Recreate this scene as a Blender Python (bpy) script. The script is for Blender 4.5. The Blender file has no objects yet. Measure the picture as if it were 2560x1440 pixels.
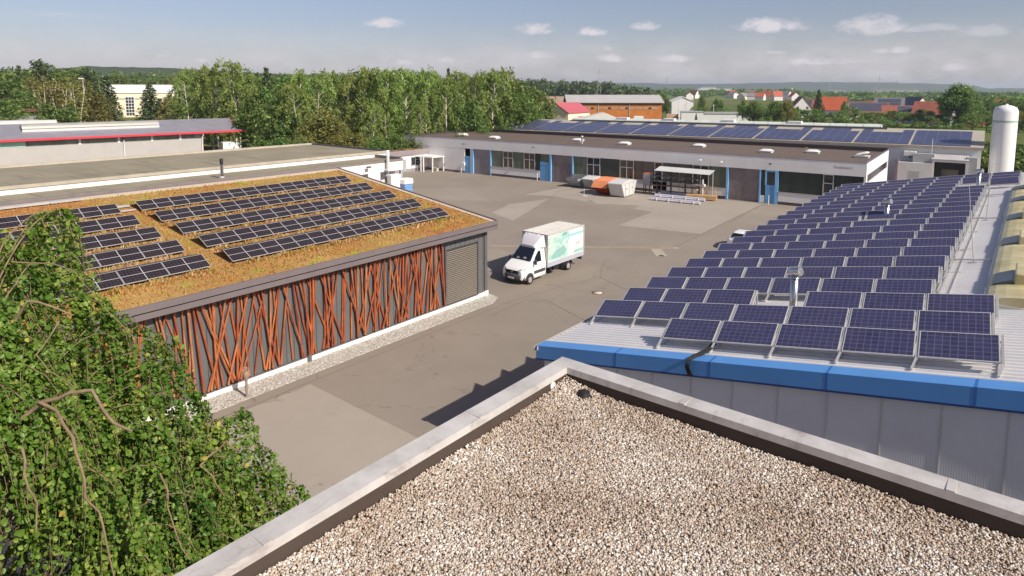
import bpy, math, random
import numpy as np
from mathutils import Matrix, Vector
R = math.radians
S = bpy.context.scene
# ------------------------------------------------------------------ camera, sky, sun, exposure
FPX, YP, PITCH, YAW, ROLL, CH = 1616., 409., R(6.6), R(38.9), .0014, 13.5
_F = Vector((-math.sin(YAW)*math.cos(PITCH), math.cos(YAW)*math.cos(PITCH), -math.sin(PITCH)))
_R0 = Vector((math.cos(YAW), math.sin(YAW), 0)); _U0 = _R0.cross(_F)
_Rt = _R0*math.cos(ROLL)+_U0*math.sin(ROLL); _U = -_R0*math.sin(ROLL)+_U0*math.cos(ROLL)
cam = bpy.data.cameras.new('camera'); co = bpy.data.objects.new('camera', cam); S.collection.objects.link(co)
co.matrix_world = Matrix(((_Rt.x, _U.x, -_F.x, 0), (_Rt.y, _U.y, -_F.y, 0), (_Rt.z, _U.z, -_F.z, CH), (0, 0, 0, 1)))
cam.sensor_width = 36; cam.lens = FPX/2560*36; cam.shift_y = (YP-720)/2560
cam.clip_start = .1; cam.clip_end = 40000
S.camera = co
def ray(u, v): return _F + _Rt*((u-1280)/FPX) - _U*((v-YP)/FPX)
def at(u, v, d):                       # point seen at photo pixel (u, v), d metres away over the ground
    r = ray(u, v); return Vector((0, 0, CH)) + r*(d/math.hypot(r.x, r.y))
def gnd(u, v, z=0):
    r = ray(u, v); return Vector((0, 0, CH)) + r*((z-CH)/r.z)
def polar(u, d):                       # ground position below photo column u at distance d
    r = ray(u, 240); k = d/math.hypot(r.x, r.y); return r.x*k, r.y*k
SUNDIR = Vector((-3.94, .23, -3.13)).normalized()
SUN_EL = math.asin(-SUNDIR.z); SUN_ROT = math.atan2(-SUNDIR.x, -SUNDIR.y)
W = bpy.data.worlds.new('World'); S.world = W; W.use_nodes = True
def build_sky():
    nt = W.node_tree; N = nt.nodes; L = nt.links; N.clear()
    def nd(t, **k):
        n = N.new(t)
        for a, b in k.items(): setattr(n, a, b)
        return n
    def M(op, a, b=None, c=None):
        n = nd('ShaderNodeMath', operation=op)
        for i, x in enumerate((a, b, c)):
            if x is None: continue
            if isinstance(x, (int, float)): n.inputs[i].default_value = x
            else: L.new(x, n.inputs[i])
        return n.outputs[0]
    out = nd('ShaderNodeOutputWorld'); bg = nd('ShaderNodeBackground')
    sky = nd('ShaderNodeTexSky', sky_type='NISHITA', sun_disc=False, sun_elevation=SUN_EL, sun_rotation=SUN_ROT,
             altitude=300, air_density=1.0, dust_density=1.6, ozone_density=1.6)
    tc = nd('ShaderNodeTexCoord'); sep = nd('ShaderNodeSeparateXYZ'); L.new(tc.outputs['Generated'], sep.inputs[0])
    el = M('ARCSINE', sep.outputs[2])
    az = M('ARCTAN2', M('MULTIPLY', sep.outputs[0], -1), sep.outputs[1])      # 0 = +Y, grows to -X
    def noise(scale, det, zs):
        mp = nd('ShaderNodeMapping'); mp.inputs['Scale'].default_value = (1, 1, zs); L.new(tc.outputs['Generated'], mp.inputs[0])
        n = nd('ShaderNodeTexNoise'); n.inputs['Scale'].default_value = scale; n.inputs['Detail'].default_value = det
        n.inputs['Roughness'].default_value = .62; L.new(mp.outputs[0], n.inputs['Vector']); return n.outputs[0]
    n1 = noise(48, 6, 1.6)
    n1b = noise(15, 4, 2)
    total = None
    clouds = [(962, 60, 52, 19, 1), (1338, 76, 58, 22, .95), (1482, 82, 46, 17, .95), (1612, 68, 44, 17, .8),
              (1925, 68, 100, 26, 1), (2185, 68, 80, 34, .8), (2470, 80, 70, 20, .38), (2330, 72, 70, 13, .4), (1525, 148, 46, 15, .6), (1680, 148, 60, 15, .6),
              (2252, 128, 22, 10, .5), (2200, 130, 22, 9, .4), (2385, 172, 30, 12, .45), (1940, 132, 30, 7, .4), (1520, 122, 14, 8, .4),
              (405, 140, 22, 7, .35), (500, 152, 24, 7, .4), (1010, 158, 34, 10, .4), (1120, 152, 30, 10, .4), (2060, 156, 90, 13, .45), (150, 38, 120, 10, .2), (1350, 140, 55, 15, .4)]
    for (u, v, w, h, op) in clouds:
        d = ray(u, v).normalized(); a0 = math.atan2(-d.x, d.y); e0 = math.asin(d.z)
        da = M('DIVIDE', M('SUBTRACT', az, a0), w/FPX); de = M('SUBTRACT', el, e0)
        up = M('DIVIDE', de, h/FPX); dn = M('DIVIDE', de, -.55*h/FPX)
        q = M('ADD', M('MULTIPLY', da, da), M('POWER', M('MAXIMUM', up, dn), 2))
        m = M('SUBTRACT', M('ADD', M('MULTIPLY', n1, 2.3), -.2), q)
        s = nd('ShaderNodeMapRange', interpolation_type='SMOOTHSTEP'); s.inputs['From Min'].default_value = .0; s.inputs['From Max'].default_value = 1.15
        s.inputs['To Max'].default_value = op; L.new(m, s.inputs[0])
        total = s.outputs[0] if total is None else M('MAXIMUM', total, s.outputs[0])
    # faint haze bank low over the horizon
    b = nd('ShaderNodeMapRange', interpolation_type='SMOOTHSTEP'); b.inputs['From Min'].default_value = .105; b.inputs['From Max'].default_value = .02; L.new(el, b.inputs[0])
    bank = M('MULTIPLY', b.outputs[0], M('ADD', M('MULTIPLY', M('MAXIMUM', M('SUBTRACT', n1b, .4), 0), 1.3), .42))
    total = M('MINIMUM', M('ADD', total, bank), 1)
    mixg = nd('ShaderNodeMix', data_type='RGBA'); L.new(M('MULTIPLY', total, .92), mixg.inputs[0])
    hs = nd('ShaderNodeHueSaturation'); hs.inputs['Saturation'].default_value = SKY_SAT; hs.inputs['Value'].default_value = 1.0
    L.new(sky.outputs[0], hs.inputs['Color'])
    tm = nd('ShaderNodeMix', data_type='RGBA', blend_type='MULTIPLY'); tm.inputs[0].default_value = 1; L.new(hs.outputs[0], tm.inputs[6]); tm.inputs[7].default_value = SKY_TINT
    L.new(tm.outputs[2], mixg.inputs[6])
    cc = nd('ShaderNodeMix', data_type='RGBA'); L.new(n1, cc.inputs[0]); cc.inputs[6].default_value = CLOUD_LO; cc.inputs[7].default_value = CLOUD_HI
    L.new(cc.outputs[2], mixg.inputs[7])
    L.new(mixg.outputs[2], bg.inputs[0]); bg.inputs[1].default_value = SKY_STR
    L.new(bg.outputs[0], out.inputs[0])
SKY_STR, SKY_SAT, SKY_TINT = .072, .9, (1.06, .98, 1.08, 1)
CLOUD_LO, CLOUD_HI = (7.0, 6.75, 7.7, 1), (9.0, 8.35, 8.3, 1)
build_sky()
sl = bpy.data.lights.new('sun', 'SUN'); sl.energy = 4.2; sl.angle = R(.53); sl.color = (1, .93, .82)
so = bpy.data.objects.new('sun', sl); S.collection.objects.link(so); so.rotation_euler = SUNDIR.to_track_quat('-Z', 'Y').to_euler()
vs = S.view_settings; vs.view_transform = 'Standard'; vs.look = 'None'; vs.gamma = 1; vs.exposure = .42; vs.use_curve_mapping = False
cy = S.cycles; cy.use_denoising = True; cy.max_bounces = 6; cy.diffuse_bounces = 3; cy.glossy_bounces = 3; cy.transmission_bounces = 3; cy.transparent_max_bounces = 6
cy.volume_bounces = 0; cy.sample_clamp_indirect = 8
random.seed(7); rng = np.random.default_rng(7)

# ------------------------------------------------------------------ helpers
def srgb(r, g, b):
    f = lambda c: (c/255/12.92) if c <= 10 else ((c/255+.055)/1.055)**2.4
    return (f(r), f(g), f(b), 1)
class NT:
    def __init__(s, name):
        s.m = bpy.data.materials.new(name); s.m.use_nodes = True; s.t = s.m.node_tree; s.N = s.t.nodes; s.L = s.t.links
        s.b = s.N['Principled BSDF']; s.out = s.N['Material Output']
    def nd(s, t, **k):
        n = s.N.new(t)
        for a, b in k.items(): setattr(n, a, b)
        return n
    def put(s, x, sock):
        if isinstance(x, (int, float, tuple)): sock.default_value = x
        else: s.L.new(x, sock)
    def M(s, op, a, b=None, c=None):
        n = s.nd('ShaderNodeMath', operation=op)
        for i, x in enumerate((a, b, c)):
            if x is not None: s.put(x, n.inputs[i])
        return n.outputs[0]
    def mix(s, f, a, b, mode='MIX'):
        n = s.nd('ShaderNodeMix', data_type='RGBA', blend_type=mode); s.put(f, n.inputs[0]); s.put(a, n.inputs[6]); s.put(b, n.inputs[7]); return n.outputs[2]
    def ramp(s, f, stops):
        n = s.nd('ShaderNodeValToRGB'); e = n.color_ramp.elements
        while len(e) < len(stops): e.new(.5)
        for i, (p, c) in enumerate(stops): e[i].position = p; e[i].color = c
        s.put(f, n.inputs[0]); return n.outputs[0]
    def pos(s, scale=(1, 1, 1), obj=False, rot=(0, 0, 0)):
        if obj: o = s.nd('ShaderNodeTexCoord').outputs['Object']
        else: o = s.nd('ShaderNodeNewGeometry').outputs['Position']
        mp = s.nd('ShaderNodeMapping'); mp.inputs['Scale'].default_value = scale; mp.inputs['Rotation'].default_value = rot
        s.L.new(o, mp.inputs[0]); return mp.outputs[0]
    def noise(s, scale, det=4, rough=.55, vec=None, dist=0):
        n = s.nd('ShaderNodeTexNoise'); n.inputs['Scale'].default_value = scale; n.inputs['Detail'].default_value = det
        n.inputs['Roughness'].default_value = rough; n.inputs['Distortion'].default_value = dist
        s.L.new(vec if vec is not None else s.pos(), n.inputs['Vector']); return n.outputs[0]
    def bump(s, h, strength=.3, dist=.02):
        n = s.nd('ShaderNodeBump'); n.inputs['Strength'].default_value = strength; n.inputs['Distance'].default_value = dist
        s.L.new(h, n.inputs['Height']); s.L.new(n.outputs[0], s.b.inputs['Normal'])
    def base(s, c, rough=.6, metal=0, spec=.5):
        s.put(c, s.b.inputs['Base Color']); s.put(rough, s.b.inputs['Roughness']); s.b.inputs['Metallic'].default_value = metal
        s.b.inputs['Specular IOR Level'].default_value = spec; return s.m
MATS = {}
def weathered(name, col, rough=.6, var=.14, scale=.8, fine=18, bump=.15, metal=0, spec=.4, streak=0, obj=False):
    if name in MATS: return MATS[name]
    t = NT(name); a = t.noise(scale, 5, .6, t.pos(obj=obj)); f = t.noise(fine, 3, .6, t.pos(obj=obj))
    lo = tuple(c*(1-var*1.6) for c in col[:3])+(1,); hi = tuple(min(1, c*(1+var)) for c in col[:3])+(1,)
    c = t.ramp(a, [(.25, lo), (.5, col), (.75, hi)])
    c = t.mix(t.M('MULTIPLY', f, .35), c, tuple(x*.78 for x in col[:3])+(1,))
    if streak:
        s = t.noise(1, 4, .6, t.pos((6, 6, .35), obj=obj)); s = t.M('MULTIPLY', t.M('MAXIMUM', t.M('SUBTRACT', s, .5), 0), streak*4)
        c = t.mix(s, c, tuple(x*.5 for x in col[:3])+(1,))
    if bump: t.bump(f, bump, .01)
    r = t.M('ADD', t.M('MULTIPLY', a, .25), rough-.12)
    MATS[name] = t.base(c, r, metal, spec); return MATS[name]
class MB:
    def __init__(s): s.v = []; s.f = []; s.sm = []
    def poly(s, pts, smooth=False):
        n = len(s.v); s.v += [tuple(p) for p in pts]; s.f.append(tuple(range(n, n+len(pts)))); s.sm.append(smooth)
    def raw(s, v, f, smooth=False):
        n = len(s.v); s.v += [tuple(p) for p in v]; s.f += [tuple(i+n for i in q) for q in f]; s.sm += [smooth]*len(f); return s
    def box(s, x0, x1, y0, y1, z0, z1, m=None):
        v = [(x0, y0, z0), (x1, y0, z0), (x1, y1, z0), (x0, y1, z0), (x0, y0, z1), (x1, y0, z1), (x1, y1, z1), (x0, y1, z1)]
        if m is not None: v = [m @ Vector(p) for p in v]
        return s.raw(v, [(0, 3, 2, 1), (4, 5, 6, 7), (0, 1, 5, 4), (1, 2, 6, 5), (2, 3, 7, 6), (3, 0, 4, 7)])
    def cbox(s, x0, x1, y0, y1, z0, z1, c=.02):           # box with chamfered upright edges and top
        p = [(x0+c, y0), (x1-c, y0), (x1, y0+c), (x1, y1-c), (x1-c, y1), (x0+c, y1), (x0, y1-c), (x0, y0+c)]
        cx, cyy = (x0+x1)/2, (y0+y1)/2
        v = [(x, y, z0) for x, y in p]+[(x, y, z1-c) for x, y in p]+[(cx+(x-cx)*(1-2*c/max(x1-x0, .01)), cyy+(y-cyy)*(1-2*c/max(y1-y0, .01)), z1) for x, y in p]
        f = [tuple(range(7, -1, -1)), tuple(range(16, 24))]
        for k in (0, 8):
            for i in range(8): f.append((k+i, k+(i+1) % 8, k+8+(i+1) % 8, k+8+i))
        return s.raw(v, f)
    def prism(s, pts, d):                                  # planar polygon swept by vector d
        d = Vector(d); n = len(pts); v = [Vector(p) for p in pts]; v = v+[p+d for p in v]
        return s.raw(v, [tuple(range(n-1, -1, -1)), tuple(range(n, 2*n))]+[(i, (i+1) % n, n+(i+1) % n, n+i) for i in range(n)])
    def tube(s, pts, rad, n=8, cap=True, smooth=True):
        pts = [Vector(p) for p in pts]; rad = rad if hasattr(rad, '__len__') else [rad]*len(pts); v = []; f = []
        for i, p in enumerate(pts):
            t = (pts[min(i+1, len(pts)-1)]-pts[max(i-1, 0)]).normalized()
            a = Vector((0, 0, 1)) if abs(t.z) < .9 else Vector((1, 0, 0)); u = t.cross(a).normalized(); w = t.cross(u)
            v += [p+(u*math.cos(2*math.pi*k/n)+w*math.sin(2*math.pi*k/n))*rad[i] for k in range(n)]
        for i in range(len(pts)-1):
            for k in range(n): f.append((i*n+k, i*n+(k+1) % n, (i+1)*n+(k+1) % n, (i+1)*n+k))
        s.raw(v, f, smooth)
        if cap: s.raw(v[:n], [tuple(range(n))]); s.raw(v[-n:], [tuple(range(n-1, -1, -1))])
        return s
    def bar(s, a, b, w, h, up=(0, 0, 1)):                  # square bar between two points
        a = Vector(a); b = Vector(b); t = (b-a).normalized(); u = t.cross(Vector(up))
        if u.length < 1e-4: u = t.cross(Vector((1, 0, 0)))
        u = u.normalized()*w/2; q = u.cross(t).normalized()*h/2
        v = [a-u-q, a+u-q, a+u+q, a-u+q, b-u-q, b+u-q, b+u+q, b-u+q]
        return s.raw(v, [(0, 1, 2, 3), (7, 6, 5, 4), (0, 4, 5, 1), (1, 5, 6, 2), (2, 6, 7, 3), (3, 7, 4, 0)])
    def lathe(s, prof, c=(0, 0, 0), n=20, smooth=True):
        v = [(c[0]+r*math.cos(2*math.pi*k/n), c[1]+r*math.sin(2*math.pi*k/n), c[2]+z) for r, z in prof for k in range(n)]
        f = [(i*n+k, i*n+(k+1) % n, (i+1)*n+(k+1) % n, (i+1)*n+k) for i in range(len(prof)-1) for k in range(n)]
        s.raw(v, f, smooth); s.raw(v[-n:], [tuple(range(n))]); return s
    def build(s, name, mat, parent=None, label=None, bevel=0):
        me = bpy.data.meshes.new(name); me.from_pydata([tuple(p) for p in s.v], [], s.f); me.polygons.foreach_set('use_smooth', s.sm); me.update()
        me.materials.append(mat); o = bpy.data.objects.new(name, me); S.collection.objects.link(o); o.parent = parent
        if label: o['label'] = label
        if bevel:
            b = o.modifiers.new('bevel', 'BEVEL'); b.width = bevel; b.segments = 2; b.limit_method = 'ANGLE'
        return o
def tag(o, label, cat, group=None, kind=None):
    o['label'] = label; o['category'] = cat
    if group: o['group'] = group
    if kind: o['kind'] = kind
    return o
def thing(name, label, cat, loc=(0, 0, 0), rz=0, group=None):
    o = bpy.data.objects.new(name, None); S.collection.objects.link(o); o.location = loc; o.rotation_euler = (0, 0, rz)
    o.empty_display_size = .3; return tag(o, label, cat, group)
def struct(o, kind='structure'): o['kind'] = kind; return o
def copy_tree(o, parent=None):
    c = o.copy(); S.collection.objects.link(c); c.parent = parent
    for ch in o.children: copy_tree(ch, c)
    return c
ORD = ('first second third fourth fifth sixth seventh eighth ninth tenth eleventh twelfth thirteenth fourteenth fifteenth sixteenth seventeenth '
       'eighteenth nineteenth twentieth twenty-first twenty-second twenty-third twenty-fourth twenty-fifth twenty-sixth').split()
def quads(name, mat, c, ax, ay, tint, parent=None, fold=0):  # many leaf faces: centres, half axes, tint
    n = len(c); nrm = np.cross(ax, ay); nrm /= (np.linalg.norm(nrm, axis=1)[:, None]+1e-9)
    if fold:                                                # two faces folded along the midrib, pointed tip
        ln = np.linalg.norm(ax, axis=1)[:, None]*fold
        V = np.stack([c-ay, c-ay*.1+ax+nrm*ln, c+ay, c-ay*.1-ax+nrm*ln], 1).reshape(-1, 3)
        V2 = np.stack([c-ay, c-ay*.25+ax*.95+nrm*ln, c+ay*.45+ax*.75+nrm*ln, c+ay, c+ay*.45-ax*.75+nrm*ln, c-ay*.25-ax*.95+nrm*ln], 1).reshape(-1, 3)
        b = np.arange(n)[:, None]*6; F = np.concatenate([b+np.array([[0, 1, 2, 3]]), b+np.array([[0, 3, 4, 5]])], 0); V = V2; per = 6
    else:
        V = np.stack([c-ay, c+ax*.8-ay*.1, c+ay, c-ax*.8+ay*.1], 1).reshape(-1, 3); F = np.arange(n*4).reshape(n, 4); per = 4
    me = bpy.data.meshes.new(name); me.vertices.add(len(V)); me.vertices.foreach_set('co', V.astype(np.float32).ravel())
    me.loops.add(F.size); me.loops.foreach_set('vertex_index', F.astype(np.int32).ravel())
    me.polygons.add(len(F)); me.polygons.foreach_set('loop_start', (np.arange(len(F))*4).astype(np.int32)); me.polygons.foreach_set('loop_total', np.full(len(F), 4, np.int32))
    at_ = me.attributes.new('tint', 'FLOAT', 'POINT'); at_.data.foreach_set('value', np.repeat(tint, per).astype(np.float32))
    me.update(calc_edges=True); me.materials.append(mat)
    if parent is False: return me
    o = bpy.data.objects.new(name, me); S.collection.objects.link(o); o.parent = parent; return o
def unit(n): a = rng.normal(size=(n, 3)); return a/np.linalg.norm(a, axis=1)[:, None]
def perp(d): a = np.cross(d, rng.normal(size=d.shape)); return a/(np.linalg.norm(a, axis=1)[:, None]+1e-9)
def text(name, body, size, loc, rot, mat, parent, ext=.004):
    cu = bpy.data.curves.new(name, 'FONT'); cu.body = body; cu.size = size; cu.extrude = ext; cu.materials.append(mat)
    o = bpy.data.objects.new(name, cu); S.collection.objects.link(o); bpy.context.view_layer.update()
    me = bpy.data.meshes.new_from_object(o.evaluated_get(bpy.context.evaluated_depsgraph_get())); bpy.data.objects.remove(o)
    o = bpy.data.objects.new(name, me); S.collection.objects.link(o); o.parent = parent; o.location = loc; o.rotation_euler = rot; return o

# ------------------------------------------------------------------ materials
M_white = weathered('white_render', srgb(232, 228, 224), .7, .05, .5, 9, .1, streak=.12)
M_wpaint = weathered('white_paint', srgb(236, 234, 230), .45, .04, 1, 12, .05)
M_grey = weathered('grey_sheet', srgb(168, 168, 168), .5, .08, .7, 14, .1)
M_lgrey = weathered('pale_grey_sheet', srgb(205, 203, 200), .55, .06, .6, 14, .1, streak=.15)
M_dark = weathered('anthracite_metal', srgb(96, 94, 96), .5, .1, 1.2, 15, .1)
M_black = weathered('black_rubber', srgb(34, 33, 34), .7, .1, 3, 30, .1)
M_alu = weathered('aluminium', srgb(200, 198, 194), .38, .06, 2, 20, .05, metal=.35)
M_steel = weathered('stainless_steel', srgb(205, 203, 200), .22, .06, 2, 12, .05, metal=.95)
M_blue = weathered('blue_paint', srgb(128, 186, 232), .4, .07, .9, 9, .05)
M_blued = weathered('blue_door_paint', srgb(104, 164, 214), .45, .08, 1.2, 9, .05, streak=.2)
M_red = weathered('red_trim', srgb(214, 62, 74), .45, .06, 1, 9, .05)
M_orange = weathered('orange_paint', srgb(226, 104, 48), .5, .1, 1.4, 12, .1, streak=.25)
M_rust = weathered('rusty_dark_orange', srgb(158, 62, 34), .6, .18, 1.6, 14, .1, streak=.3)
M_conc = weathered('concrete', srgb(186, 176, 164), .85, .1, .7, 22, .25)
M_wood = weathered('pale_timber', srgb(196, 158, 112), .7, .15, 2, 16, .15)
def glassmat(name, col, rough=.08, spec=.6):
    t = NT(name); a = t.noise(.35, 3, .5); c = t.mix(a, tuple(x*.55 for x in col[:3])+(1,), col); return t.base(c, rough, 0, spec)
M_glass = glassmat('dark_window_glass', srgb(52, 56, 62))
M_yard_glass = glassmat('yard_reflection_glass', srgb(96, 86, 76))  # brown of the reflected yard is put into the pane colour
def profilit(name, col):                                    # ribbed cast glass channels
    t = NT(name); p = t.pos(obj=True); sp = t.nd('ShaderNodeSeparateXYZ'); t.L.new(p, sp.inputs[0])
    w = t.M('PINGPONG', sp.outputs[0], .13); k = t.M('LESS_THAN', w, .012)
    a = t.noise(.9, 3, .6, t.pos((1.2, 1, .2), obj=True))
    c = t.ramp(a, [(.3, tuple(x*.5 for x in col[:3])+(1,)), (.7, col)]); c = t.mix(t.M('MULTIPLY', k, .5), c, tuple(x*1.7 for x in col[:3])+(1,))
    return t.base(c, .25, 0, .5)
M_prof_green = profilit('green_cast_glass', srgb(112, 118, 100))
M_prof_brown = profilit('brown_cast_glass', srgb(104, 96, 90))
M_prof_dark = profilit('dark_green_glass', srgb(48, 58, 54))
def ribbed(name, col, axis, period, depth=.5, rough=.5, metal=0, var=.08, sharp=False, dist=.02):
    t = NT(name); sp = t.nd('ShaderNodeSeparateXYZ'); t.L.new(t.pos(obj=True), sp.inputs[0])
    w = t.M('PINGPONG', sp.outputs[axis], period/2)
    h = t.M('DIVIDE', w, period/2)
    if sharp: h = t.M('GREATER_THAN', h, .14)
    a = t.noise(.6, 4, .6); c = t.ramp(a, [(.3, tuple(x*(1-var*1.5) for x in col[:3])+(1,)), (.7, tuple(min(1, x*(1+var)) for x in col[:3])+(1,))])
    if sharp: c = t.mix(t.M('MULTIPLY', t.M('SUBTRACT', 1, h), .6), c, tuple(x*.3 for x in col[:3])+(1,))
    t.bump(h, depth, dist); return t.base(c, rough, metal, .4)
M_shutter = ribbed('roller_shutter_slats', srgb(142, 134, 138), 2, .12, .6, .45, .2, dist=.015)
M_shutter2 = ribbed('brownish_shutter_slats', srgb(132, 120, 118), 2, .12, .6, .5, .1, .2, dist=.015)
M_shedwall = ribbed('grey_ribbed_cladding', srgb(206, 206, 212), 0, .05, .3, .5, 0, .05, dist=.006)
M_darkclad = ribbed('anthracite_vertical_boards', srgb(98, 98, 98), 1, .42, .5, .6, 0, .07, True)
M_louvre = ribbed('louvre_backing', srgb(60, 56, 54), 2, .12, .3, .6)
M_whitewall = ribbed('white_sheet_cladding', srgb(226, 224, 222), 0, .3, .2, .5, 0, .03, dist=.01)
M_redhall_roof = ribbed('grey_standing_seam_roof', srgb(142, 138, 146), 1, 1.1, .8, .5, .1, .08, dist=.03)
M_barnwall = ribbed('orange_timber_boards', srgb(188, 112, 48), 0, .25, .4, .7, 0, .12, True)
def asphalt(name, col, dark=.8):
    t = NT(name); a = t.noise(.12, 6, .62); b = t.noise(1.1, 5, .65); g = t.noise(60, 2, .7); e = t.noise(.35, 3, .5, t.pos((1, .25, 1), rot=(0, 0, .5)))
    c = t.ramp(a, [(.3, tuple(x*dark for x in col[:3])+(1,)), (.55, col), (.75, tuple(x*1.12 for x in col[:3])+(1,))])
    c = t.mix(t.M('MULTIPLY', b, .3), c, tuple(x*.8 for x in col[:3])+(1,))
    c = t.mix(t.M('MULTIPLY', t.M('GREATER_THAN', e, .62), .12), c, tuple(x*1.25 for x in col[:3])+(1,))
    c = t.mix(t.M('MULTIPLY', g, .35), c, tuple(x*.6 for x in col[:3])+(1,))
    vo = t.nd('ShaderNodeTexVoronoi', feature='DISTANCE_TO_EDGE'); vo.inputs['Scale'].default_value = .16; wv = t.nd('ShaderNodeVectorMath', operation='ADD'); nz = t.nd('ShaderNodeTexNoise'); nz.inputs['Scale'].default_value = .9; t.L.new(t.pos(), nz.inputs['Vector']); t.L.new(t.pos(), wv.inputs[0]); t.L.new(nz.outputs['Color'], wv.inputs[1]); t.L.new(wv.outputs[0], vo.inputs['Vector'])
    c = t.mix(t.M('MULTIPLY', t.M('LESS_THAN', vo.outputs['Distance'], .0045), t.M('MULTIPLY', t.M('GREATER_THAN', b, .5), .45)), c, tuple(x*.45 for x in col[:3])+(1,))
    st = t.noise(.55, 3, .5); st = t.M('MULTIPLY', t.M('GREATER_THAN', st, .68), .25); c = t.mix(st, c, tuple(x*.68 for x in col[:3])+(1,))
    t.bump(g, .25, .01); return t.base(c, .9, 0, .25)
M_asph = asphalt('brown_asphalt', (.300, .252, .205, 1))
M_asph2 = asphalt('pale_asphalt', (.385, .332, .275, 1), .88)
M_asph3 = asphalt('mid_asphalt', (.325, .276, .225, 1), .88)
M_seam = weathered('tar_joint', (.21, .172, .135, 1), .9)
def leafmat(name, stops, trans=.3, hue=.0):
    t = NT(name); a = t.nd('ShaderNodeAttribute'); a.attribute_name = 'tint'; oi = t.nd('ShaderNodeObjectInfo')
    c = t.ramp(a.outputs['Fac'], stops)
    hs = t.nd('ShaderNodeHueSaturation'); t.L.new(c, hs.inputs['Color'])
    t.L.new(t.M('ADD', .5-hue/2, t.M('MULTIPLY', oi.outputs['Random'], hue)), hs.inputs['Hue'])
    t.L.new(t.M('ADD', .86, t.M('MULTIPLY', oi.outputs['Random'], .34)), hs.inputs['Value'])
    d = t.nd('ShaderNodeBsdfDiffuse'); tr = t.nd('ShaderNodeBsdfTranslucent'); g = t.nd('ShaderNodeBsdfGlossy'); g.inputs['Roughness'].default_value = .45
    t.L.new(hs.outputs[0], d.inputs[0]); t.L.new(hs.outputs[0], tr.inputs[0]); g.inputs[0].default_value = (.7, .8, .5, 1)
    m = t.nd('ShaderNodeMixShader'); m.inputs[0].default_value = trans; t.L.new(d.outputs[0], m.inputs[1]); t.L.new(tr.outputs[0], m.inputs[2])
    m2 = t.nd('ShaderNodeMixShader'); m2.inputs[0].default_value = .03; t.L.new(m.outputs[0], m2.inputs[1]); t.L.new(g.outputs[0], m2.inputs[2])
    t.L.new(m2.outputs[0], t.out.inputs[0]); return t.m
ML_birch = leafmat('birch_leaves', [(0, (.135, .200, .044, 1)), (.5, (.230, .310, .070, 1)), (1, (.340, .380, .110, 1))], .46, .03)
ML_oak = leafmat('broad_leaves', [(0, (.075, .135, .032, 1)), (.5, (.145, .220, .052, 1)), (1, (.240, .300, .078, 1))], .44, .04)
ML_con = leafmat('dark_needles', [(0, (.050, .082, .038, 1)), (.6, (.100, .135, .058, 1)), (1, (.185, .200, .090, 1))], .15, .02)
ML_aut = leafmat('yellowing_leaves', [(0, (.140, .150, .038, 1)), (.5, (.240, .235, .062, 1)), (1, (.330, .285, .100, 1))], .45, .05)
ML_near = leafmat('weeping_leaves', [(0, (.050, .125, .018, 1)), (.45, (.140, .240, .036, 1)), (.8, (.270, .350, .066, 1)), (.95, (.46, .42, .08, 1)), (1, (.48, .32, .09, 1))], .42, 0)
ML_shrub = leafmat('bright_shrub_leaves', [(0, (0.072, 0.168, 0.024, 1)), (1, (0.228, 0.360, 0.060, 1))], .3, 0)
M_bark = weathered('grey_brown_bark', srgb(132, 112, 86), .85, .35, 7, 40, .5)
M_birchbark = weathered('white_birch_bark', srgb(206, 196, 180), .8, .3, 1.5, 6, .2)
M_dbark = weathered('dark_bark', srgb(96, 80, 66), .9, .2, 3, 20, .3)
def tinted(name, stops, rough=.8, spec=.3):
    t = NT(name); a = t.nd('ShaderNodeAttribute'); a.attribute_name = 'tint'; return t.base(t.ramp(a.outputs['Fac'], stops), rough, 0, spec)

# ------------------------------------------------------------------ ground, yard, fields, hills
def ground_mat():
    t = NT('meadow_ground'); a = t.noise(.004, 4, .5); b = t.noise(.05, 5, .6); g = t.noise(2, 3, .6)
    c = t.ramp(a, [(.35, (.085, .125, .030, 1)), (.5, (.125, .150, .040, 1)), (.62, (.21, .17, .065, 1))])
    c = t.mix(t.M('MULTIPLY', b, .5), c, (.07, .11, .025, 1)); c = t.mix(t.M('MULTIPLY', g, .3), c, (.05, .07, .02, 1))
    return t.base(c, .95, 0, .1)
m = MB(); n = 64
v = [(0, 0, -.03)]+[(r*math.cos(2*math.pi*k/n), r*math.sin(2*math.pi*k/n), -.03) for r in (60, 200, 600, 2000, 9000) for k in range(n)]
f = [(0, 1+k, 1+(k+1) % n) for k in range(n)]
for i in range(4): f += [(1+i*n+k, 1+(i+1)*n+k, 1+(i+1)*n+(k+1) % n, 1+i*n+(k+1) % n) for k in range(n)]
struct(m.raw(v, f).build('ground', ground_mat()))
struct(MB().raw([(-112, -30, 0), (2, -30, 0), (6, 140, 0), (-112, 108, 0)], [(0, 1, 2, 3)]).build('asphalt_yard', M_asph))
def sheet(name, pts, z, mat, kind='structure'):
    o = MB().raw([(x, y, z) for x, y in pts], [tuple(range(len(pts)))]).build(name, mat); return struct(o, kind)
sheet('pale_pavement', [(-25.0, -30), (-6, -30), (-6, 16.1), (-25.0, 16.25)], .004, M_asph2)
sheet('pale_pavement', [(-39.7, 65.06), (-35.0, 67.17), (-34.7, 64.9), (-32.1, 64.5), (-31.5, 55.9), (-23.55, 57.4), (-24.35, 77.6), (-36, 77.2), (-50, 76.5), (-50.2, 64.7), (-47, 66.1), (-41.6, 65.6), (-41.5, 66.9)], .004, M_asph2)
sheet('pale_pavement', [(-47.4, 58.4), (-45.5, 52.9), (-41, 51), (-45.99, 64.2)], .004, M_asph2)
sheet('pale_pavement', [(-23.2, 64.7), (-24.0, 75.8), (-12, 76.9), (-12, 65.98)], .004, M_asph3)
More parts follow.
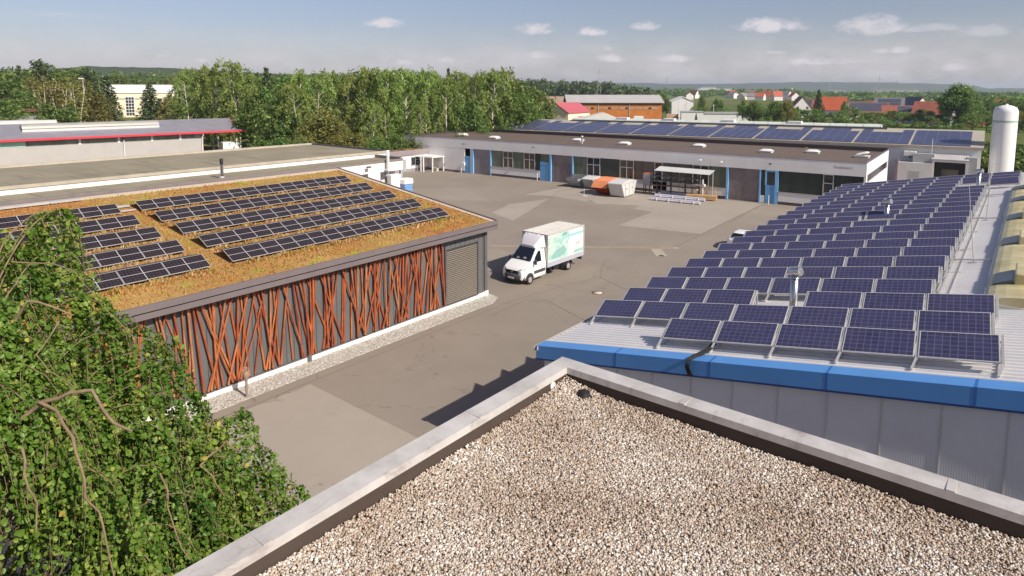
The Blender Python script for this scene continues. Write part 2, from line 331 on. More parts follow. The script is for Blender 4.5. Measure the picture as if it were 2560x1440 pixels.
sheet('pale_pavement', [(-66, 58), (-58, 55), (-50, 58.2), (-60, 64)], .004, M_asph3)
sheet('pale_pavement', [(-36.9, 36.3), (-31, 33.0), (-28.5, 41.0), (-35.3, 40.8)], .004, M_asph3)
m = MB()
def seam(pts, w=.05):
    for a, b in zip(pts, pts[1:]): m.bar((a[0], a[1], .006), (b[0], b[1], .006), w, .004)
seam([(-25.2, 10), (-25.2, 31), (-24.5, 36)])
seam([tuple(gnd(u, v)[:2]) for u, v in [(1224, 790), (1310, 752), (1365, 750), (1460, 800)]], .06)
seam([tuple(gnd(u, v)[:2]) for u, v in [(1350, 710), (1400, 715), (1500, 693), (1560, 722), (1590, 735)]], .06)
seam([tuple(gnd(u, v)[:2]) for u, v in [(1685, 620), (1755, 585), (1905, 512)]], .09)
seam([tuple(gnd(u, v)[:2]) for u, v in [(1275, 510), (1372, 497), (1400, 478), (1440, 470)]], .07)
seam([tuple(gnd(u, v)[:2]) for u, v in [(1500, 693), (1505, 665), (1520, 645)]], .05)
struct(m.build('pavement_joints', M_seam))
# drainage channel, its side outlet and the manhole
dr = thing('drainage_channel', 'long narrow drain channel with pale concrete rims crossing the yard behind the truck', 'drain channel', (-29.5, 46.2, 0))
a, b = gnd(1222, 615), gnd(1685, 620); dv = (b-a).normalized(); nv = Vector((-dv.y, dv.x, 0)); off = dr.location
def strip(c0, c1, w, z): q = nv*w/2; return [tuple(c0-q-off+Vector((0, 0, z))), tuple(c1-q-off+Vector((0, 0, z))), tuple(c1+q-off+Vector((0, 0, z))), tuple(c0+q-off+Vector((0, 0, z)))]
mm = MB(); mm.poly(strip(a, b+dv*.4, .5, .010)); mm.build('concrete_rim', weathered('drain_concrete', (.42, .36, .28, 1), .9), dr)
mm = MB(); mm.poly(strip(a, b, .13, .014)); mm.build('grating', weathered('rusty_grating', srgb(120, 84, 60), .8), dr)
c0 = gnd(1640, 622); c1 = gnd(1655, 641)
mm = MB(); w_ = dv*.45
mm.poly([tuple(p-off+Vector((0, 0, .009))) for p in (c0-w_, c1-w_, c1+w_, c0+w_)]); mm.build('outlet_slab', weathered('drain_concrete', (.42, .36, .28, 1)), dr)
mm = MB(); q = c1-off-(c1-c0)*.08; mm.poly([tuple(q+Vector((x, y, .014))) for x, y in ((-.3, 0), (0, -.2), (.3, 0), (0, .2))]); mm.build('drain_grate', M_black, dr)
mh = thing('manhole_cover', 'round manhole cover with pale concrete centre in a rusty ring on the asphalt', 'manhole', tuple(gnd(1495, 732)))
MB().lathe([(.42, .004), (.42, .012), (.30, .012)], n=28).build('rim', weathered('rusty_ring', srgb(122, 96, 80), .8), mh)
MB().lathe([(.30, .004), (.295, .016), (.0, .018)], n=28).build('concrete_lid', weathered('lid_concrete', srgb(205, 196, 182), .9), mh)
# fields beyond
def field(name, px, z, col, col2):
    t = NT(name); a = t.noise(.03, 4, .6); s = t.noise(.5, 2, .5, t.pos((.05, 1, 1), rot=(0, 0, .5))); c = t.mix(a, col, col2); c = t.mix(t.M('MULTIPLY', s, .35), c, tuple(x*.75 for x in col[:3])+(1,)); t.base(c, .95, 0, .1)
    pts = [gnd(u, v, z) for u, v in px]; o = MB().raw([(p.x, p.y, z) for p in pts], [tuple(range(len(pts)))]).build('crop_field', t.m); struct(o)
field('pale_green_crop', [(1300, 250), (1660, 250), (2560, 252), (2560, 244), (1700, 238), (1300, 237)], .05, (.17, .19, .055, 1), (.135, .17, .045, 1))
field('stubble_crop', [(1940, 251), (2330, 249), (2560, 250), (2560, 240), (2300, 236), (1940, 238)], .12, (.27, .20, .085, 1), (.24, .185, .075, 1))
field('green_meadow', [(2200, 234.5), (2400, 234.5), (2400, 230.5), (2200, 230)], .2, (.12, .19, .045, 1), (.15, .2, .05, 1))
field('bright_grass', [(1900, 328), (2480, 332), (2480, 305), (1900, 303)], .03, (.115, .195, .03, 1), (.085, .15, .03, 1))
field('dry_ground', [(2440, 470), (2700, 470), (2700, 362), (2440, 362)], .02, (.30, .22, .10, 1), (.2, .18, .07, 1))
field('far_green', [(1500, 229.5), (1620, 229.5), (1620, 227), (1500, 227)], .4, (.16, .22, .07, 1), (.13, .18, .05, 1))
# distant wooded hills
def hills():
    t = NT('wooded_hills'); a = t.noise(.006, 5, .6); c = t.mix(a, (.035, .055, .03, 1), (.075, .095, .045, 1)); t.base(c, 1, 0, 0)
    for (u0, u1, d, prof) in [(560, 2900, 5200, [(560, 217), (1000, 214), (1420, 209), (1600, 208), (1760, 211), (1870, 209), (2010, 206), (2090, 207), (2200, 208), (2320, 211), (2430, 214), (2470, 220), (2530, 219), (2700, 221), (2900, 222)]),
                              (-500, 1300, 1500, [(-500, 192), (0, 196), (220, 178), (420, 179), (560, 185), (700, 189), (1000, 193), (1300, 205)])]:
        m = MB(); us = np.linspace(u0, u1, 260); pv = np.interp(us, [p[0] for p in prof], [p[1] for p in prof])
        nz = np.convolve(rng.normal(size=280), np.ones(4)/4, 'valid')[:260]
        rows = []
        for k, (dd, hh) in enumerate([(-700, 0), (-250, .75), (0, 1), (500, .6), (1200, 0)]):
            row = []
            for u, v, q in zip(us, pv, nz):
                x, y = polar(u, d+dd*d/5200); z = max(0, (222.5-v)/FPX*d*1.02+CH+q*d*.0006)*hh - (1 if hh == 0 else 0); row.append((x, y, z))
            rows.append(row)
        V = [p for r_ in rows for p in r_]; n = 260
        m.raw(V, [(i*n+k, i*n+k+1, (i+1)*n+k+1, (i+1)*n+k) for i in range(4) for k in range(n-1)], True); struct(m.build('wooded_hills', t.m))
hills()

# ------------------------------------------------------------------ foreground building with the gravel roof
ZG, GX, GY = 9.3, -5.49, 8.08
fb = thing('gravel_roof_building', 'grey block in the foreground with pebble roof and aluminium parapet cap', 'building', (GX, GY, 0))
def wb(parent, name, mat, fn, **k):                         # build a mesh given in world coordinates under an unrotated thing
    m = MB(); fn(m); o = parent.location; m.v = [(x-o.x, y-o.y, z-o.z) for x, y, z in m.v]; return m.build(name, mat, parent, **k)
wb(fb, 'wall', M_lgrey, lambda m: m.box(GX+.03, 20, -16, GY-.03, 0, ZG-.56))
def cap(m, ax):
    w, lip = .24, .10
    if ax == 0:                                             # left edge, along Y
        P = [(GX-.02, ZG-.12), (GX-.02, ZG+.012), (GX+w, ZG), (GX+w, ZG-lip), (GX+w-.02, ZG-lip), (GX+w-.02, ZG-.03), (GX, ZG-.02), (GX, ZG-.12)]
        y0, y1 = -16, GY
        m.prism([(x, y1 - ((x-GX) if x > GX else (x-GX)), z) for x, z in P], (0, 0, 0.0)) if False else None
        a = [(x, y0, z) for x, z in P]; b = [(x, GY-(x-GX), z) for x, z in P]
    else:
        P = [(GY+.02, ZG-.12), (GY+.02, ZG+.012), (GY-w, ZG), (GY-w, ZG-lip), (GY-w+.02, ZG-lip), (GY-w+.02, ZG-.03), (GY, ZG-.02), (GY, ZG-.12)]
        a = [(GX+(GY-y), y, z) for y, z in P]; b = [(20, y, z) for y, z in P]
    n = len(P); m.raw(a+b, [(i, (i+1) % n, n+(i+1) % n, n+i) for i in range(n)]+[tuple(range(n)), tuple(range(2*n-1, n-1, -1))])
def capmat():
    t = NT('weathered_cap_metal'); a = t.noise(1.4, 6, .65, t.pos((1, 1, 1))); b = t.noise(9, 4, .7)
    d = t.noise(2.2, 5, .7, t.pos((1.6, .5, 1)), .6)
    c = t.ramp(a, [(.3, srgb(176, 170, 164)), (.6, srgb(205, 200, 195))]); s = t.M('MULTIPLY', t.M('MAXIMUM', t.M('SUBTRACT', d, .55), 0), 4)
    c = t.mix(t.M('MINIMUM', t.M('MULTIPLY', s, t.M('ADD', b, .3)), .75), c, srgb(112, 96, 86)); t.bump(b, .1, .004); return t.base(c, .5, .15, .4)
M_cap = capmat()
wb(fb, 'parapet_cap', M_cap, lambda m: cap(m, 0)); wb(fb, 'parapet_cap', M_cap, lambda m: cap(m, 1))
def ups(m): m.box(GX+.03, GX+.215, -16, GY-.2, ZG-.4, ZG-.03); m.box(GX+.03, 20, GY-.215, GY-.03, ZG-.4, ZG-.034)
wb(fb, 'felt_upstand', weathered('dark_roofing_felt', srgb(74, 62, 54), .85, .12, 2, 30, .2), ups)
for y in (5.9, 2.9): wb(fb, 'cap_joint_cover', M_cap, lambda m: m.box(GX-.0215, GX+.2405, y-.04, y+.04, ZG-.10, ZG+.0135))
for x in (-3.4, -.4): wb(fb, 'cap_joint_cover', M_cap, lambda m: m.box(x-.04, x+.04, GY-.2405, GY+.0215, ZG-.10, ZG+.0135))
wb(fb, 'roof_deck', weathered('roof_deck', srgb(164, 146, 126), .9), lambda m: m.box(GX+.03, 20, -16, GY-.03, ZG-.56, ZG-.315))
def ovf(m):
    c = Vector((GX+.217, 7.50, ZG-.175)); m.raw([c+Vector((.012, .06*math.cos(k*math.pi/9), .06*math.sin(k*math.pi/9))) for k in range(18)]+[c+Vector((0, .06*math.cos(k*math.pi/9), .06*math.sin(k*math.pi/9))) for k in range(18)], [tuple(range(18))]+[(k, (k+1) % 18, 18+(k+1) % 18, 18+k) for k in range(18)])
wb(fb, 'overflow_cover', M_wpaint, ovf, label='small round white cover on the upstand near the parapet corner')
rd = thing('roof_drain_cap', 'black domed roof drain cover lying in the pebbles near the parapet corner', 'drain cap', (-4.84, 7.68, ZG-.29))
MB().lathe([(.10, -.02), (.105, .03), (.085, .075), (.05, .10), (0, .108)], n=14).build('dome', M_black, rd)
mm = MB()
for k in range(14): a = 2*math.pi*k/14; mm.bar((.112*math.cos(a), .112*math.sin(a), -.01), (.07*math.cos(a), .07*math.sin(a), .095), .014, .012)
mm.build('grille', M_black, rd)
def pebbles():
    n = 175000
    P = rng.random((n*3, 2))*np.array([8.5, 8.4])+np.array([GX+.23, -.4])
    P = P[(P[:, 1] < GY-.235)]
    keep = (P[:, 1] > .5) & ((P[:, 0]-GX)*1.0 - (P[:, 1]-1.2)*1.35 < 1.2)  # the part of the roof below the drone
    P = P[keep][:n]; n = len(P)
    z = ZG-.305+rng.random(n)*.02 + .13*np.exp(-(P[:, 0]-GX-.22+GY-.22-P[:, 1])/.55)+.03*np.exp(-np.minimum(P[:, 0]-GX-.22, GY-.22-P[:, 1])/.12)+.012*np.sin(P[:, 0]*3.1)*np.sin(P[:, 1]*2.7)
    sz = np.exp(rng.normal(np.log(.0142), .28, n)).clip(.008, .032)
    oc = np.array([[1, 0, 0], [0, 1, 0], [-1, 0, 0], [0, -1, 0], [0, 0, 1], [0, 0, -1]], float)
    sc = np.stack([np.ones(n), .66+.32*rng.random(n), .42+.2*rng.random(n)], 1)*sz[:, None]*1.15
    q = rng.normal(size=(n, 4)); q[:, 1:3] *= .28; q /= np.linalg.norm(q, axis=1)[:, None]; w, x, y, zz = q.T
    Rm = np.stack([1-2*(y*y+zz*zz), 2*(x*y-w*zz), 2*(x*zz+w*y), 2*(x*y+w*zz), 1-2*(x*x+zz*zz), 2*(y*zz-w*x), 2*(x*zz-w*y), 2*(y*zz+w*x), 1-2*(x*x+y*y)], 1).reshape(n, 3, 3)
    V = np.einsum('nij,nkj->nki', Rm, oc[None]*sc[:, None, :])+np.stack([P[:, 0], P[:, 1], z], 1)[:, None, :]
    F = np.array([[0, 1, 4], [1, 2, 4], [2, 3, 4], [3, 0, 4], [1, 0, 5], [2, 1, 5], [3, 2, 5], [0, 3, 5]])
    F = (np.arange(n)[:, None, None]*6+F[None]).reshape(-1, 3)
    me = bpy.data.meshes.new('roof_pebbles'); me.vertices.add(n*6); me.vertices.foreach_set('co', V.astype(np.float32).ravel())
    me.loops.add(F.size); me.loops.foreach_set('vertex_index', F.astype(np.int32).ravel()); me.polygons.add(len(F))
    me.polygons.foreach_set('loop_start', (np.arange(len(F))*3).astype(np.int32)); me.polygons.foreach_set('loop_total', np.full(len(F), 3, np.int32)); me.polygons.foreach_set('use_smooth', np.ones(len(F), bool))
    t_ = me.attributes.new('tint', 'FLOAT', 'POINT'); t_.data.foreach_set('value', np.repeat((rng.random(n)+.16*np.sin(P[:, 0]*2.1+np.sin(P[:, 1]*1.7))*np.sin(P[:, 1]*2.6)).clip(0, 1), 6).astype(np.float32)); me.update(calc_edges=True)
    me.materials.append(tinted('river_pebbles', [(0, srgb(142, 120, 102)), (.2, srgb(174, 152, 132)), (.45, srgb(190, 174, 156)), (.65, srgb(184, 170, 156)), (.88, srgb(206, 196, 184)), (1, srgb(232, 226, 218))], .75, .3))
    o = bpy.data.objects.new('roof_pebbles', me); S.collection.objects.link(o); tag(o, 'beige river pebbles covering the foreground flat roof', 'gravel', kind='stuff')
pebbles()

# ------------------------------------------------------------------ long shed with blue gable edge and solar rows
EX, GYS, EZ, SL = -12.5, 16.96, 4.8, .18                     # eave x, gable y, eave z, roof slope
RX, YEND = .9, 64.5                                          # ridge x, far gable
rz_ = lambda x: EZ+SL*(x-EX)
sh = thing('solar_shed', 'long grey industrial shed with blue gable edge and low pitched corrugated roof', 'shed', (EX, GYS, 0))
def shed_walls(m):
    pts = [(EX+.15, GYS+.12, 0), (RX*2-EX-.15, GYS+.12, 0), (RX*2-EX-.15, GYS+.12, EZ-.1), (RX, GYS+.12, rz_(RX)-.12), (EX+.15, GYS+.12, EZ-.1)]
    m.prism(pts[::-1], (0, YEND-GYS-.3, 0))
wb(sh, 'wall', M_shedwall, shed_walls)
def seams(m):
    x = EX+.55
    while x < 13: m.box(x-.012, x+.012, GYS+.105, GYS+.125, 0, min(rz_(x), rz_(2*RX-x))-.32); x += 1.2
wb(sh, 'cladding_seam', M_alu, seams)
def corr(m, x0, x1, y0, y1, per=.235):
    y = y0; prof = []
    while y < y1:
        prof += [(y, 0), (y+per*.62, 0), (y+per*.70, .042), (y+per*.92, .042)]; y += per
    prof.append((y, 0)); n = len(prof); sg = 1 if x1 <= RX+.01 else -1
    V = [(x, yy, (rz_(x) if sg == 1 else rz_(2*RX-x))+z) for x in (x0, x1) for yy, z in prof]
    m.raw(V, [(i, n+i, n+i+1, i+1) for i in range(n-1)])
wb(sh, 'corrugated_roof', weathered('light_corrugated_metal', srgb(224, 221, 220), .45, .05, .5, 10, .04, .1, .4), lambda m: (corr(m, EX-.02, RX, GYS+.46, YEND), corr(m, RX, 2*RX-EX, GYS+.46, YEND)))
def fascia(m):
    for s in (1, -1):
        xs = (EX-.12, RX) if s == 1 else (2*RX-EX+.12, RX)
        P = [(GYS, -.40), (GYS, .05), (GYS+.50, .065), (GYS+.50, .02), (GYS+.02, .012), (GYS+.02, -.38)]
        V = [(x, y, (rz_(x) if s == 1 else rz_(2*RX-x))+z) for x in xs for y, z in P]; n = len(P)
        m.raw(V, [(i, (i+1) % n, n+(i+1) % n, n+i) for i in range(n)]+[tuple(range(n)), tuple(range(2*n-1, n-1, -1))])
wb(sh, 'gable_fascia', weathered('blue_fascia_paint', srgb(92, 150, 214), .38, .06, .7, 8, .03), fascia)
wb(sh, 'fascia_drip', weathered('navy_drip_edge', srgb(36, 62, 120), .5), lambda m: [m.prism([(xa, GYS-.008, ra-.44), (xa, GYS-.008, ra-.39), (RX, GYS-.008, rz_(RX)-.39), (RX, GYS-.008, rz_(RX)-.44)], (0, .13, 0)) for xa, ra in ((EX-.12, rz_(EX-.12)), (2*RX-EX+.12, rz_(EX-.12)))])
for x in (-9.6, -6.6, -3.6, -.6): wb(sh, 'fascia_joint', weathered('blue_joint', srgb(60, 112, 180), .45), lambda m: m.prism([(x, GYS-.004, rz_(x)-.39), (x+.06, GYS-.004, rz_(x+.06)-.39), (x+.06, GYS-.004, rz_(x+.06)+.054), (x, GYS-.004, rz_(x)+.054)][::-1], (0, .5, .012)))
def gutter(m):
    pr = [(-.0, .03), (-.0, -.1), (-.04, -.14), (-.11, -.14), (-.15, -.1), (-.15, .01), (-.135, .01), (-.135, -.09), (-.1, -.12), (-.05, -.12), (-.015, -.09), (-.015, .03)]
    n = len(pr); V = [(EX-.03+x, y, EZ+z) for y in (GYS-.06, YEND) for x, z in pr]; m.raw(V, [(i, (i+1) % n, n+(i+1) % n, n+i) for i in range(n)]+[tuple(range(n))])
wb(sh, 'gutter', M_alu, gutter)
# barrel rooflight along the ridge
def vault_mat():
    t = NT('yellowed_barrel_rooflight'); a = t.noise(.7, 4, .6); b = t.noise(4, 4, .6, t.pos((1, .3, 1)))
    c = t.ramp(a, [(.3, srgb(176, 164, 118)), (.55, srgb(206, 194, 150)), (.8, srgb(222, 214, 184))]); c = t.mix(t.M('MULTIPLY', b, .3), c, srgb(160, 142, 100)); return t.base(c, .35, 0, .5)
M_vault = vault_mat()
VX0, VX1, VY0, VY1 = -.78, 2.58, 23.7, 53.0
def vault(m):
    zb = rz_(VX0)+.2; n = 12; cx = (VX0+VX1)/2; hw = (VX1-VX0)/2; ys = []; y = VY0; k = 0
    while y < VY1: ys += [(y, 0), (y+.30, 0), (y+.34, .035), (y+.45, .035), (y+.49, 0)]; y += .5
    V = []
    for yy, dz in ys:
        for i in range(n+1):
            a = math.pi*(1-i/n); V.append((cx+hw*math.cos(a), yy, zb+(.34+dz)*math.sin(a)))
    N = n+1
    m.raw(V, [(i*N+j, i*N+j+1, (i+1)*N+j+1, (i+1)*N+j) for i in range(len(ys)-1) for j in range(n)])
    for e in (0, len(ys)-1): m.raw(V[e*N:(e+1)*N], [tuple(range(N))])
wb(sh, 'barrel_rooflight', M_vault, vault)
wb(sh, 'rooflight_curb', M_alu, lambda m: (m.box(VX0-.05, VX0+.05, VY0, VY1, rz_(VX0)-.05, rz_(VX0)+.21), m.box(VX0, VX1, VY0-.05, VY0+.02, rz_(VX0)-.05, rz_(VX0)+.20), m.box(VX1-.05, VX1+.05, VY0, VY1, rz_(VX0)-.05, rz_(VX0)+.21)))
for y in (25.4, 32.1, 38.6, 45.1, 50.6):
    o = wb(sh, 'smoke_vent', M_vault, lambda m: m.box(-.12, 1.6, y, y+1.7, rz_(0)+.25, rz_(0)+.70), bevel=.05)
    wb(sh, 'vent_glazing', weathered('grey_vent_glass', srgb(108, 122, 116), .3, .1), lambda m: m.prism([(-.66, y+.1, rz_(0)+.02), (-.12, y+.1, rz_(0)+.1), (-.12, y+.1, rz_(0)+.44), (-.2, y+.1, rz_(0)+.44), (-.66, y+.1, rz_(0)+.24)], (0, 1.5, 0)))
# one solar panel: frame and cell glass, in the plane of local x (length) and y (width)
def cellmat(name, cell, line, nx, ny, L, Wd, lw, var=.25, rough=.12, halfcut=False, busbar=False):
    t = NT(name); sp = t.nd('ShaderNodeSeparateXYZ'); t.L.new(t.pos(obj=True), sp.inputs[0])
    px = t.M('PINGPONG', sp.outputs[0], L/nx/2); py = t.M('PINGPONG', sp.outputs[1], Wd/ny/2)
    ln = t.M('MAXIMUM', t.M('LESS_THAN', px, lw), t.M('LESS_THAN', py, lw))
    ix = t.M('FLOOR', t.M('DIVIDE', sp.outputs[0], L/nx)); iy = t.M('FLOOR', t.M('DIVIDE', sp.outputs[1], Wd/ny))
    oi = t.nd('ShaderNodeObjectInfo'); cb = t.nd('ShaderNodeCombineXYZ'); t.put(ix, cb.inputs[0]); t.put(iy, cb.inputs[1]); t.L.new(oi.outputs['Random'], cb.inputs[2])
    wn = t.nd('ShaderNodeTexWhiteNoise'); t.L.new(cb.outputs[0], wn.inputs[0])
    c = t.mix(wn.outputs[0], tuple(x*(1-var) for x in cell[:3])+(1,), tuple(min(1, x*(1+var)) for x in cell[:3])+(1,))
    c = t.mix(t.M('MULTIPLY', oi.outputs['Random'], .35), c, tuple(x*1.5 for x in cell[:3])+(1,))
    if halfcut:
        h = t.M('MAXIMUM', t.M('LESS_THAN', t.M('ABSOLUTE', t.M('SUBTRACT', sp.outputs[0], L/2)), .014), t.M('LESS_THAN', t.M('ABSOLUTE', t.M('SUBTRACT', sp.outputs[1], Wd/2)), .012))
        c = t.mix(ln, c, line); c = t.mix(h, c, srgb(190, 188, 190))
    else: c = t.mix(ln, c, line)
    dirt = t.noise(1.3, 4, .6); c = t.mix(t.M('MULTIPLY', dirt, .05 if halfcut else .10), c, srgb(160, 150, 140))
    r = t.M('ADD', rough, t.M('MULTIPLY', dirt, .15)); return t.base(c, r, 0, .5)
M_cell = cellmat('blue_poly_cells', (.031, .031, .086, 1), (.125, .122, .225, 1), 10, 6, 1.62, .9, .007, .18, .25)
M_frame = weathered('anodised_frame', srgb(206, 204, 200), .4, .05, 3, 20, .03, .2)
PL, PW = 1.615, .90
def panel_meshes(L, Wd, th, fr, cells, frm):
    g = MB().poly([(fr, fr, th-.002), (L-fr, fr, th-.002), (L-fr, Wd-fr, th-.002), (fr, Wd-fr, th-.002)]) or None
    m1 = MB(); m1.poly([(fr, fr, th-.003), (L-fr, fr, th-.003), (L-fr, Wd-fr, th-.003), (fr, Wd-fr, th-.003)])
    m2 = MB(); m2.box(0, L, 0, fr, 0, th); m2.box(0, L, Wd-fr, Wd, 0, th); m2.box(0, fr, fr, Wd-fr, 0, th); m2.box(L-fr, L, fr, Wd-fr, 0, th)
    m2.poly([(fr, Wd-fr, .012), (L-fr, Wd-fr, .012), (L-fr, fr, .012), (fr, fr, .012)])
    return m1, m2
proto = thing('solar_module', 'x', 'solar panel', (0, 0, 0), 0, 'blue solar panels on the shed roof')
a_, b_ = panel_meshes(PL, PW, .04, .022, M_cell, M_frame); a_.build('cell_glass', M_cell, proto); b_.build('frame', M_frame, proto)
e1 = Vector((1, 0, SL)).normalized(); nr = Vector((-SL, 0, 1)).normalized(); TL = R(26)
e2 = Vector((0, 1, 0))*math.cos(TL)+nr*math.sin(TL); e3 = e1.cross(e2)
ROT = Matrix((e1, e2, e3)).transposed().to_4x4()
ROWS = {1: [(-8.55, 5)], 2: [(-12.15, 7)], 3: [(-12.15, 3), (-5.45, 3)], 12: [(-12.15, 3), (-5.47, 2)], 19: [(-12.15, 5)], 20: [(-12.15, 5), (-2.12, 1)], 21: [(-12.15, 7)], 22: [(-12.15, 7)]}
DX = 1.675
first = True
for r in range(1, 23):
    segs = ROWS.get(r, [(-12.15, 6)]); yt = 18.78+1.925*(r-1); rk = MB(); tot = sum(s[1] for s in segs); cnt = 0
    for x0, nseg in segs:
        for k in range(nseg):
            x = x0+k*DX; top = Vector((x, yt, rz_(x)+.68)); bl = top-e2*PW
            o = proto if first else copy_tree(proto); first = False
            jit = Matrix.Rotation(random.gauss(0, .006), 4, 'X') @ Matrix.Rotation(random.gauss(0, .003), 4, 'Y')
            o.matrix_world = Matrix.Translation(bl) @ ROT @ jit
            cnt += 1
            rown = 'front row at the blue gable' if r == 1 else ('rearmost row' if r == 22 else f'{ORD[r-1]} row from the blue gable')
            place = f'rightmost in the {rown}' if cnt == tot else (f'leftmost in the {rown}' if cnt == 1 else f'{ORD[cnt-1]} from left in the {rown}')
            o['label'] = f'blue panel {place}'
        for k in range(nseg+1):
            x = x0+k*DX-.03; top = Vector((x, yt, rz_(x)+.66)); b = top-e2*PW; foot = Vector((x, b.y-.16, rz_(x)+.05)); back = Vector((x+SL*.0, top.y+.05, rz_(x)+.05))
            w = .055
            rk.bar(top+e3*.018+e2*.02, b+e3*.018-e2*.0, w, .05, e3); rk.bar(b+e3*.02, foot, w, .05, (0, 1, 0)); rk.bar(top, back, .045, .04, (0, 1, 0)); rk.bar(foot-Vector((0, .06, 0)), back+Vector((0, .06, 0)), .05, .035)
            rk.bar(top-e2*.35-e3*.02, back-Vector((0, .25, 0)), .03, .03, (0, 1, 0))
        xa = x0-.03; xb = x0+nseg*DX-.03
        for q in (.12, PW-.12):
            A = Vector((xa, yt, rz_(xa)+.64))-e2*q; rk.bar(A-e3*.03, A-e3*.03+e1*((xb-xa)/e1.x), .04, .04, e3)
    o = rk.build('panel_rack', M_alu)
    tag(o, f'aluminium support rack under the {"front" if r == 1 else ORD[r-1]} solar row on the blue edged shed', 'rack', 'panel racks on the shed roof')
# chimneys, rods, cables on the shed
def flue(x, y, h, lab):
    z = rz_(x); t = thing('flue_pipe', lab, 'flue', (x, y, z), 0, 'steel flues on the shed roof')
    MB().lathe([(.13, -.05), (.13, h), (.0, h)], n=16).build('pipe', M_steel, t)
    MB().lathe([(.17, -.03), (.17, .05), (.13, .12)], n=16).build('flashing', M_alu, t)
    mm = MB(); mm.tube([(-.22, .1, h-.0), (-.06, .03, h+.05), (.2, -.08, h+.12)], [.12, .15, .15], 14); mm.build('rain_cap', M_steel, t)
    MB().lathe([(.155, h-.16), (.155, h-.1), (.155, h-.1)], n=16).build('collar', M_steel, t)
flue(-6.0, 22.9, 1.25, 'shiny steel flue in the gap of the third solar row')
flue(-6.15, 42.1-.5, 1.15, 'shiny steel flue in the gap halfway up the shed roof')
flue(-2.75, 56.0, 1.15, 'shiny steel flue beside the lone panel at the far end of the shed')
for (x, y, lx, lab) in ((-1.42, 30.3, -.35, 'thin leaning lightning rod beside the solar rows nearest the camera'), (-1.55, 40.8, .05, 'thin lightning rod beside the solar rows halfway along the shed'), (-1.9, 50.5, -.1, 'thin lightning rod beside the farthest shadowed roof strip'), (-2.2, 57.5, -.12, 'thin lightning rod in front of the rearmost solar rows')):
    t = thing('lightning_rod', lab, 'lightning rod', (x, y, rz_(x)), 0, 'lightning rods on the shed roof')
    mm = MB(); mm.tube([(0, 0, .02), (lx*.5, .0, 1.5), (lx, 0, 3.0)], [.022, .016, .01], 6); mm.build('rod', M_alu, t)
    mm = MB(); mm.box(-.1, .1, -.1, .1, 0, .06); mm.bar((-.75, 0, .03), (.75, 0, .27), .05, .05); mm.build('base', M_alu, t)
mm = MB()
for k in range(3):
    q = k*.05; mm.tube([(-6.95+q, 18.1, 6.0), (-6.98+q, 17.75, 5.93), (-7.02+q, 17.42, 5.92), (-7.10+q, 17.1, 5.93), (-7.18+q, 16.85, 5.88), (-7.2+q, 16.78, 5.7), (-7.18+q, 16.9, 5.45), (-7.16+q, 17.0, 5.36)], .028, 6)
tag(mm.build('cable_bundle', M_black), 'black cables bent over the blue gable edge below the front solar row', 'cables')
mm = MB()
mm.bar((-2.0, 23.3, rz_(-2)+.1), (-2.2, 56, rz_(-2.2)+.1), .03, .03); mm.bar((-1.75, 23.3, rz_(-1.75)+.06), (-1.95, 54, rz_(-1.95)+.06), .025, .025)
for y in np.arange(24, 56, 4.4): mm.bar((-2.3, y, rz_(-2.3)+.06), (-1.7, y+.1, rz_(-1.7)+.06), .05, .04)
tag(mm.build('cable_conduit', M_alu), 'thin metal conduit running along the right ends of the solar rows', 'conduit')

# ------------------------------------------------------------------ green roofed hall with rusty poles
HX, HYR, WX = -26.65, 31.6, -27.25                          # fascia face x, right eave y, wall x
gz = lambda x: 4.98+.126*(HX-x)
HB = -43.6; HL = -24                                        # back edge x, left end y (out of frame)
gh = thing('green_roof_hall', 'anthracite hall with sloping sedum roof and a front wall of crossed rusty poles', 'hall', (WX, HYR, 0))
wb(gh, 'wall', M_darkclad, lambda m: m.prism([(WX, HL+.5, .27), (WX, HL+.5, gz(WX)-.35), (HB+.4, HL+.5, gz(HB)-.4), (HB+.4, HL+.5, .27)], (0, HYR-.75-HL-.5, 0)))
wb(gh, 'plinth', M_white, lambda m: m.box(HB+.4, WX+.06, HL+.5, HYR-.7, -.02, .275))
def roofslab(m): m.prism([(HX-.03, HL+.02, gz(HX)-.06), (HB+.03, HL+.02, gz(HB)-.06), (HB+.03, HL+.02, gz(HB)-.3), (HX-.03, HL+.02, gz(HX)-.3)], (0, HYR-HL-.04, 0))
def sedum_mat():
    t = NT('sedum_mat'); a = t.noise(.35, 5, .6); b = t.noise(2.2, 5, .65, t.pos((1, .6, 1))); g = t.noise(14, 4, .7); y = t.noise(.55, 3, .5, t.pos((1, .5, 1)))
    c = t.ramp(a, [(.3, srgb(178, 114, 66)), (.42, srgb(188, 136, 78)), (.52, srgb(176, 148, 80)), (.6, srgb(198, 160, 100)), (.7, srgb(176, 152, 76))])
    c = t.mix(t.ramp(b, [(.4, (0, 0, 0, 1)), (.65, (.75, .75, .75, 1))]), c, srgb(178, 140, 92)); c = t.mix(t.ramp(g, [(.35, (.6, .6, .6, 1)), (.6, (0, 0, 0, 1))]), c, srgb(104, 72, 40))
    c = t.mix(t.ramp(y, [(.66, (0, 0, 0, 1)), (.70, (.85, .85, .85, 1))]), c, srgb(158, 168, 48))
    t.bump(g, .8, .05); return t.base(c, .95, 0, .1)
struct_roof = wb(gh, 'sedum_roof', sedum_mat(), roofslab)
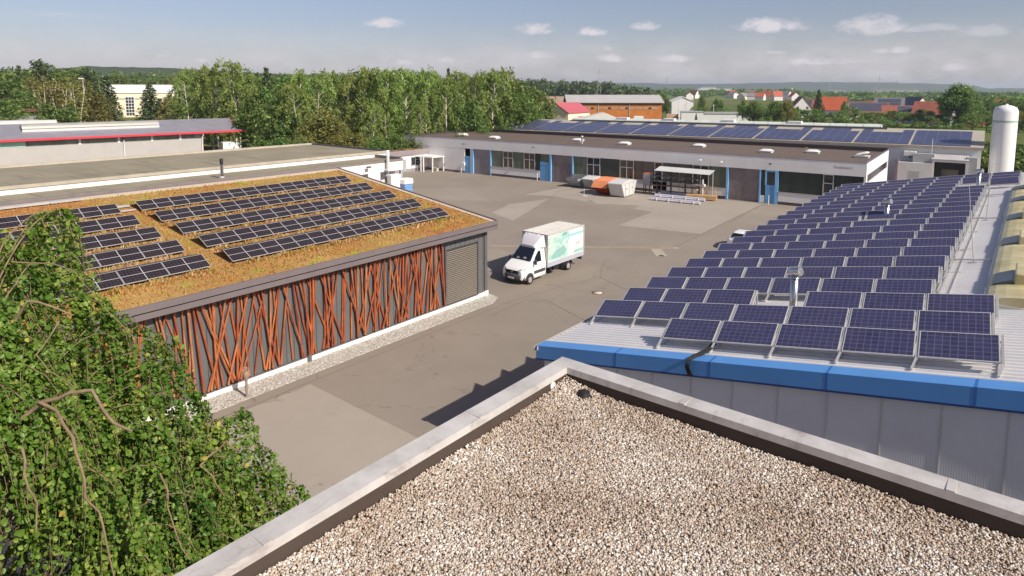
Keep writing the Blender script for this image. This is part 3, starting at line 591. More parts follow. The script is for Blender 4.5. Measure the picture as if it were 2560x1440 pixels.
def fas(m):                                                  # fascia boards on four sides with a small step
    for d, zt, zb in ((0, .03, -.25), (.03, -.25, -.55)):
        m.prism([(HX-d, HL, gz(HX)+zb), (HX-d, HL, gz(HX)+zt), (HX-.1, HL, gz(HX)+zt), (HX-.1, HL, gz(HX)+zb)], (0, HYR-HL, 0))
        for y0 in (HYR-.1-d, HL):
            m.prism([(HX-.1, y0, gz(HX-.1)+zb), (HX-.1, y0, gz(HX-.1)+zt+.03), (HB, y0, gz(HB)+zt+.03), (HB, y0, gz(HB)+zb)][::-1], (0, .1, 0))
        m.prism([(HB, HL+.1, gz(HB)+zb), (HB, HL+.1, gz(HB)+zt), (HB+.1, HL+.1, gz(HB)+zt), (HB+.1, HL+.1, gz(HB)+zb)][::-1], (0, HYR-HL-.24, 0))
wb(gh, 'fascia', weathered('taupe_fascia', srgb(116, 106, 106), .5, .06, 1, 14, .05), fas)
wb(gh, 'eave_soffit', M_dark, lambda m: m.prism([(HX-.1, HL+.1, 4.44), (WX-.02, HL+.1, 4.46), (WX-.02, HL+.1, 4.5), (HX-.1, HL+.1, 4.48)], (0, HYR-HL-.25, 0)))
wb(gh, 'edge_gravel', weathered('pale_edge_gravel', srgb(196, 180, 160), .9, .2, 9, 30, .6), lambda m: (m.prism([(HX-.1, HYR-.1, gz(HX)-.02), (HB+.1, HYR-.1, gz(HB)-.02), (HB+.1, HYR-.1, gz(HB)-.1), (HX-.1, HYR-.1, gz(HX)-.1)], (0, -.32, 0)), m.prism([(HB+.1, HL+.1, gz(HB)-.02), (HB+.55, HL+.1, gz(HB+.55)-.02), (HB+.55, HL+.1, gz(HB)-.2), (HB+.1, HL+.1, gz(HB)-.2)], (0, HYR-HL-.55, 0))))
# louvre bay, corner post, wall end
lv = wb(gh, 'louvre', M_louvre, lambda m: m.box(WX+.0, WX+.035, 27.3, 30.15, .34, 3.75))
def slats(m):
    z = .40
    while z < 3.7: m.prism([(WX+.04, 27.34, z), (WX+.11, 27.34, z-.012), (WX+.11, 27.34, z+.012), (WX+.04, 27.34, z+.045)][::-1], (0, 2.77, 0)); z += .118
sl_ = wb(gh, 'louvre_slat', weathered('grey_louvre_slats', srgb(128, 120, 110), .5, .05), slats); sl_['kind'] = 'stuff'
def lframe(m): m.box(WX, WX+.12, 27.22, 27.3, .3, 4.0); m.box(WX, WX+.12, 30.15, 30.22, .3, 3.8); m.box(WX, WX+.12, 27.3, 30.15, .28, .34)
wb(gh, 'louvre_frame', M_dark, lframe)
wb(gh, 'corner_post', M_dark, lambda m: m.box(WX-.12, WX+.06, HYR-.72, HYR-.46, .33, 4.46), bevel=.01)
wb(gh, 'post_footing', M_white, lambda m: m.box(WX-.2, WX+.1, HYR-.78, HYR-.4, -.02, .33))
wb(gh, 'downpipe', M_dark, lambda m: m.box(WX+.02, WX+.16, 17.55, 17.75, -.02, .42))
def polemat():
    t = NT('rusty_stained_poles'); oi = t.nd('ShaderNodeObjectInfo'); a = t.noise(3, 5, .65, t.pos((1, 1, .3))); b = t.noise(24, 3, .7)
    c = t.ramp(oi.outputs['Random'], [(0, srgb(146, 80, 54)), (.3, srgb(184, 96, 50)), (.55, srgb(166, 100, 66)), (.8, srgb(196, 114, 62)), (1, srgb(176, 126, 88))])
    c = t.mix(t.ramp(a, [(.35, (.75, .75, .75, 1)), (.6, (0, 0, 0, 1))]), c, srgb(112, 44, 28)); c = t.mix(t.ramp(b, [(.66, (0, 0, 0, 1)), (.74, (.7, .7, .7, 1))]), c, srgb(224, 160, 120))
    t.bump(b, .2, .01); return t.base(c, .55, 0, .4)
M_pole = polemat()
# some poles read off the photo as (top pixel, bottom pixel); the rest fill the same rhythm
def wallpt(u, v): r = ray(u, v); k = (WX+.14)/r.x; p = Vector((0, 0, CH))+r*k; return p.y, p.z
rp = random.Random(3); tops = []
def pole_line(y, i):
    lean = rp.choice((-1, 1, -1, 1, -.55, .55, .15, -.15))*(.25+1.25*rp.random()); y1 = min(27.14, max(.6, y+lean)); y = min(y, 27.14); lay = i % 3
    xo = WX+.07+.055*lay; rad = .040+.012*rp.random(); return [(xo, y, 4.44), (xo+.01, (y+y1)/2+rp.uniform(-.03, .03), 2.3), (xo, y1, .38+.06*rp.random())], [rad*.9, rad, rad*1.05]
pl = [8.6+18.55*(i+.75*rp.random())/100 for i in range(100)]
for i, y in enumerate(pl):
    P_, r_ = pole_line(y, i); wb(gh, 'rusty_pole', M_pole, lambda m: m.tube(P_, r_, 8))
def extra(m):
    for i in range(45): m.tube(*pole_line(rp.uniform(8.6, 27.1) if i < 8 else rp.uniform(.6, 8.6), i+1), 8)
o = wb(gh, 'rusty_poles', M_pole, extra); o['kind'] = 'stuff'
wb(gh, 'base_flashing', M_dark, lambda m: m.box(WX, WX+.1, HL+.5, 27.22, .275, .33))
# pebble strip along the wall
def pstrip():
    t = NT('grey_pebble_strip'); vr = t.nd('ShaderNodeTexVoronoi'); vr.inputs['Scale'].default_value = 16; t.L.new(t.pos(), vr.inputs['Vector'])
    bw = t.nd('ShaderNodeRGBToBW'); t.L.new(vr.outputs['Color'], bw.inputs[0]); c = t.ramp(bw.outputs[0], [(.1, srgb(150, 142, 132)), (.5, srgb(186, 180, 168)), (.9, srgb(222, 216, 206))]); t.bump(vr.outputs['Distance'], .9, .05); t.base(c, .9, 0, .2)
    m = MB(); m.prism([(WX+.05, HL, 0), (WX+1.35, HL, 0), (WX+1.4, HYR-1.4, 0), (WX+.9, HYR-.4, 0), (WX+.05, HYR-.2, 0)], (0, 0, .03))
    tag(m.build('pebble_strip', t.m), 'pale grey pebble strip along the foot of the pole wall', 'pebbles', kind='stuff')
pstrip()
# solar panels on the green roof: five rows in two arrays
M_cell2 = cellmat('black_mono_cells', (.017, .012, .016, 1), (.07, .06, .07, 1), 12, 6, 1.80, .98, .005, .12, .1, True); M_cell2.node_tree.nodes['Principled BSDF'].inputs['Specular IOR Level'].default_value = .22
proto2 = thing('dark_solar_module', 'x', 'solar panel', (0, 0, 0), 0, 'dark solar panels on the sedum roof')
a_, b_ = panel_meshes(1.80, .98, .035, .016, M_cell2, M_frame); a_.build('cell_glass', M_cell2, proto2); b_.build('frame', M_frame, proto2)
mm = MB(); mm.poly([(.0, .985, .028), (.0, 1.69, -.464), (1.80, 1.69, -.464), (1.80, .985, .028)]); mm.build('wind_deflector', weathered('deflector_and_shade', srgb(84, 76, 72), .55, .2, 1, 12, .1), proto2)  # deflector raised and dark, also standing in for the shade behind each row
first = True
PT = math.atan(.30/.96)                                     # rise of a panel against the roof
ex = Vector((0, 1, 0)); dn = Vector((-1, 0, .126)).normalized(); gn = Vector((.126, 0, 1)).normalized()
ey = dn*math.cos(PT)+gn*math.sin(PT); ez = ex.cross(ey)
if ez.z < 0: ez = -ez; 
ROT2 = Matrix((ex, ey, ez)).transposed().to_4x4()
fl = ROT2.to_3x3().determinant() < 0
if fl: ROT2 = Matrix((-ex, ey, (-ex).cross(ey))).transposed().to_4x4()
arr = []
for r in range(5):
    for side, y0, nn in (('right', 14.90, 8), ('left', 13.88-7*1.82, 7)):
        for k in range(nn): arr.append((r, side, k, y0+k*1.82, nn))
for r, side, k, y, nn in arr:
    xb = -38.95+2.5*r; p = Vector((xb, y+(1.80 if fl else 0), gz(xb)+.10))
    o = proto2 if first else copy_tree(proto2); first = False
    o.matrix_world = Matrix.Translation(p) @ ROT2 @ Matrix.Rotation(random.gauss(0, .004), 4, 'X')
    rn = ('back', 'second', 'middle', 'fourth', 'front')[r]; kn = nn-k
    o['label'] = f'black panel {ORD[kn-1]} from right, {rn} row of the {side} sedum roof array'
ml = MB()
ml.box(-43.05, -42.75, -10, 13.2, gz(-42.9), gz(-42.9)+.12); ml.box(-40.6, -40.3, 13.95, 14.8, gz(-40.4)+.0, gz(-40.4)+.1); ml.box(-39.6, -39.45, 13.95, 14.8, gz(-39.5), gz(-39.5)+.08)
tag(ml.build('cable_tray', M_alu), 'grey metal cable tray linking the two sedum roof solar arrays', 'cable tray')
# sedum tufts as ground cover
def tufts():
    n = 42000; x = rng.uniform(HB+.5, HX-.25, n); y = rng.uniform(-2, HYR-.4, n)
    fx = (x+38.95)/2.5; row = np.floor(fx+.0); loc = (fx-np.round(fx))*2.5          # distance from a row's lower edge
    inrow = ((y > .9) & (y < 13.95)) | ((y > 14.85) & (y < 29.5)); under = inrow & (loc < .08) & (loc > -1.78) & (x < -28.2) & (x > -40.9)
    x, y, loc, inr = x[~under], y[~under], loc[~under], inrow[~under]
    n2 = 17000; r = rng.integers(0, 5, n2); x2 = -38.93+2.5*r+np.abs(rng.normal(.05, .22, n2)); y2 = np.where(rng.random(n2) < .5, rng.uniform(14.8, 29.6, n2), rng.uniform(.8, 14.0, n2))
    x = np.r_[x, x2]; y = np.r_[y, y2]; tall = np.r_[np.zeros(len(loc)), np.ones(n2)]; n = len(x)
    s = np.where(tall > 0, rng.uniform(.05, .15, n)*(.6+.5*np.sin(y*2.1+x)**2), rng.uniform(.025, .085, n)); z = gz(x)-.06+s*.6
    ay = np.stack([rng.normal(0, .35, n), rng.normal(0, .35, n), np.ones(n)], 1)*s[:, None]; d = unit(n); d[:, 2] *= .2; ax = d*s[:, None]*.55
    # tint: patches of orange, ochre and green by location
    f = np.sin(x*.9+1.3*np.sin(y*.35))*np.cos(y*.55+.8*np.sin(x*.6)); f2 = np.sin(x*.37+y*.21+2.0)*np.sin(y*.31-x*.22); tint = .30+.12*f+.22*f2+rng.normal(0, .11, n)+tall*rng.choice([.0, .30, .36], n)
    g = np.sin(x*1.7+y*.9)*np.sin(y*1.1-x*.7); tint = np.where((g > .82), .90+.1*rng.random(n), tint.clip(0, .78)); edge = (x > HX-.7) & (rng.random(n) < .45); x = np.where(edge, x-.6, x)
    t = leafmat('sedum_tufts', [(0, srgb(160, 98, 60)), (.25, srgb(190, 130, 76)), (.42, srgb(190, 156, 86)), (.55, srgb(172, 158, 76)), (.68, srgb(212, 178, 144)), (.78, srgb(202, 168, 128)), (.86, srgb(166, 168, 70)), (1, srgb(166, 188, 60))], .3)
    o = quads('sedum_tufts', t, np.stack([x, y, z], 1), ax, ay, tint); tag(o, 'rusty orange and ochre sedum growing over the sloping hall roof', 'sedum', kind='stuff')
tufts()
# garden post with a dried plant head in the pebble strip
gp = thing('planted_post', 'slim weathered post with a dried plant basket standing in the pebble strip', 'post', (-26.05, 13.75, .02))
MB().tube([(0, 0, 0), (0, 0, 1.02)], [.06, .055], 8).build('post', weathered('post_wood', srgb(150, 128, 116), .8), gp)
mm = MB(); mm.lathe([(.05, .72), (.10, .86), (.14, 1.05), (.135, 1.16), (.06, 1.18)], n=9); mm.build('basket', weathered('dry_basket', srgb(158, 132, 110), .9, .25, 12, 30, .6), gp)
n_ = 140; c_ = np.stack([rng.normal(0, .07, n_), rng.normal(0, .07, n_), rng.uniform(.95, 1.34, n_)], 1); d_ = unit(n_)
quads('dried_plant', leafmat('dry_plant', [(0, srgb(120, 96, 80)), (1, srgb(214, 190, 170))], .1), c_, d_*.012, perp(d_)*.05, rng.random(n_), gp)

# ------------------------------------------------------------------ long white workshop across the yard
P2 = thing('white_workshop', 'long flat roofed white workshop with blue doors and ribbed glass across the yard', 'workshop', (-13.8, 78.62, 0), math.atan(.049))
PL2, PD, ZR, ZL = -71.0, 19.5, 5.5, 3.98                     # left end, depth, roof, lintel
def lb(parent, name, mat, fn, **k): m = MB(); fn(m); return m.build(name, mat, parent, **k)
lb(P2, 'fascia_band', M_white, lambda m: (m.box(PL2, 0, 0, .25, ZL, ZR), m.box(PL2, PL2+.25, .25, PD, ZL, ZR), m.box(PL2, 0, PD-.25, PD, ZL, ZR), m.box(-.25, 0, .25, PD-.25, 4.12, ZR)))
lb(P2, 'wall', M_white, lambda m: (m.box(PL2, -57.3, .02, .3, .32, ZL), m.box(-56.1, -55.75, .02, .3, 0, ZL), m.box(PL2+.02, PL2+.3, .3, PD-.02, 0, ZL), m.box(PL2+.3, -.3, PD-.3, PD-.02, 0, ZL),
    m.box(-.22, -.004, .02, PD-.02, 0, 3.2), m.box(-.22, -.004, .02, .9, 3.2, 4.12), m.box(-.22, -.004, PD-.8, PD-.02, 3.2, 4.12)))
lb(P2, 'strip_window', M_glass, lambda m: m.box(-.16, -.08, .9, PD-.8, 3.2, 4.12))
lb(P2, 'plinth', weathered('dark_plinth', srgb(116, 104, 110), .8), lambda m: (m.box(PL2-.01, -57.3, .04, .28, 0, .32), m.box(-51.95, -42.75, .12, .3, 0, .36), m.box(-37.1, -15.15, .12, .3, 0, .36), m.box(-9.05, -.22, .12, .3, 0, .36)))
for x0, x1, z1 in ((-51.95, -42.75, 1.42), (-37.1, -24.95, 1.38), (-22.9, -15.15, 1.36), (-9.05, -.22, 1.45)): lb(P2, 'parapet_panel', M_white, lambda m: m.box(x0, x1, .03, .3, .36, z1))
M_bit = weathered('brown_roofing_felt', srgb(104, 90, 80), .95, .12, .35, 10, .2)
lb(P2, 'roof', M_bit, lambda m: m.box(PL2+.25, -.25, .25, PD-.25, ZR-.5, ZR-.26))
lb(P2, 'roof_upstand', weathered('dark_roof_edge', srgb(70, 60, 62), .8), lambda m: (m.box(PL2+.1, -.1, PD-.55, PD-.25, ZR-.26, ZR+.28), m.box(PL2+.25, PL2+.4, .27, PD-.55, ZR-.26, ZR+.04)))  # shade on the back parapet's inner face is put into the dark colour
lb(P2, 'roof_joint', weathered('dark_roof_joint', srgb(96, 82, 74), .9), lambda m: (m.box(-10.15, -9.85, .25, PD-.55, ZR-.265, ZR-.14),))
lb(P2, 'edge_trim', weathered('mauve_edge_trim', srgb(118, 106, 118), .5), lambda m: (m.box(PL2-.03, .03, -.03, .28, ZR, ZR+.05), m.box(-.25, .03, .28, PD+.03, ZR, ZR+.05)))
def shutter(x0, x1, zt, mat):
    o = lb(P2, 'roller_shutter', mat, lambda m: m.box(x0+.2, x1-.1, .22, .3, 0.02, zt))
    lb(P2, 'shutter_jamb', M_blue, lambda m: m.box(x0-.05, x0+.2, -.02, .32, 0, zt)); lb(P2, 'shutter_jamb', M_blue, lambda m: m.box(x1-.1, x1+.06, -.01, .32, 0, zt))
shutter(-55.7, -52.0, ZL, M_shutter); shutter(-40.95, -37.15, ZL, M_shutter2); shutter(-15.15, -11.15, ZL, M_shutter2)
def door(x0, x1, zt, glazed=False, top=None):
    o = lb(P2, 'door', M_blued, lambda m: (m.box(x0, x1, .06, .16, .02, zt-.45 if not glazed else 2.2), None if glazed else m.box(x0, x1, .04, .18, zt-.43, zt)))
    lb(o, 'handle', M_steel, lambda m: m.box(x1-.22, x1-.1, .0, .06, 1.0, 1.06))
    if glazed:
        lb(P2, 'door_frame', M_blue, lambda m: (m.box(x0-.05, x0+.12, .02, .2, 2.2, ZL), m.box(x1-.12, x1+.25, .0, .2, 0, ZL), m.box(x0+.12, x1-.12, .02, .2, 3.8, ZL)))
        lb(P2, 'door_light', M_glass, lambda m: m.box(x0+.12, x1-.12, .09, .14, 2.2, 3.8))
door(-57.25, -56.15, 2.76); door(-42.7, -41.45, 2.78); door(-10.55, -9.35, 3.98, True)
lb(P2, 'glazing', M_prof_green, lambda m: m.box(-42.72, -41.2, .2, .26, 2.78, ZL))
lb(P2, 'door_surround', M_blue, lambda m: (m.box(-41.45, -41.2, .05, .3, 0, 2.78),))
gx = lambda u: None
def pix(u, v):                                               # facade x for a photo column
    k, c = .049, 79.298; r = ray(u, v); s = c/(r.y-k*r.x); return (r.x*s+13.8)/math.cos(math.atan(k))
def glaz(u0, u1, v, kind, z0):
    x0, x1 = pix(u0, v), pix(u1, v)
    mats = {'g': M_prof_green, 'b': M_prof_brown, 'd': M_prof_dark, 'w': M_glass, 'r': M_yard_glass}
    if kind in 'gbd': lb(P2, 'glazing', mats[kind], lambda m: m.box(x0, x1, .2, .26, z0, ZL))
    else:
        fr = lb(P2, 'window', M_alu, lambda m: (m.box(x0, x0+.09, .13, .27, z0, ZL), m.box(x1-.09, x1, .13, .27, z0, ZL), m.box(x0+.09, x1-.09, .13, .27, z0, z0+.09), m.box(x0+.09, x1-.09, .13, .27, ZL-.1, ZL),
            m.box((x0+x1)/2-.045, (x0+x1)/2+.045, .13, .27, z0+.09, ZL-.1) if x1-x0 > 1.5 else None, m.box(x0+.09, x1-.09, .135, .265, 2.9, 3.0) if True else None))
        lb(fr, 'pane', mats[kind], lambda m: m.box(x0+.09, x1-.09, .18, .22, z0+.09, ZL-.1))
for q in [(1226, 1255, 395, 'g'), (1256, 1281, 398, 'r'), (1282, 1307, 400, 'g'), (1308, 1336, 402, 'r'), (1337, 1351, 405, 'd')]: glaz(*q, 1.45)
for q in [(1431, 1465, 410, 'g'), (1466, 1499, 412, 'w'), (1500, 1547, 415, 'd'), (1548, 1583, 418, 'r'), (1584, 1634, 420, 'b'), (1635, 1655, 425, 'w'), (1656, 1673, 428, 'b'), (1674, 1729, 430, 'b'), (1730, 1771, 435, 'w'), (1772, 1817, 440, 'g')]: glaz(*q, 1.40)
for q in [(1947, 2056, 445, 'd'), (2057, 2084, 450, 'w'), (2085, 2162, 455, 'd')]: glaz(*q, 1.47)
lb(P2, 'glazing', M_prof_dark, lambda m: m.box(-11.05, -10.62, .2, .26, .9, ZL))
lb(P2, 'parapet_panel', M_white, lambda m: m.box(-11.08, -10.62, .05, .3, .05, .9))
lb(P2, 'window_sill', weathered('grey_sill', srgb(150, 142, 140), .5), lambda m: (m.box(-51.95, -42.75, -.03, .2, 1.42, 1.46), m.box(-37.1, -24.95, -.03, .2, 1.38, 1.42), m.box(-22.9, -15.2, -.03, .2, 1.36, 1.40), m.box(-9.05, -.22, -.03, .2, 1.45, 1.49)))
lb(P2, 'light_rail', M_blue, lambda m: (m.box(-37.15, -37.05, -.02, .3, .0, ZL), m.box(-52.02, -51.92, -.01, .3, 0, ZL)))
text('sign_lettering', 'Produktion 2', .36, (pix(2086, 414)+.0, -.012, 4.78), (R(90), 0, 0), weathered('grey_letters', srgb(150, 148, 156), .5), P2)
domes = [(1157, 336), (1236, 343.5), (1445, 350), (1562, 358.5), (1748, 364), (1916, 378), (2032, 379.5), (2155, 391)]
iv = P2.matrix_basis.inverted()
M_dome = weathered('milky_acrylic_dome', srgb(236, 232, 228), .2, .04, 2, 9, .02)
for i, (u, v) in enumerate(domes):
    p = gnd(u, v+3, ZR-.25); l = Matrix.Rotation(-math.atan(.049), 4, 'Z') @ (p-Vector((-13.8, 78.62, 0))); x, y, z = l.x, min(l.y, 17), ZR-.27
    opn = i == 7
    k = lb(P2, 'skylight', M_lgrey, lambda m: m.box(x-.75, x+.75, y-.6, y+.6, z, z+.2))
    lb(k, 'skylight_rim', M_wpaint, lambda m: m.box(x-.82, x+.82, y-.67, y+.67, z+.2, z+.27), label=None)
    def dm(m):
        n = 8; V = []; tilt = .35 if opn else 0
        for a in range(n+1):
            for b in range(n+1):
                s, t = a/n*2-1, b/n*2-1; h = .22*max(0, (1-s**4)*(1-t**4))**.5; V.append((x+s*.76, y+t*.61, z+.27+h+tilt*(s+1)*.5*1.1))
        m.raw(V, [(a*(n+1)+b, (a+1)*(n+1)+b, (a+1)*(n+1)+b+1, a*(n+1)+b+1) for a in range(n) for b in range(n)], True)
    lb(k, 'dome', M_dome, dm)
lb(P2, 'vent_pipe', M_lgrey, lambda m: m.lathe([(.12, ZR-.2), (.12, ZR+.75), (.17, ZR+.75), (.17, ZR+1.0), (0, ZR+1.02)], (-38.6, 5.2, 0), 12))
# wall lamps and small things on or before the facade
def lamp(x, z, lab, col, arm=.55):
    p = P2.matrix_basis @ Vector((x, -.0, z)); t = thing('wall_lamp', lab, 'lamp', p, P2.rotation_euler.z, 'lamps on the white workshop facade')
    mm = MB(); mm.bar((0, 0, 0), (0, -arm, .12), .05, .05); mm.build('arm', M_dark, t)
    mm = MB(); mm.cbox(-.16, .16, -arm-.22, -arm+.06, .04, .2, .03); mm.build('lamp_head', col, t)
lamp(pix(1165, 371), 4.62, 'dark floodlight above the far left blue door of the workshop', M_dark)
lamp(pix(1338, 367), 4.85, 'dark floodlight on the fascia left of the middle blue door', M_dark)
lamp(pix(1930, 408), 4.72, 'dark floodlight on the fascia above the glazed blue door', M_dark, .7)
lamp(pix(1756, 404), 4.62, 'white arm lamp above the stock rack, left of a pair', M_wpaint, .75)
lamp(pix(1808, 408), 4.55, 'white arm lamp above the stock rack, right of a pair', M_wpaint, .75)
for (u, v, lab) in ((1153, 432, 'thin white marker post beside the far left blue door'), (1343, 452, 'thin white marker post beside the middle blue door'), (1921, 512, 'thin white hose pipe post in front of the glazed blue door')):
    p = gnd(u, v); o = MB().tube([(p.x, p.y, 0), (p.x, p.y, 1.15)], .045, 8).build('marker_post', M_wpaint); tag(o, lab, 'post', 'marker posts before the workshop')
p = gnd(1150, 412, 1.4); bx = MB().cbox(p.x-.3, p.x+.3, 75.45, 75.75, 1.25, 1.75, .05).build('wall_box', M_wpaint); tag(bx, 'small white box on the workshop wall left of the far blue door', 'wall box')

# ------------------------------------------------------------------ rear hall with flush solar blocks, dock, tank
H3 = thing('rear_hall', 'long white hall behind the workshop with sloping roof full of flush solar blocks', 'hall', (-5.05, 104, 0), math.atan(.049))
H3.rotation_euler.y = -.0072
HLn, HDp, HE, HRg = -78.5, 11.0, 5.95, 7.62                  # length, depth to ridge, eave, ridge
lb(H3, 'wall', M_whitewall, lambda m: (m.prism([(0, 0, 0), (0, 0, HE-.15), (0, HDp, HRg-.15), (0, HDp+6, HRg-1.2), (0, HDp+6, 0)], (HLn, 0, 0))))
rs = (HRg-HE)/HDp
M_r3 = weathered('beige_roof_sheet', srgb(176, 168, 152), .6, .08, .5, 10, .1)
def r3(m):
    for (ya, za, yb, zb) in ((-.25, HE-rs*.25, HDp, HRg), (HDp, HRg, HDp+6.2, HRg-1.1)):
        m.prism([(.25, ya, za), (.25, yb, zb), (.25, yb, zb-.14), (.25, ya, za-.14)], (HLn-.5, 0, 0))
lb(H3, 'roof', M_r3, r3)
lb(H3, 'eave_board', weathered('beige_eave', srgb(170, 158, 146), .6), lambda m: (m.box(HLn-.25, .25, -.36, -.25, HE-.36, HE+.0),))
def v3(m):
    n = 8; xs = np.arange(HLn+10.5, -11.8, 1.2); V = [(x, HDp+.1-1.05*math.cos(math.pi*i/n), HRg+.06+.52*math.sin(math.pi*i/n)) for x in xs for i in range(n+1)]
    N = n+1; m.raw(V, [(i*N+j, (i+1)*N+j, (i+1)*N+j+1, i*N+j+1) for i in range(len(xs)-1) for j in range(n)])
    m.raw(V[:N], [tuple(range(N))]); m.raw(V[-N:], [tuple(range(N-1, -1, -1))])
lb(H3, 'barrel_rooflight', weathered('pale_rooflight', srgb(212, 216, 208), .35, .06, .4, 6, .05), v3)
lb(H3, 'rooflight_rib', M_alu, lambda m: [m.raw([(x+d, HDp+.1-1.07*math.cos(math.pi*i/8), HRg+.07+.54*math.sin(math.pi*i/8)) for d in (0, .08) for i in range(9)], [(i, 9+i, 10+i, i+1) for i in range(8)]) for x in np.arange(HLn+10.5, -11.8, 2.4)])
lb(H3, 'rooflight_curb', M_dark, lambda m: m.box(HLn+10.5, -11.9, HDp-1.02, HDp-.95, HRg-.3, HRg+.16))
for x in (-26.5, -37.5, -48.5, -58.0):
    lb(H3, 'rooflight_vent', M_wpaint, lambda m: m.box(x, x+2.2, HDp-.75, HDp+.35, HRg+.4, HRg+.78), bevel=.06)
lb(H3, 'downpipe', M_lgrey, lambda m: [m.tube([(x, -.34, HE-.3), (x, -.08, HE-.7), (x, -.08, 0)], .06, 6) for x in (-11, -24, -37, -50, -63)])
# flush panels: blocks of five by four; the nearest blocks as single panels, the rest as one mass
M_cell3 = cellmat('flush_blue_cells', (.040, .046, .112, 1), (.16, .17, .28, 1), 1, 1, 1.36, 1.9, .045, .18, .25)
sa = Vector((0, HDp, HRg-HE)).normalized(); Rh3 = H3.matrix_basis
pm = MB().poly([(0, 0, .05), (1.32, 0, .05), (1.32, 1.86, .05), (0, 1.86, .05)]) or None
pm = MB(); pm.box(0, 1.32, 0, 1.86, 0, .05)
pme = pm.build('flush_panel', M_cell3); pdat = pme.data; bpy.data.objects.remove(pme)
rest = MB(); count = 0
nb = 11
for bi in range(nb):
    x1 = -1.0-bi*7.05
    for cx_ in range(5):
        for ry in range(5):
            x = x1-(cx_+1)*1.345-.15; dpt = .25+ry*1.9; fr_ = ry == 4
            if fr_ and bi > 0 and (cx_ in ((1, 2, 3) if bi % 2 else (0, 4))) : continue
            loc = Vector((x, dpt*sa.y, HE+dpt*sa.z+.05))
            M4 = Rh3 @ Matrix.Translation(loc) @ Matrix.Rotation(math.atan2(sa.z, sa.y), 4, 'X')
            if count < 92 and bi < 4:
                o = bpy.data.objects.new('flush_solar_module', pdat); S.collection.objects.link(o); o.matrix_world = M4; count += 1
                tag(o, f'flush panel {ORD[cx_]} from right, {ORD[ry]} from eave, rear hall block {ORD[bi]} from right', 'solar panel', 'flush solar panels on the rear hall roof')
            else: rest.box(0, 1.32, 0, 1.86, 0, .05, M4)
o = rest.build('flush_solar_field', M_cell3); tag(o, 'far blocks of flush blue solar panels on the left of the rear hall roof', 'solar panels', 'flush solar panels on the rear hall roof', 'stuff')
# loading dock, wall units
dk = thing('loading_dock', 'grey loading dock box with striped canopy and dark open gate on the rear hall', 'loading dock', (-8.3, 103.6, 0), math.atan(.049))
lb(dk, 'dock_house', M_grey, lambda m: (m.box(-4.2, -1.75, -1.6, .35, 0, 4.9), m.box(1.75, 2.9, -1.6, .35, 0, 4.7), m.box(-1.75, 1.75, -.3, .35, 0, 4.6)))
lb(dk, 'dock_canopy', ribbed('striped_canopy', srgb(186, 182, 180), 0, .28, .6, .5), lambda m: m.prism([(-2.05, -2.0, 4.25), (-2.05, -.3, 4.78), (-2.05, -.3, 4.86), (-2.05, -2.0, 4.33)][::-1], (4.1, 0, 0)))
lb(dk, 'dock_frame', M_lgrey, lambda m: (m.box(-1.95, -1.7, -1.95, -1.6, 0, 4.22), m.box(1.7, 1.95, -1.95, -1.6, 0, 4.22), m.box(-1.95, 1.95, -1.96, -1.6, 3.95, 4.22)))
lb(dk, 'dock_curtain', M_black, lambda m: (m.box(-1.7, -1.0, -1.55, -1.35, 0, 3.95), m.box(1.0, 1.7, -1.55, -1.35, 0, 3.95), m.box(-1.0, 1.0, -1.54, -1.36, 3.0, 3.95)))
lb(dk, 'dock_gate', weathered('greenish_gate', srgb(140, 138, 128), .6), lambda m: m.box(-1.0, 1.0, -.5, -.32, 0, 3.0))
ax_ = thing('air_conditioner', 'white air conditioner box on a bracket high on the rear hall wall', 'air conditioner', (-12.95, 103.25, 4.45), math.atan(.049))
MB().cbox(-.75, .75, -.35, .25, 0, .65, .04).build('housing', M_wpaint, ax_); MB().box(-.1, .1, -.2, .28, -.3, 0).build('bracket', M_dark, ax_)
gs = thing('grey_annex_box', 'low pale annex with a door between workshop gable and loading dock', 'annex', (-12.4, 101.6, 0), math.atan(.049))
lb(gs, 'wall', M_lgrey, lambda m: m.box(-1.6, 2.2, -.5, 2, 0, 3.7)); lb(gs, 'door', M_grey, lambda m: m.box(-.2, .9, -.53, -.5, 0, 2.6))
lb(gs, 'drain_column', weathered('mauve_column', srgb(140, 118, 124), .6), lambda m: m.box(-1.95, -1.6, -.9, -.4, 0, 4.1))
ls = thing('lamp_mast', 'thin pale mast standing against the rear hall near the loading dock', 'mast', (-12.0, 102.6, 0)); MB().tube([(1.6, 0, 0), (1.6, 0, 6.9)], .05, 6).build('mast', M_lgrey, ls)
tk = thing('storage_tank', 'tall white upright gas tank with green ring lines beside the rear hall', 'tank', (-2.95, 106.3, 0))
MB().lathe([(1.34, .3), (1.34, 10.55), (1.30, 10.8), (1.15, 11.08), (.85, 11.32), (.45, 11.46), (0, 11.5)], n=40).build('vessel', weathered('glossy_white_tank', srgb(238, 236, 233), .3, .03, .4, 6, .02), tk)
MB().lathe([(1.35, 9.36), (1.352, 9.38), (1.352, 9.46), (1.35, 9.47)], n=40).build('ring_line', weathered('green_ring', srgb(120, 160, 150), .5), tk); MB().lathe([(1.35, 9.22), (1.352, 9.23), (1.352, 9.27), (1.35, 9.28)], n=40).build('ring_line', weathered('green_ring', srgb(120, 160, 150), .5), tk)
mm = MB(); mm.lathe([(.18, 11.4), (.18, 11.62), (0, 11.64)], n=12); mm.box(-1.15, -1.0, -.1, .1, 10.8, 11.25); mm.box(1.0, 1.15, -.1, .1, 10.8, 11.25); mm.build('lifting_lug', M_wpaint, tk)
MB().box(-1.6, 1.6, -1.6, 1.6, -.02, .3).build('base_slab', M_conc, tk)

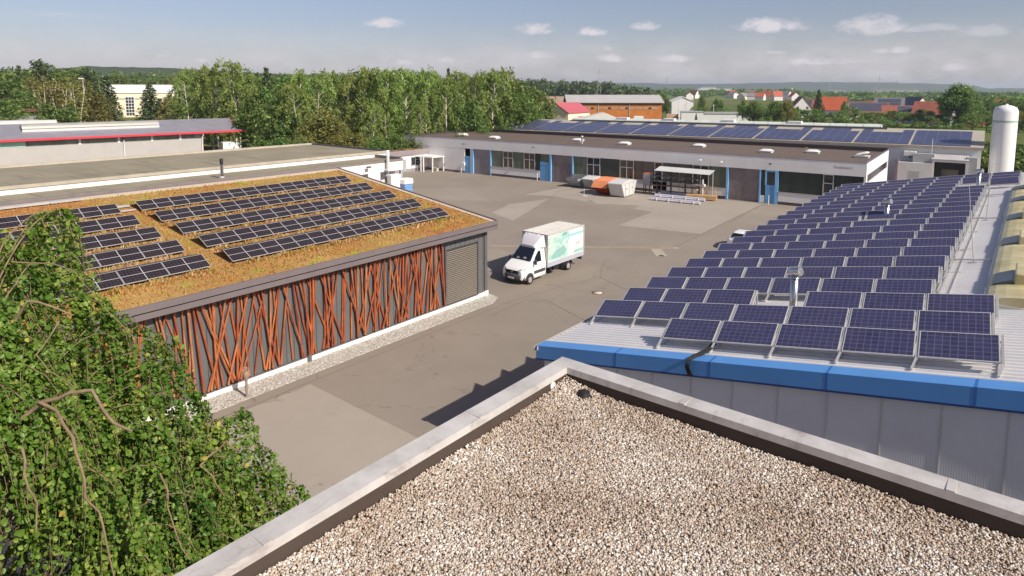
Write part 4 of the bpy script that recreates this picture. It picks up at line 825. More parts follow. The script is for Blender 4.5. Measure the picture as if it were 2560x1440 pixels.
# ------------------------------------------------------------------ white production hall behind the green roof
P1 = thing('white_production_hall', 'low white hall with two stepped grey green felt roofs behind the sedum roof', 'hall', (-60, 53, 0))
M_felt = None
def feltmat():
    t = NT('grey_green_felt'); s = t.noise(1, 4, .6, t.pos((.12, 2.2, 1))); a = t.noise(.2, 4, .6); c = t.ramp(a, [(.3, srgb(134, 126, 108)), (.7, srgb(152, 144, 124))])
    c = t.mix(t.ramp(s, [(.55, (0, 0, 0, 1)), (.68, (.55, .55, .55, 1))]), c, srgb(104, 96, 84)); return t.base(c, .95, 0, .15)
M_felt = feltmat()
wb(P1, 'wall', M_white, lambda m: (m.box(-65, -60, -40, 44.3, 0, 4.72), m.box(-65, -60.0, 44.3, 53, 3.62, 4.72), m.box(-65, -61.5, 44.3, 53, 0, 3.62)))
wb(P1, 'upper_wall', M_white, lambda m: m.box(-82, -65, -40, 55, 0, 5.3))
wb(P1, 'lower_roof', M_felt, lambda m: m.box(-65, -60.2, -40, 52.7, 4.72, 4.80))
wb(P1, 'roof_edge', weathered('taupe_edge', srgb(128, 118, 112), .6), lambda m: (m.box(-60.2, -59.97, -40, 53.03, 4.72, 5.0), m.box(-65, -60.2, 52.7, 53.03, 4.72, 5.15)))
wb(P1, 'upper_roof', M_felt, lambda m: m.box(-81.8, -65.2, -40, 54.8, 5.3, 5.36))
wb(P1, 'upper_roof_edge', weathered('pale_edge', srgb(178, 168, 150), .6), lambda m: (m.box(-65.2, -64.9, -40, 55.03, 5.25, 5.52), m.box(-82.1, -81.8, -40, 55.03, 5.3, 5.6)))
wb(P1, 'dark_roof_edge', M_dark, lambda m: m.box(-81.8, -65.2, 54.8, 55.03, 5.3, 5.58))
wb(P1, 'garage_door', weathered('cream_door', srgb(226, 222, 214), .5), lambda m: m.box(-60.02, -59.95, 47.6, 49.4, 0, 3.6))
wb(P1, 'opening', M_black, lambda m: m.box(-61.49, -61.45, 49.8, 50.6, 0, 3.4))
wb(P1, 'column', M_grey, lambda m: (m.box(-60.2, -59.9, 52.55, 52.85, 0, 3.62), m.box(-60.25, -60, 50.3, 50.7, 0, 3.62)))
text('sign_lettering', 'Produktion 1', .42, (-59.985, 49.6, 4.25), (R(90), 0, R(90)), weathered('pale_letters', srgb(205, 196, 196), .5), P1)
def pflue(x, y, z0, z1, lab, mats, r=.16):
    t = thing('flue_pipe', lab, 'flue', (x, y, z0), 0, 'flues on the white production hall')
    h = z1-z0; MB().lathe([(r, 0), (r, h*.72)], n=14).build('pipe', mats[0], t); MB().lathe([(r*1.02, h*.72), (r*1.02, h), (0, h)], n=14).build('flue_top', mats[1], t); MB().lathe([(r*1.9, 0), (r*1.9, .05), (r, .2)], n=14).build('flashing', M_alu, t)
p = onp = None
def at_x(u, v, x): r = ray(u, v); return Vector((0, 0, CH))+r*(x/r.x)
q = at_x(555, 437, -61.2); pflue(-61.2, q.y, 4.8, at_x(554, 397, -61.2).z, 'silver flue with black top on the grey green felt roof', (M_steel, M_black))
q = at_x(970, 425, -59.6); pflue(-59.6, q.y, at_x(970, 425, -59.6).z, at_x(968, 376, -59.6).z, 'pale grey flue running up the front of the white production hall', (M_lgrey, M_wpaint), .2)
q = at_x(918, 418, -59.8); t = thing('wall_lamp', 'dark slanted floodlight on the white production hall front', 'lamp', (-59.98, q.y, q.z)); mm = MB(); mm.bar((0, 0, 0), (.5, 0, .05), .06, .06); mm.build('arm', M_dark, t); MB().cbox(.35, .65, -.25, .25, -.08, .12, .03).build('lamp_head', M_dark, t)
wbx = thing('switch_box', 'white cabinet standing under the pale grey flue', 'cabinet', (-59.3, 50.95, 0)); MB().cbox(-.4, .4, -.75, .75, 0, 3.3, .04).build('housing', M_wpaint, wbx); MB().box(.4, .42, -.6, .6, .2, 3.0).build('door', M_wpaint, wbx)
sg = thing('stacked_crates', 'pile of blue crates under a white hood beside the grey column', 'crates', (-58.6, 52.2, 0))
for k in range(5): MB().cbox(-.5, .5, -.6, .6, .02+k*.42, .40+k*.42, .03).build('crate', weathered('sky_blue_plastic', srgb(112, 156, 206), .5, .15), sg)
MB().cbox(-.62, .62, -.72, .72, 2.12, 2.75, .12).build('hood', M_wpaint, sg)

# annex with mossy roof, bike shelter
AN = thing('white_annex', 'small white annex with mossy brown flat roof joining the workshop', 'annex', (-79, 60, 0))
wb(AN, 'wall', M_white, lambda m: m.box(-86, -79, 55.5, 76.2, .5, 2.72)); wb(AN, 'plinth', weathered('grey_plinth', srgb(150, 146, 148), .8), lambda m: m.box(-86, -79.02, 55.5, 76.2, 0, .5))
wb(AN, 'fascia', weathered('mauve_fascia', srgb(142, 132, 134), .6), lambda m: (m.box(-86.1, -78.8, 55.4, 76.2, 2.72, 3.42),))
def moss():
    t = NT('mossy_roof'); a = t.noise(.4, 5, .65); c = t.ramp(a, [(.35, srgb(112, 78, 62)), (.55, srgb(142, 112, 80)), (.7, srgb(158, 150, 84))]); return t.base(c, .95, 0, .1)
wb(AN, 'roof', moss(), lambda m: m.box(-85.9, -79.05, 55.6, 76.1, 3.42, 3.45))
wb(AN, 'roof_edge', weathered('grey_rim', srgb(150, 140, 138), .6), lambda m: (m.box(-79.05, -78.8, 55.4, 76.2, 3.42, 3.52), m.box(-86.1, -85.9, 55.4, 76.2, 3.42, 3.5)))
def awin(u, v, zt, zb, w):
    q = at_x(u, v, -79); y = q.y; f = wb(AN, 'window', M_alu, lambda m: (m.box(-79, -78.93, y-w, y-w+.08, zb, zt), m.box(-79, -78.93, y+w-.08, y+w, zb, zt), m.box(-79, -78.93, y-w, y+w, zt-.08, zt), m.box(-79, -78.93, y-w, y+w, zb, zb+.08), m.box(-79, -78.94, y-.04, y+.04, zb, zt), m.box(-79, -78.94, y, y+w, zb+(zt-zb)*.62, zb+(zt-zb)*.7)))
    fo = AN.location; g = MB(); g.box(-79-fo.x+.01, -78.97-fo.x, y-w-fo.y, y+w-fo.y, zb, zt); g.build('pane', M_glass, f)
awin(1038, 402, 2.35, .95, .95)
wb(AN, 'door', M_grey, lambda m: m.box(-79, -78.95, at_x(1011, 415, -79).y-.3, at_x(1011, 415, -79).y+.35, .1, 2.1))
bs = thing('bike_shelter', 'white open frame shelter with a bench against the annex wall', 'shelter', (-76.9, 74.1, 0))
for (x, y) in ((-.3, -1.5), (1.3, -1.0), (1.5, 1.3), (-.8, -1.6), (-.5, 1.4)): MB().box(x-.08, x+.08, y-.08, y+.08, 0, 2.35).build('post', M_wpaint, bs)
MB().raw([(-2, -1.7, 2.35), (1.45, -1.15, 2.35), (1.65, 1.45, 2.35), (-2, 1.5, 2.35), (-2, -1.7, 2.5), (1.45, -1.15, 2.5), (1.65, 1.45, 2.5), (-2, 1.5, 2.5)], [(0, 3, 2, 1), (4, 5, 6, 7), (0, 1, 5, 4), (1, 2, 6, 5), (2, 3, 7, 6), (3, 0, 4, 7)]).build('roof', M_wpaint, bs)
mm = MB(); mm.box(-.2, 1.1, .2, .7, .42, .5); mm.box(-.1, 0, .25, .65, 0, .42); mm.box(.9, 1.0, .25, .65, 0, .42); mm.build('bench', weathered('cream_bench', srgb(214, 204, 186), .6), bs)
hr = thing('hose_reel', 'dark round hose reel on the annex wall inside the shelter', 'hose reel', (-78.9, 73.0, 1.4)); mm = MB()
mm.tube([(0, .38*math.cos(a), .38*math.sin(a)) for a in np.linspace(0, 2*math.pi, 17)], .09, 6, False); mm.build('hose', M_black, hr); MB().box(-.1, .04, -.12, .12, -.12, .12).build('hub', M_grey, hr)

# ------------------------------------------------------------------ skips, rack, stock in front of the workshop
def skip(x, y, rz, w, L, h, col, lab, lid=None, lids='flat', group='skips in front of the workshop'):
    t = thing('skip_container', lab, 'skip', (x, y, 0), rz, group); b0, b1 = .55, .45
    pf = [(-L/2, h), (-L/2+b0*1.5, .12), (L/2-b1*1.5, .12), (L/2, h)]
    mm = MB(); mm.prism([(-w/2, yy, z) for yy, z in pf], (w, 0, 0)); mm.build('hull', col, t, bevel=.02)
    mm = MB()
    for s in (-1, 1):
        mm.bar((s*w/2, -L/2-.03, h), (s*w/2, L/2+.03, h), .1, .12)
        for k in (-.28, 0, .28): mm.bar((s*(w/2+.03), k*L, h-.05), (s*(w/2+.03), k*L*.85, .2), .07, .05, (1, 0, 0))
    mm.bar((-w/2, -L/2, h), (w/2, -L/2, h), .1, .12); mm.bar((-w/2, L/2, h), (w/2, L/2, h), .1, .12); mm.build('rim_and_ribs', col, t)
    mm = MB()
    for s in (-1, 1):
        for k in (-.2, .2): mm.tube([(s*w/2, k*L, h*.62), (s*(w/2+.16), k*L, h*.62)], .07, 8)
    mm.build('lifting_pin', M_grey, t)
    if lid:
        mm = MB()
        if lids == 'flat': mm.box(-w/2-.05, w/2+.05, -L/2-.05, L/2+.05, h+.06, h+.14)
        elif lids == 'slope': mm.prism([(-w/2-.04, -L/2-.05, h+.06), (-w/2-.04, -L*.12, h+.34), (-w/2-.04, L*.15, h+.34), (-w/2-.04, L/2, h+.1)], (w+.08, 0, 0))
        elif lids == 'wide': mm.prism([(-w/2-.12, -L/2-.45, h-.35), (-w/2-.04, -L/2+.15, h+.5), (-w/2-.04, -L*.02, h+.75), (-w/2-.04, L*.2, h+.7), (-w/2-.04, L/2, h+.1)], (w+.2, 0, 0))
        mm.build('lid', lid, t, bevel=.02)
    return t
M_lorange = weathered('faded_orange_lid', srgb(232, 146, 98), .6, .08, 1.2, 10, .1, streak=.15)
skip(-48.95, 75.0, 0, 1.95, 2.6, 1.15, M_grey, 'small grey skip with dark flat lid, farthest left of the skips', M_dark, 'flat')
skip(-46.3, 74.9, 0, 1.7, 2.8, 1.35, M_grey, 'grey skip with pale lid beside the orange skip', M_lgrey, 'slope')
skip(-42.5, 72.7, 0, 2.0, 4.2, 1.35, M_rust, 'rusty orange skip with bright sloping orange lid', M_lorange, 'wide')
skip(-40.15, 72.1, R(4), 1.9, 4.4, 1.75, M_lgrey, 'largest pale grey skip with raised lid, nearest to the camera', M_lgrey, 'slope')
ss = thing('stand_sign', 'small white stand with a thin pole before the orange skip', 'stand', tuple(gnd(1460, 490))); MB().tube([(0, 0, .04), (0, 0, .95)], .03, 6).build('pole', M_lgrey, ss); MB().box(-.35, .35, -.12, .12, 0, .05).build('foot', M_wpaint, ss)
rk = thing('cantilever_rack', 'dark cantilever rack of long metal stock before the ribbed glass', 'stock rack', (-34.2, 76.2, 0), .03)
for x in (-3.2, -1.3, .6, 2.4):
    mm = MB(); mm.box(x-.08, x+.08, .1, .3, 0, 2.9); mm.box(x-.08, x+.08, -.9, .4, 0, .14); mm.build('column', M_dark, rk)
    for z in (1.05, 1.7, 2.25): mm = MB(); mm.prism([(x-.05, .1, z), (x-.05, -.8, z+.08), (x-.05, -.8, z+.16), (x-.05, .1, z+.18)], (.1, 0, 0)); mm.build('arm', M_lgrey if z < 2.3 else M_dark, rk)
def bars(z, dxs, mat, n):
    mm = MB()
    for k in range(n): mm.bar((-3.6+random.uniform(-.2, .2)+dxs, -.7+k*.1, z+random.uniform(0, .06)), (2.6+random.uniform(-.4, .6)+dxs, -.7+k*.1, z+random.uniform(0, .06)), .07, .08)
    o = mm.build('stock_bars', mat); o.matrix_world = rk.matrix_basis; return o
for z, mat, lab in ((2.45, M_dark, 'dark steel bars lying on the top arms of the stock rack'), (1.88, M_dark, 'dark steel bars lying on the middle arms of the stock rack'), (1.24, weathered('brown_profiles', srgb(128, 98, 74), .7), 'brown profiles lying on the lowest arms of the stock rack')): tag(bars(z, 0, mat, 8), lab, 'metal bars', 'stock on the cantilever rack')
cn = thing('sheet_canopy', 'thin pale sheet canopy roof tilted above the stock rack', 'canopy', (-33.2, 75.4, 0), .03)
MB().prism([(-3.9, -.6, 3.22), (-3.9, 1.1, 3.6), (-3.9, 1.1, 3.63), (-3.9, -.6, 3.25)][::-1], (7.2, 0, 0)).build('roof_sheet', M_lgrey, cn)
for x in (-3.6, -1.2, 1.2, 3.1): mm = MB(); mm.bar((x, -.6, 3.18), (x, 1.1, 3.56), .06, .06); mm.bar((x, 1.05, 3.5), (x, 1.05, 0), .07, .07); mm.build('support', M_lgrey, cn)
cb = thing('tool_cabinet', 'grey steel cabinet with orange top beside the stock rack', 'cabinet', (-38.7, 76.2, 0), .03)
MB().cbox(-.5, .5, -.35, .35, 1.0, 2.55, .02).build('housing', M_grey, cb); MB().box(-.45, .45, -.3, .35, 2.55, 2.62).build('top', M_orange, cb); mm = MB(); [mm.box(x-.05, x+.05, y-.05, y+.05, 0, 1.0) for x in (-.4, .4) for y in (-.28, .28)]; mm.build('leg', M_dark, cb)
for i, (u0, v0, u1, v1, lab) in enumerate(((1628, 497, 1750, 509, 'nearest wrapped bundle of long grey profiles on the ground'), (1637, 489, 1762, 501, 'middle wrapped bundle of long grey profiles on the ground'), (1655, 482, 1776, 497, 'rear wrapped bundle of long grey profiles beneath the stock rack'))):
    a = gnd(u0, v0, .15); b = gnd(u1, v1, .15); mid = (a+b)/2; mid.z = 0
    t = thing('profile_bundle', lab, 'profile bundle', mid, 0, 'wrapped profile bundles'); a -= mid; b -= mid; d = (b-a).normalized(); s_ = Vector((-d.y, d.x, 0))*.13
    mm = MB(); [mm.tube([a+s_*k+Vector((0, 0, h)), b+s_*k+Vector((0, 0, h))], .12, 8) for k, h in ((-1, 0), (1, 0), (0, .17))]; mm.build('wrapped_profiles', weathered('pale_wrap', srgb(198, 196, 206), .35, .06), t)
    mm = MB(); [mm.box(-.05, .05, -.32, .32, 0, .32, Matrix.Translation(a.lerp(b, f)) @ Matrix.Rotation(math.atan2(d.y, d.x), 4, 'Z') @ Matrix.Translation((0, 0, -.14))) for f in (.12, .37, .63, .88)]; mm.build('strap', weathered('cream_strap', srgb(220, 210, 190), .6), t)
tb = thing('timber_stack', 'stack of pale timber beams right of the wrapped bundles', 'timber', (-31.0, 75.6, 0), .25)
for k in range(3): mm = MB(); [mm.box(-1.9, 1.7, -.5+j*.27, -.28+j*.27, .12+k*.17, .26+k*.17) for j in range(4)]; mm.build('beam_layer', M_wood, tb)
mm = MB(); [mm.box(x-.06, x+.06, -.6, .6, 0, .12) for x in (-1.5, 0, 1.4)]; mm.build('bearer', M_wood, tb)
for (x, y, lab) in ((-32.2, 76.6, 'wooden trestle frame left of a pair before the green ribbed glass'), (-30.4, 76.8, 'wooden trestle frame right of a pair before the green ribbed glass')):
    t = thing('wooden_trestle', lab, 'trestle', (x, y, 0), .1, 'trestles before the workshop'); mm = MB(); [mm.bar((sx*.6, sy*.3, 0), (sx*.5, sy*.06, 1.25), .07, .07) for sx in (-1, 1) for sy in (-1, 1)]; mm.build('leg', M_wood, t)
    MB().box(-.7, .7, -.08, .08, 1.25, 1.36).build('top_beam', M_wood, t)
pmx = thing('post_drill', 'pale steel post machine between the two trestles', 'machine', (-31.3, 76.3, 0)); MB().tube([(0, 0, 0), (0, 0, 2.4)], .12, 8).build('column', M_lgrey, pmx); MB().cbox(-.55, .35, -.25, .2, 1.55, 1.85, .06).build('head', M_lgrey, pmx); MB().cbox(-.3, .3, -.3, .3, 0, .12, .02).build('foot', M_grey, pmx)

# ------------------------------------------------------------------ vehicles
def ring(y, zb, zt, wb_, wm, wt, zm, n=7):                   # closed cross-section of a car body
    P = []
    for k in range(n+1): a = k/n; P.append((wb_+(wm-wb_)*min(1, a*2.2), zb+(zm-zb)*a))
    for k in range(1, n+1): a = k/n; P.append((wm+(wt-wm)*a**1.1, zm+(zt-zm)*a))
    x, z = P[-1]; top = [(x*f, z+.03*(1-f*f)) for f in (.9, .5, 0)]
    R_ = [(x, y, z) for x, z in P]+[(x, y, z) for x, z in top]
    return R_+[(-x, y, z) for x, y, z in R_[-2::-1]]
def loft(m, rings, smooth=True, caps=True):
    n = len(rings[0]); V = [p for r in rings for p in r]
    F = [(i*n+k, (i+1)*n+k, (i+1)*n+(k+1) % n, i*n+(k+1) % n) for i in range(len(rings)-1) for k in range(n)]
    m.raw(V, F, smooth)
    if caps: m.raw(rings[0], [tuple(range(n))]); m.raw(rings[-1], [tuple(range(n-1, -1, -1))])
M_car = NT('white_car_paint'); M_car.b.inputs['Coat Weight'].default_value = .6; M_car = M_car.base(srgb(236, 234, 231), .35, 0, .5)
M_plas = weathered('dark_bumper_plastic', srgb(74, 74, 78), .55, .06)
M_autog = glassmat('car_glass', srgb(30, 36, 46), .05, .8)
M_lampg = glassmat('headlamp_glass', srgb(150, 156, 166), .06, .9)
M_redl = glassmat('tail_lamp_red', srgb(170, 30, 28), .15, .6)
M_tyre = weathered('tyre_rubber', srgb(40, 39, 40), .85, .1, 4, 20, .2)
M_rim = weathered('silver_rim', srgb(196, 194, 192), .35, .05, 4, 20, .05, .5)
def wheel(parent, x, y, r, w, out):
    wv = MB(); pr = [(r*.62, -w/2), (r*.93, -w/2), (r, -w*.36), (r, w*.36), (r*.93, w/2), (r*.62, w/2)]
    n = 22; V = [(x+d, y+q*math.cos(2*math.pi*k/n), r+q*math.sin(2*math.pi*k/n)) for q, d in pr for k in range(n)]
    wv.raw(V, [(i*n+k, i*n+(k+1) % n, (i+1)*n+(k+1) % n, (i+1)*n+k) for i in range(5) for k in range(n)], True)
    t = wv.build('wheel', M_tyre, parent)
    rm = MB(); pr = [(r*.63, w*.42), (r*.55, w*.34), (r*.30, w*.40), (r*.22, w*.50), (.001, w*.50)]
    V = [(x+d*out, y+q*math.cos(2*math.pi*k/n), r+q*math.sin(2*math.pi*k/n)) for q, d in pr for k in range(n)]
    rm.raw(V, [(i*n+k, i*n+(k+1) % n, (i+1)*n+(k+1) % n, (i+1)*n+k) for i in range(4) for k in range(n)], True); rm.build('rim', M_rim, t)
TR = thing('box_truck', 'white box truck with pale green printed tarpaulin parked in the yard', 'truck', (-27.42, 37.0, 0), R(-.7))
TR.location = (-27.42, 37.55, 0)                             # local y runs backwards, the cab points to -y
yc = -3.5
rings = [ring(yc+.02, .42, .98, .70, .80, .72, .8), ring(yc+.10, .34, 1.08, .82, .92, .82, .85), ring(yc+.30, .30, 1.20, .90, .98, .86, .9), ring(yc+.62, .30, 1.33, .96, 1.0, .9, .95),
         ring(yc+.98, .30, 1.46, .98, 1.0, .93, 1.0), ring(yc+1.12, .30, 1.58, .98, 1.0, .92, 1.05), ring(yc+1.72, .30, 2.24, .98, 1.0, .80, 1.15), ring(yc+1.95, .30, 2.36, .98, 1.0, .78, 1.15), ring(yc+2.55, .30, 2.40, .98, 1.0, .80, 1.15), ring(yc+2.62, .34, 2.36, .96, .98, .78, 1.15)]
mm = MB(); loft(mm, rings); mm.build('cab', M_car, TR)
mm = MB(); mm.poly([(-.84, yc+1.04, 1.52), (.84, yc+1.04, 1.52), (.70, yc+1.80, 2.28), (-.70, yc+1.80, 2.28)]); mm.v = [(x, y-.035, z+.035) for x, y, z in mm.v]; ws = mm.build('windscreen', M_autog, TR)
mm = MB(); mm.raw([(-.45, yc+1.06, 1.575), (-.2, yc+1.06, 1.575), (-.22, yc+1.16, 1.675), (-.43, yc+1.16, 1.675), (.1, yc+1.08, 1.595), (.4, yc+1.08, 1.595), (.35, yc+1.2, 1.715), (.1, yc+1.2, 1.715)], [(0, 1, 2, 3), (4, 5, 6, 7)]); mm.v = [(x, y-.02, z+.015) for x, y, z in mm.v]; mm.build('paper_sheet', M_wpaint, ws)
for s in (-1, 1):
    X = lambda z: s*(1.0-(max(0, z-1.15)/1.2)**1.1*.2+.012)
    mm = MB(); mm.poly([(X(1.42), yc+1.20, 1.42), (X(1.40), yc+2.10, 1.40), (X(2.1), yc+2.10, 2.12), (X(2.1), yc+1.85, 2.14), (X(1.75), yc+1.45, 1.78)]); mm.build('side_window', M_autog, TR)
    mm = MB(); [mm.bar(a, b, .012, .012) for a, b in (((s*1.006, yc+1.12, 1.36), (s*1.006, yc+1.12, .5)), ((s*1.006, yc+2.18, 1.38), (s*1.006, yc+2.18, .42)), ((s*1.006, yc+1.12, .5), (s*1.006, yc+1.3, .36)))]; mm.build('door_gap', M_plas, TR)
    mm = MB(); mm.box(s*1.0-.02, s*1.0+.02, yc+1.22, yc+2.5, .62, .84); mm.build('side_moulding', M_plas, TR)
    mm = MB(); mm.cbox(s*1.13-.11, s*1.13+.11, yc+1.15, yc+1.27, 1.32, 1.66, .03); mm.bar((s*.98, yc+1.25, 1.42), (s*1.1, yc+1.22, 1.45), .05, .05); mm.build('mirror', M_plas, TR)
    mm = MB(); mm.box(s*.985-.02, s*.985+.02, yc+1.9, yc+2.06, 1.16, 1.20); mm.build('door_handle', M_plas, TR)
    mm = MB(); mm.raw([(s*.52, yc-.0, .93), (s*.78, yc+.06, .96), (s*.94, yc+.34, 1.08), (s*.90, yc+.36, 1.20), (s*.76, yc+.16, 1.14), (s*.54, yc+.06, 1.06)], [(0, 1, 4, 5), (1, 2, 3, 4)]); mm.v = [(x, y-.03, z) for x, y, z in mm.v]; mm.build('headlight', M_lampg, TR)
    m2 = MB(); m2.raw([(s*1.004, yc+.72+.46*math.cos(a), .36+.46*math.sin(a)) for a in np.linspace(0, math.pi, 14)], [tuple(range(14))]); m2.build('wheel_arch', M_plas, TR)
    wheel(TR, s*.93, yc+.74, .345, .24, s)
    wheel(TR, s*.90, 1.92, .345, .24, s); 
mm = MB(); mm.raw([(x, yc-.045+.10*(abs(x)/.9)**2, z) for x in np.linspace(-.56, .56, 9) for z in (.80, 1.02)], [(2*i, 2*i+2, 2*i+3, 2*i+1) for i in range(8)]); g_ = mm.build('grille', M_black, TR)
mm = MB(); mm.tube([(.09*math.cos(a), yc-.055, .91+.09*math.sin(a)) for a in np.linspace(0, 2*math.pi, 17)], .012, 6, False)
for a, b in (((-.05, .055), (0, .0)), ((.05, .055), (0, 0)), ((-.06, .02), (-.03, -.06)), ((-.03, -.06), (0, -.0)), ((0, 0), (.03, -.06)), ((.03, -.06), (.06, .02))): mm.bar((a[0], yc-.055, .91+a[1]), (b[0], yc-.055, .91+b[1]), .014, .012)
mm.build('emblem', M_steel, g_)
bp = [(x, yc+.30*(abs(x)/.95)**2.6) for x in np.linspace(-.97, .97, 15)]
mm = MB(); V = []
for x, y in bp: V += [(x, y+.02, .30), (x, y-.11, .36), (x, y-.12, .62), (x, y-.06, .80), (x, y+.1, .80)]
mm.raw(V, [(i*5+k, (i+1)*5+k, (i+1)*5+k+1, i*5+k+1) for i in range(14) for k in range(4)], True); bm_ = mm.build('bumper', M_plas, TR)
mm = MB(); mm.box(-.26, .26, yc-.14, yc-.12, .45, .56); lp = mm.build('licence_plate', M_wpaint, TR)
# cargo body
B0, B1, BH, BW = -.88, 3.75, 3.15, 1.14
mm = MB(); mm.box(-BW+.03, BW-.03, B0+.03, B1-.03, .92, 3.1); mm.build('cargo_body', weathered('tarpaulin_white', srgb(230, 228, 218), .55, .04, 1.5, 5, .15), TR)
mm = MB()
for i in range(8): x0 = -BW+.02+i*(2*BW-.04)/8; mm.prism([(x0, B0, BH-.03), (x0+.02, B0, BH), (x0+.2, B0, BH+.012), (x0+.255, B0, BH-.03)][::-1], (0, B1-B0, 0))
mm.build('roof_sheet', weathered('dusty_roof_tarp', srgb(204, 199, 190), .7, .1, 1.2, 8, .1), TR)
mm = MB()
for x in (-BW, BW): mm.bar((x, B0, BH), (x, B1, BH), .06, .07); mm.bar((x, B0, .9), (x, B0, BH), .06, .06); mm.bar((x, B1, .9), (x, B1, BH), .06, .06)
for y in (B0, B1): mm.bar((-BW, y, BH), (BW, y, BH), .06, .07)
mm.build('corner_frame', weathered('pale_frame', srgb(200, 196, 190), .5), TR)
mm = MB(); mm.box(-BW-.005, BW+.005, B0, B1, .80, 1.14); mm.build('side_board', weathered('grey_side_board', srgb(178, 180, 190), .45, .05), TR)
M_mint = tinted('printed_mint', [(0, srgb(206, 222, 208)), (.5, srgb(172, 206, 196)), (1, srgb(150, 188, 182))], .6)
def print_mat():
    t = NT('printed_landscape'); p = t.pos((.0, .8, 1.4), obj=True); a = t.noise(1.4, 6, .65, p, .8); b = t.noise(5, 4, .7, t.pos((0, 1, 1), obj=True))
    c = t.ramp(a, [(.3, srgb(132, 172, 168)), (.45, srgb(176, 208, 196)), (.6, srgb(208, 222, 206)), (.8, srgb(226, 228, 212))]); c = t.mix(t.M('MULTIPLY', b, .4), c, srgb(160, 190, 180)); return t.base(c, .55, 0, .3)
xs = BW-.026
mm = MB(); mm.poly([(xs, B0+.15, 1.16), (xs, B0+2.7, 1.16), (xs, B0+2.75, 3.04), (xs, B0+1.5, 3.06), (xs, B0+.1, 2.95)]); mm.build('printed_graphic', print_mat(), TR)
def decal(name, pts, col, d=.004):
    mm = MB(); mm.poly([(xs+d, y, z) for y, z in pts]); return mm.build(name, weathered('decal_'+name, srgb(*col), .55, .05, 2, 8, .02), TR)
decal('teal_band', [(B0+1.2, 2.25), (B0+1.6, 2.45), (B0+2.4, 2.55), (B0+4.55, 2.60), (B0+4.55, 2.80), (B0+2.5, 2.78), (B0+1.9, 2.72)], (156, 204, 206))
decal('white_card', [(B0+2.65, 1.2), (B0+3.0, 1.2), (B0+3.25, 1.55), (B0+4.3, 1.6), (B0+4.3, 2.38), (B0+2.55, 2.34)], (236, 232, 222), .006)
decal('teal_footer', [(B0+3.25, 1.2), (B0+4.55, 1.2), (B0+4.55, 1.46), (B0+3.4, 1.46)], (150, 196, 186))
decal('white_banner', [(B0+2.75, 2.82), (B0+4.55, 2.84), (B0+4.55, 3.06), (B0+2.75, 3.05)], (232, 230, 220))
decal('seal_print', [(B0+1.75, 2.76), (B0+2.4, 2.80), (B0+2.5, 3.02), (B0+1.9, 3.0)], (128, 170, 164), .006)
for i in range(3): decal('roof_print', [(B0+.45+.45*i, 1.5+.1*i), (B0+1.1+.4*i, 1.95+.1*i), (B0+1.7+.35*i, 1.52+.1*i), (B0+1.6+.3*i, 1.38), (B0+.5+.4*i, 1.3)], (142-8*i, 184-6*i, 176-6*i), .005+.001*i)
mm = MB(); [mm.box(xs+.006, xs+.010, B0+3.55, B0+3.55+w, z, z+.035) for z, w in ((2.02, .6), (1.95, .66), (1.88, .5), (1.80, .62))]; mm.build('printed_lines', weathered('print_grey', srgb(150, 160, 158), .6), TR)
fr = []
for (y, zt, w) in ((-1.78, 2.44, .62), (-1.55, 2.72, .78), (-1.25, 3.0, .92), (-.96, 3.12, 1.0)): fr.append(ring(y, 2.30, zt, w, w, w*.86, 2.34))
mm = MB(); loft(mm, fr); mm.build('wind_deflector', weathered('grey_white_deflector', srgb(214, 210, 214), .35, .04), TR)
mm = MB(); mm.bar((-.3, -1.7, 2.54), (-.42, -1.02, 3.18), .05, .05); mm.bar((.3, -1.7, 2.54), (.42, -1.02, 3.18), .05, .05); mm.build('deflector_ridge', weathered('grey_white_deflector', srgb(214, 210, 214), .35), TR)
mm = MB(); mm.box(-.45, .45, -1, 3.8, .52, .74); mm.box(-1.0, 1.0, 3.55, 3.7, .5, .72); mm.box(.55, .95, .1, .8, .40, .74); mm.box(.5, .9, -.3, -.05, .42, .7); mm.box(-.95, -.55, .1, .9, .4, .74); mm.build('chassis', M_black, TR)
mm = MB(); [mm.raw([(s*.9+dx, 1.92+.5*math.cos(a), .34+.5*math.sin(a)) for dx in (-.14, .14) for a in np.linspace(.2, math.pi-.2, 10)], [(i, i+1, 11+i, 10+i) for i in range(9)]) for s in (-1, 1)]; mm.build('mudguard', M_plas, TR)
mm = MB(); [mm.box(s*.85-.1, s*.85+.1, 3.7, 3.75, .52, .66) for s in (-1, 1)]; mm.build('tail_light', M_redl, TR)

CA = thing('white_car', 'white hatchback parked half hidden behind the left edge of the shed', 'car', (-18.55, 55.15, 0))
def cring(y, zb, zt, wt, zm=.92): return ring(y, zb, zt, .80, .90, wt, zm)
rg = [cring(-2.12, .42, .86, .72, .7), cring(-2.05, .30, 1.0, .78), cring(-1.92, .26, 1.12, .76), cring(-1.55, .24, 1.38, .62), cring(-1.2, .24, 1.47, .60), cring(-.2, .24, 1.50, .62), cring(.45, .24, 1.38, .64), cring(1.05, .24, 1.02, .74), cring(1.7, .26, .90, .74, .8), cring(2.05, .3, .74, .68, .65), cring(2.12, .4, .62, .6, .55)]
mm = MB(); loft(mm, rg); mm.build('body', M_car, CA)
mm = MB(); mm.raw([(-.66, -1.98, 1.06), (.66, -1.98, 1.06), (.54, -1.58, 1.40), (-.54, -1.58, 1.40)], [(3, 2, 1, 0)]); mm.v = [(x, y-.03, z+.03) for x, y, z in mm.v]; mm.build('rear_window', M_autog, CA)
mm = MB(); mm.raw([(-.66, 1.0, 1.07), (.66, 1.0, 1.07), (.56, .5, 1.38), (-.56, .5, 1.38)], [(0, 1, 2, 3)]); mm.v = [(x, y+.03, z+.03) for x, y, z in mm.v]; mm.build('windscreen', M_autog, CA)
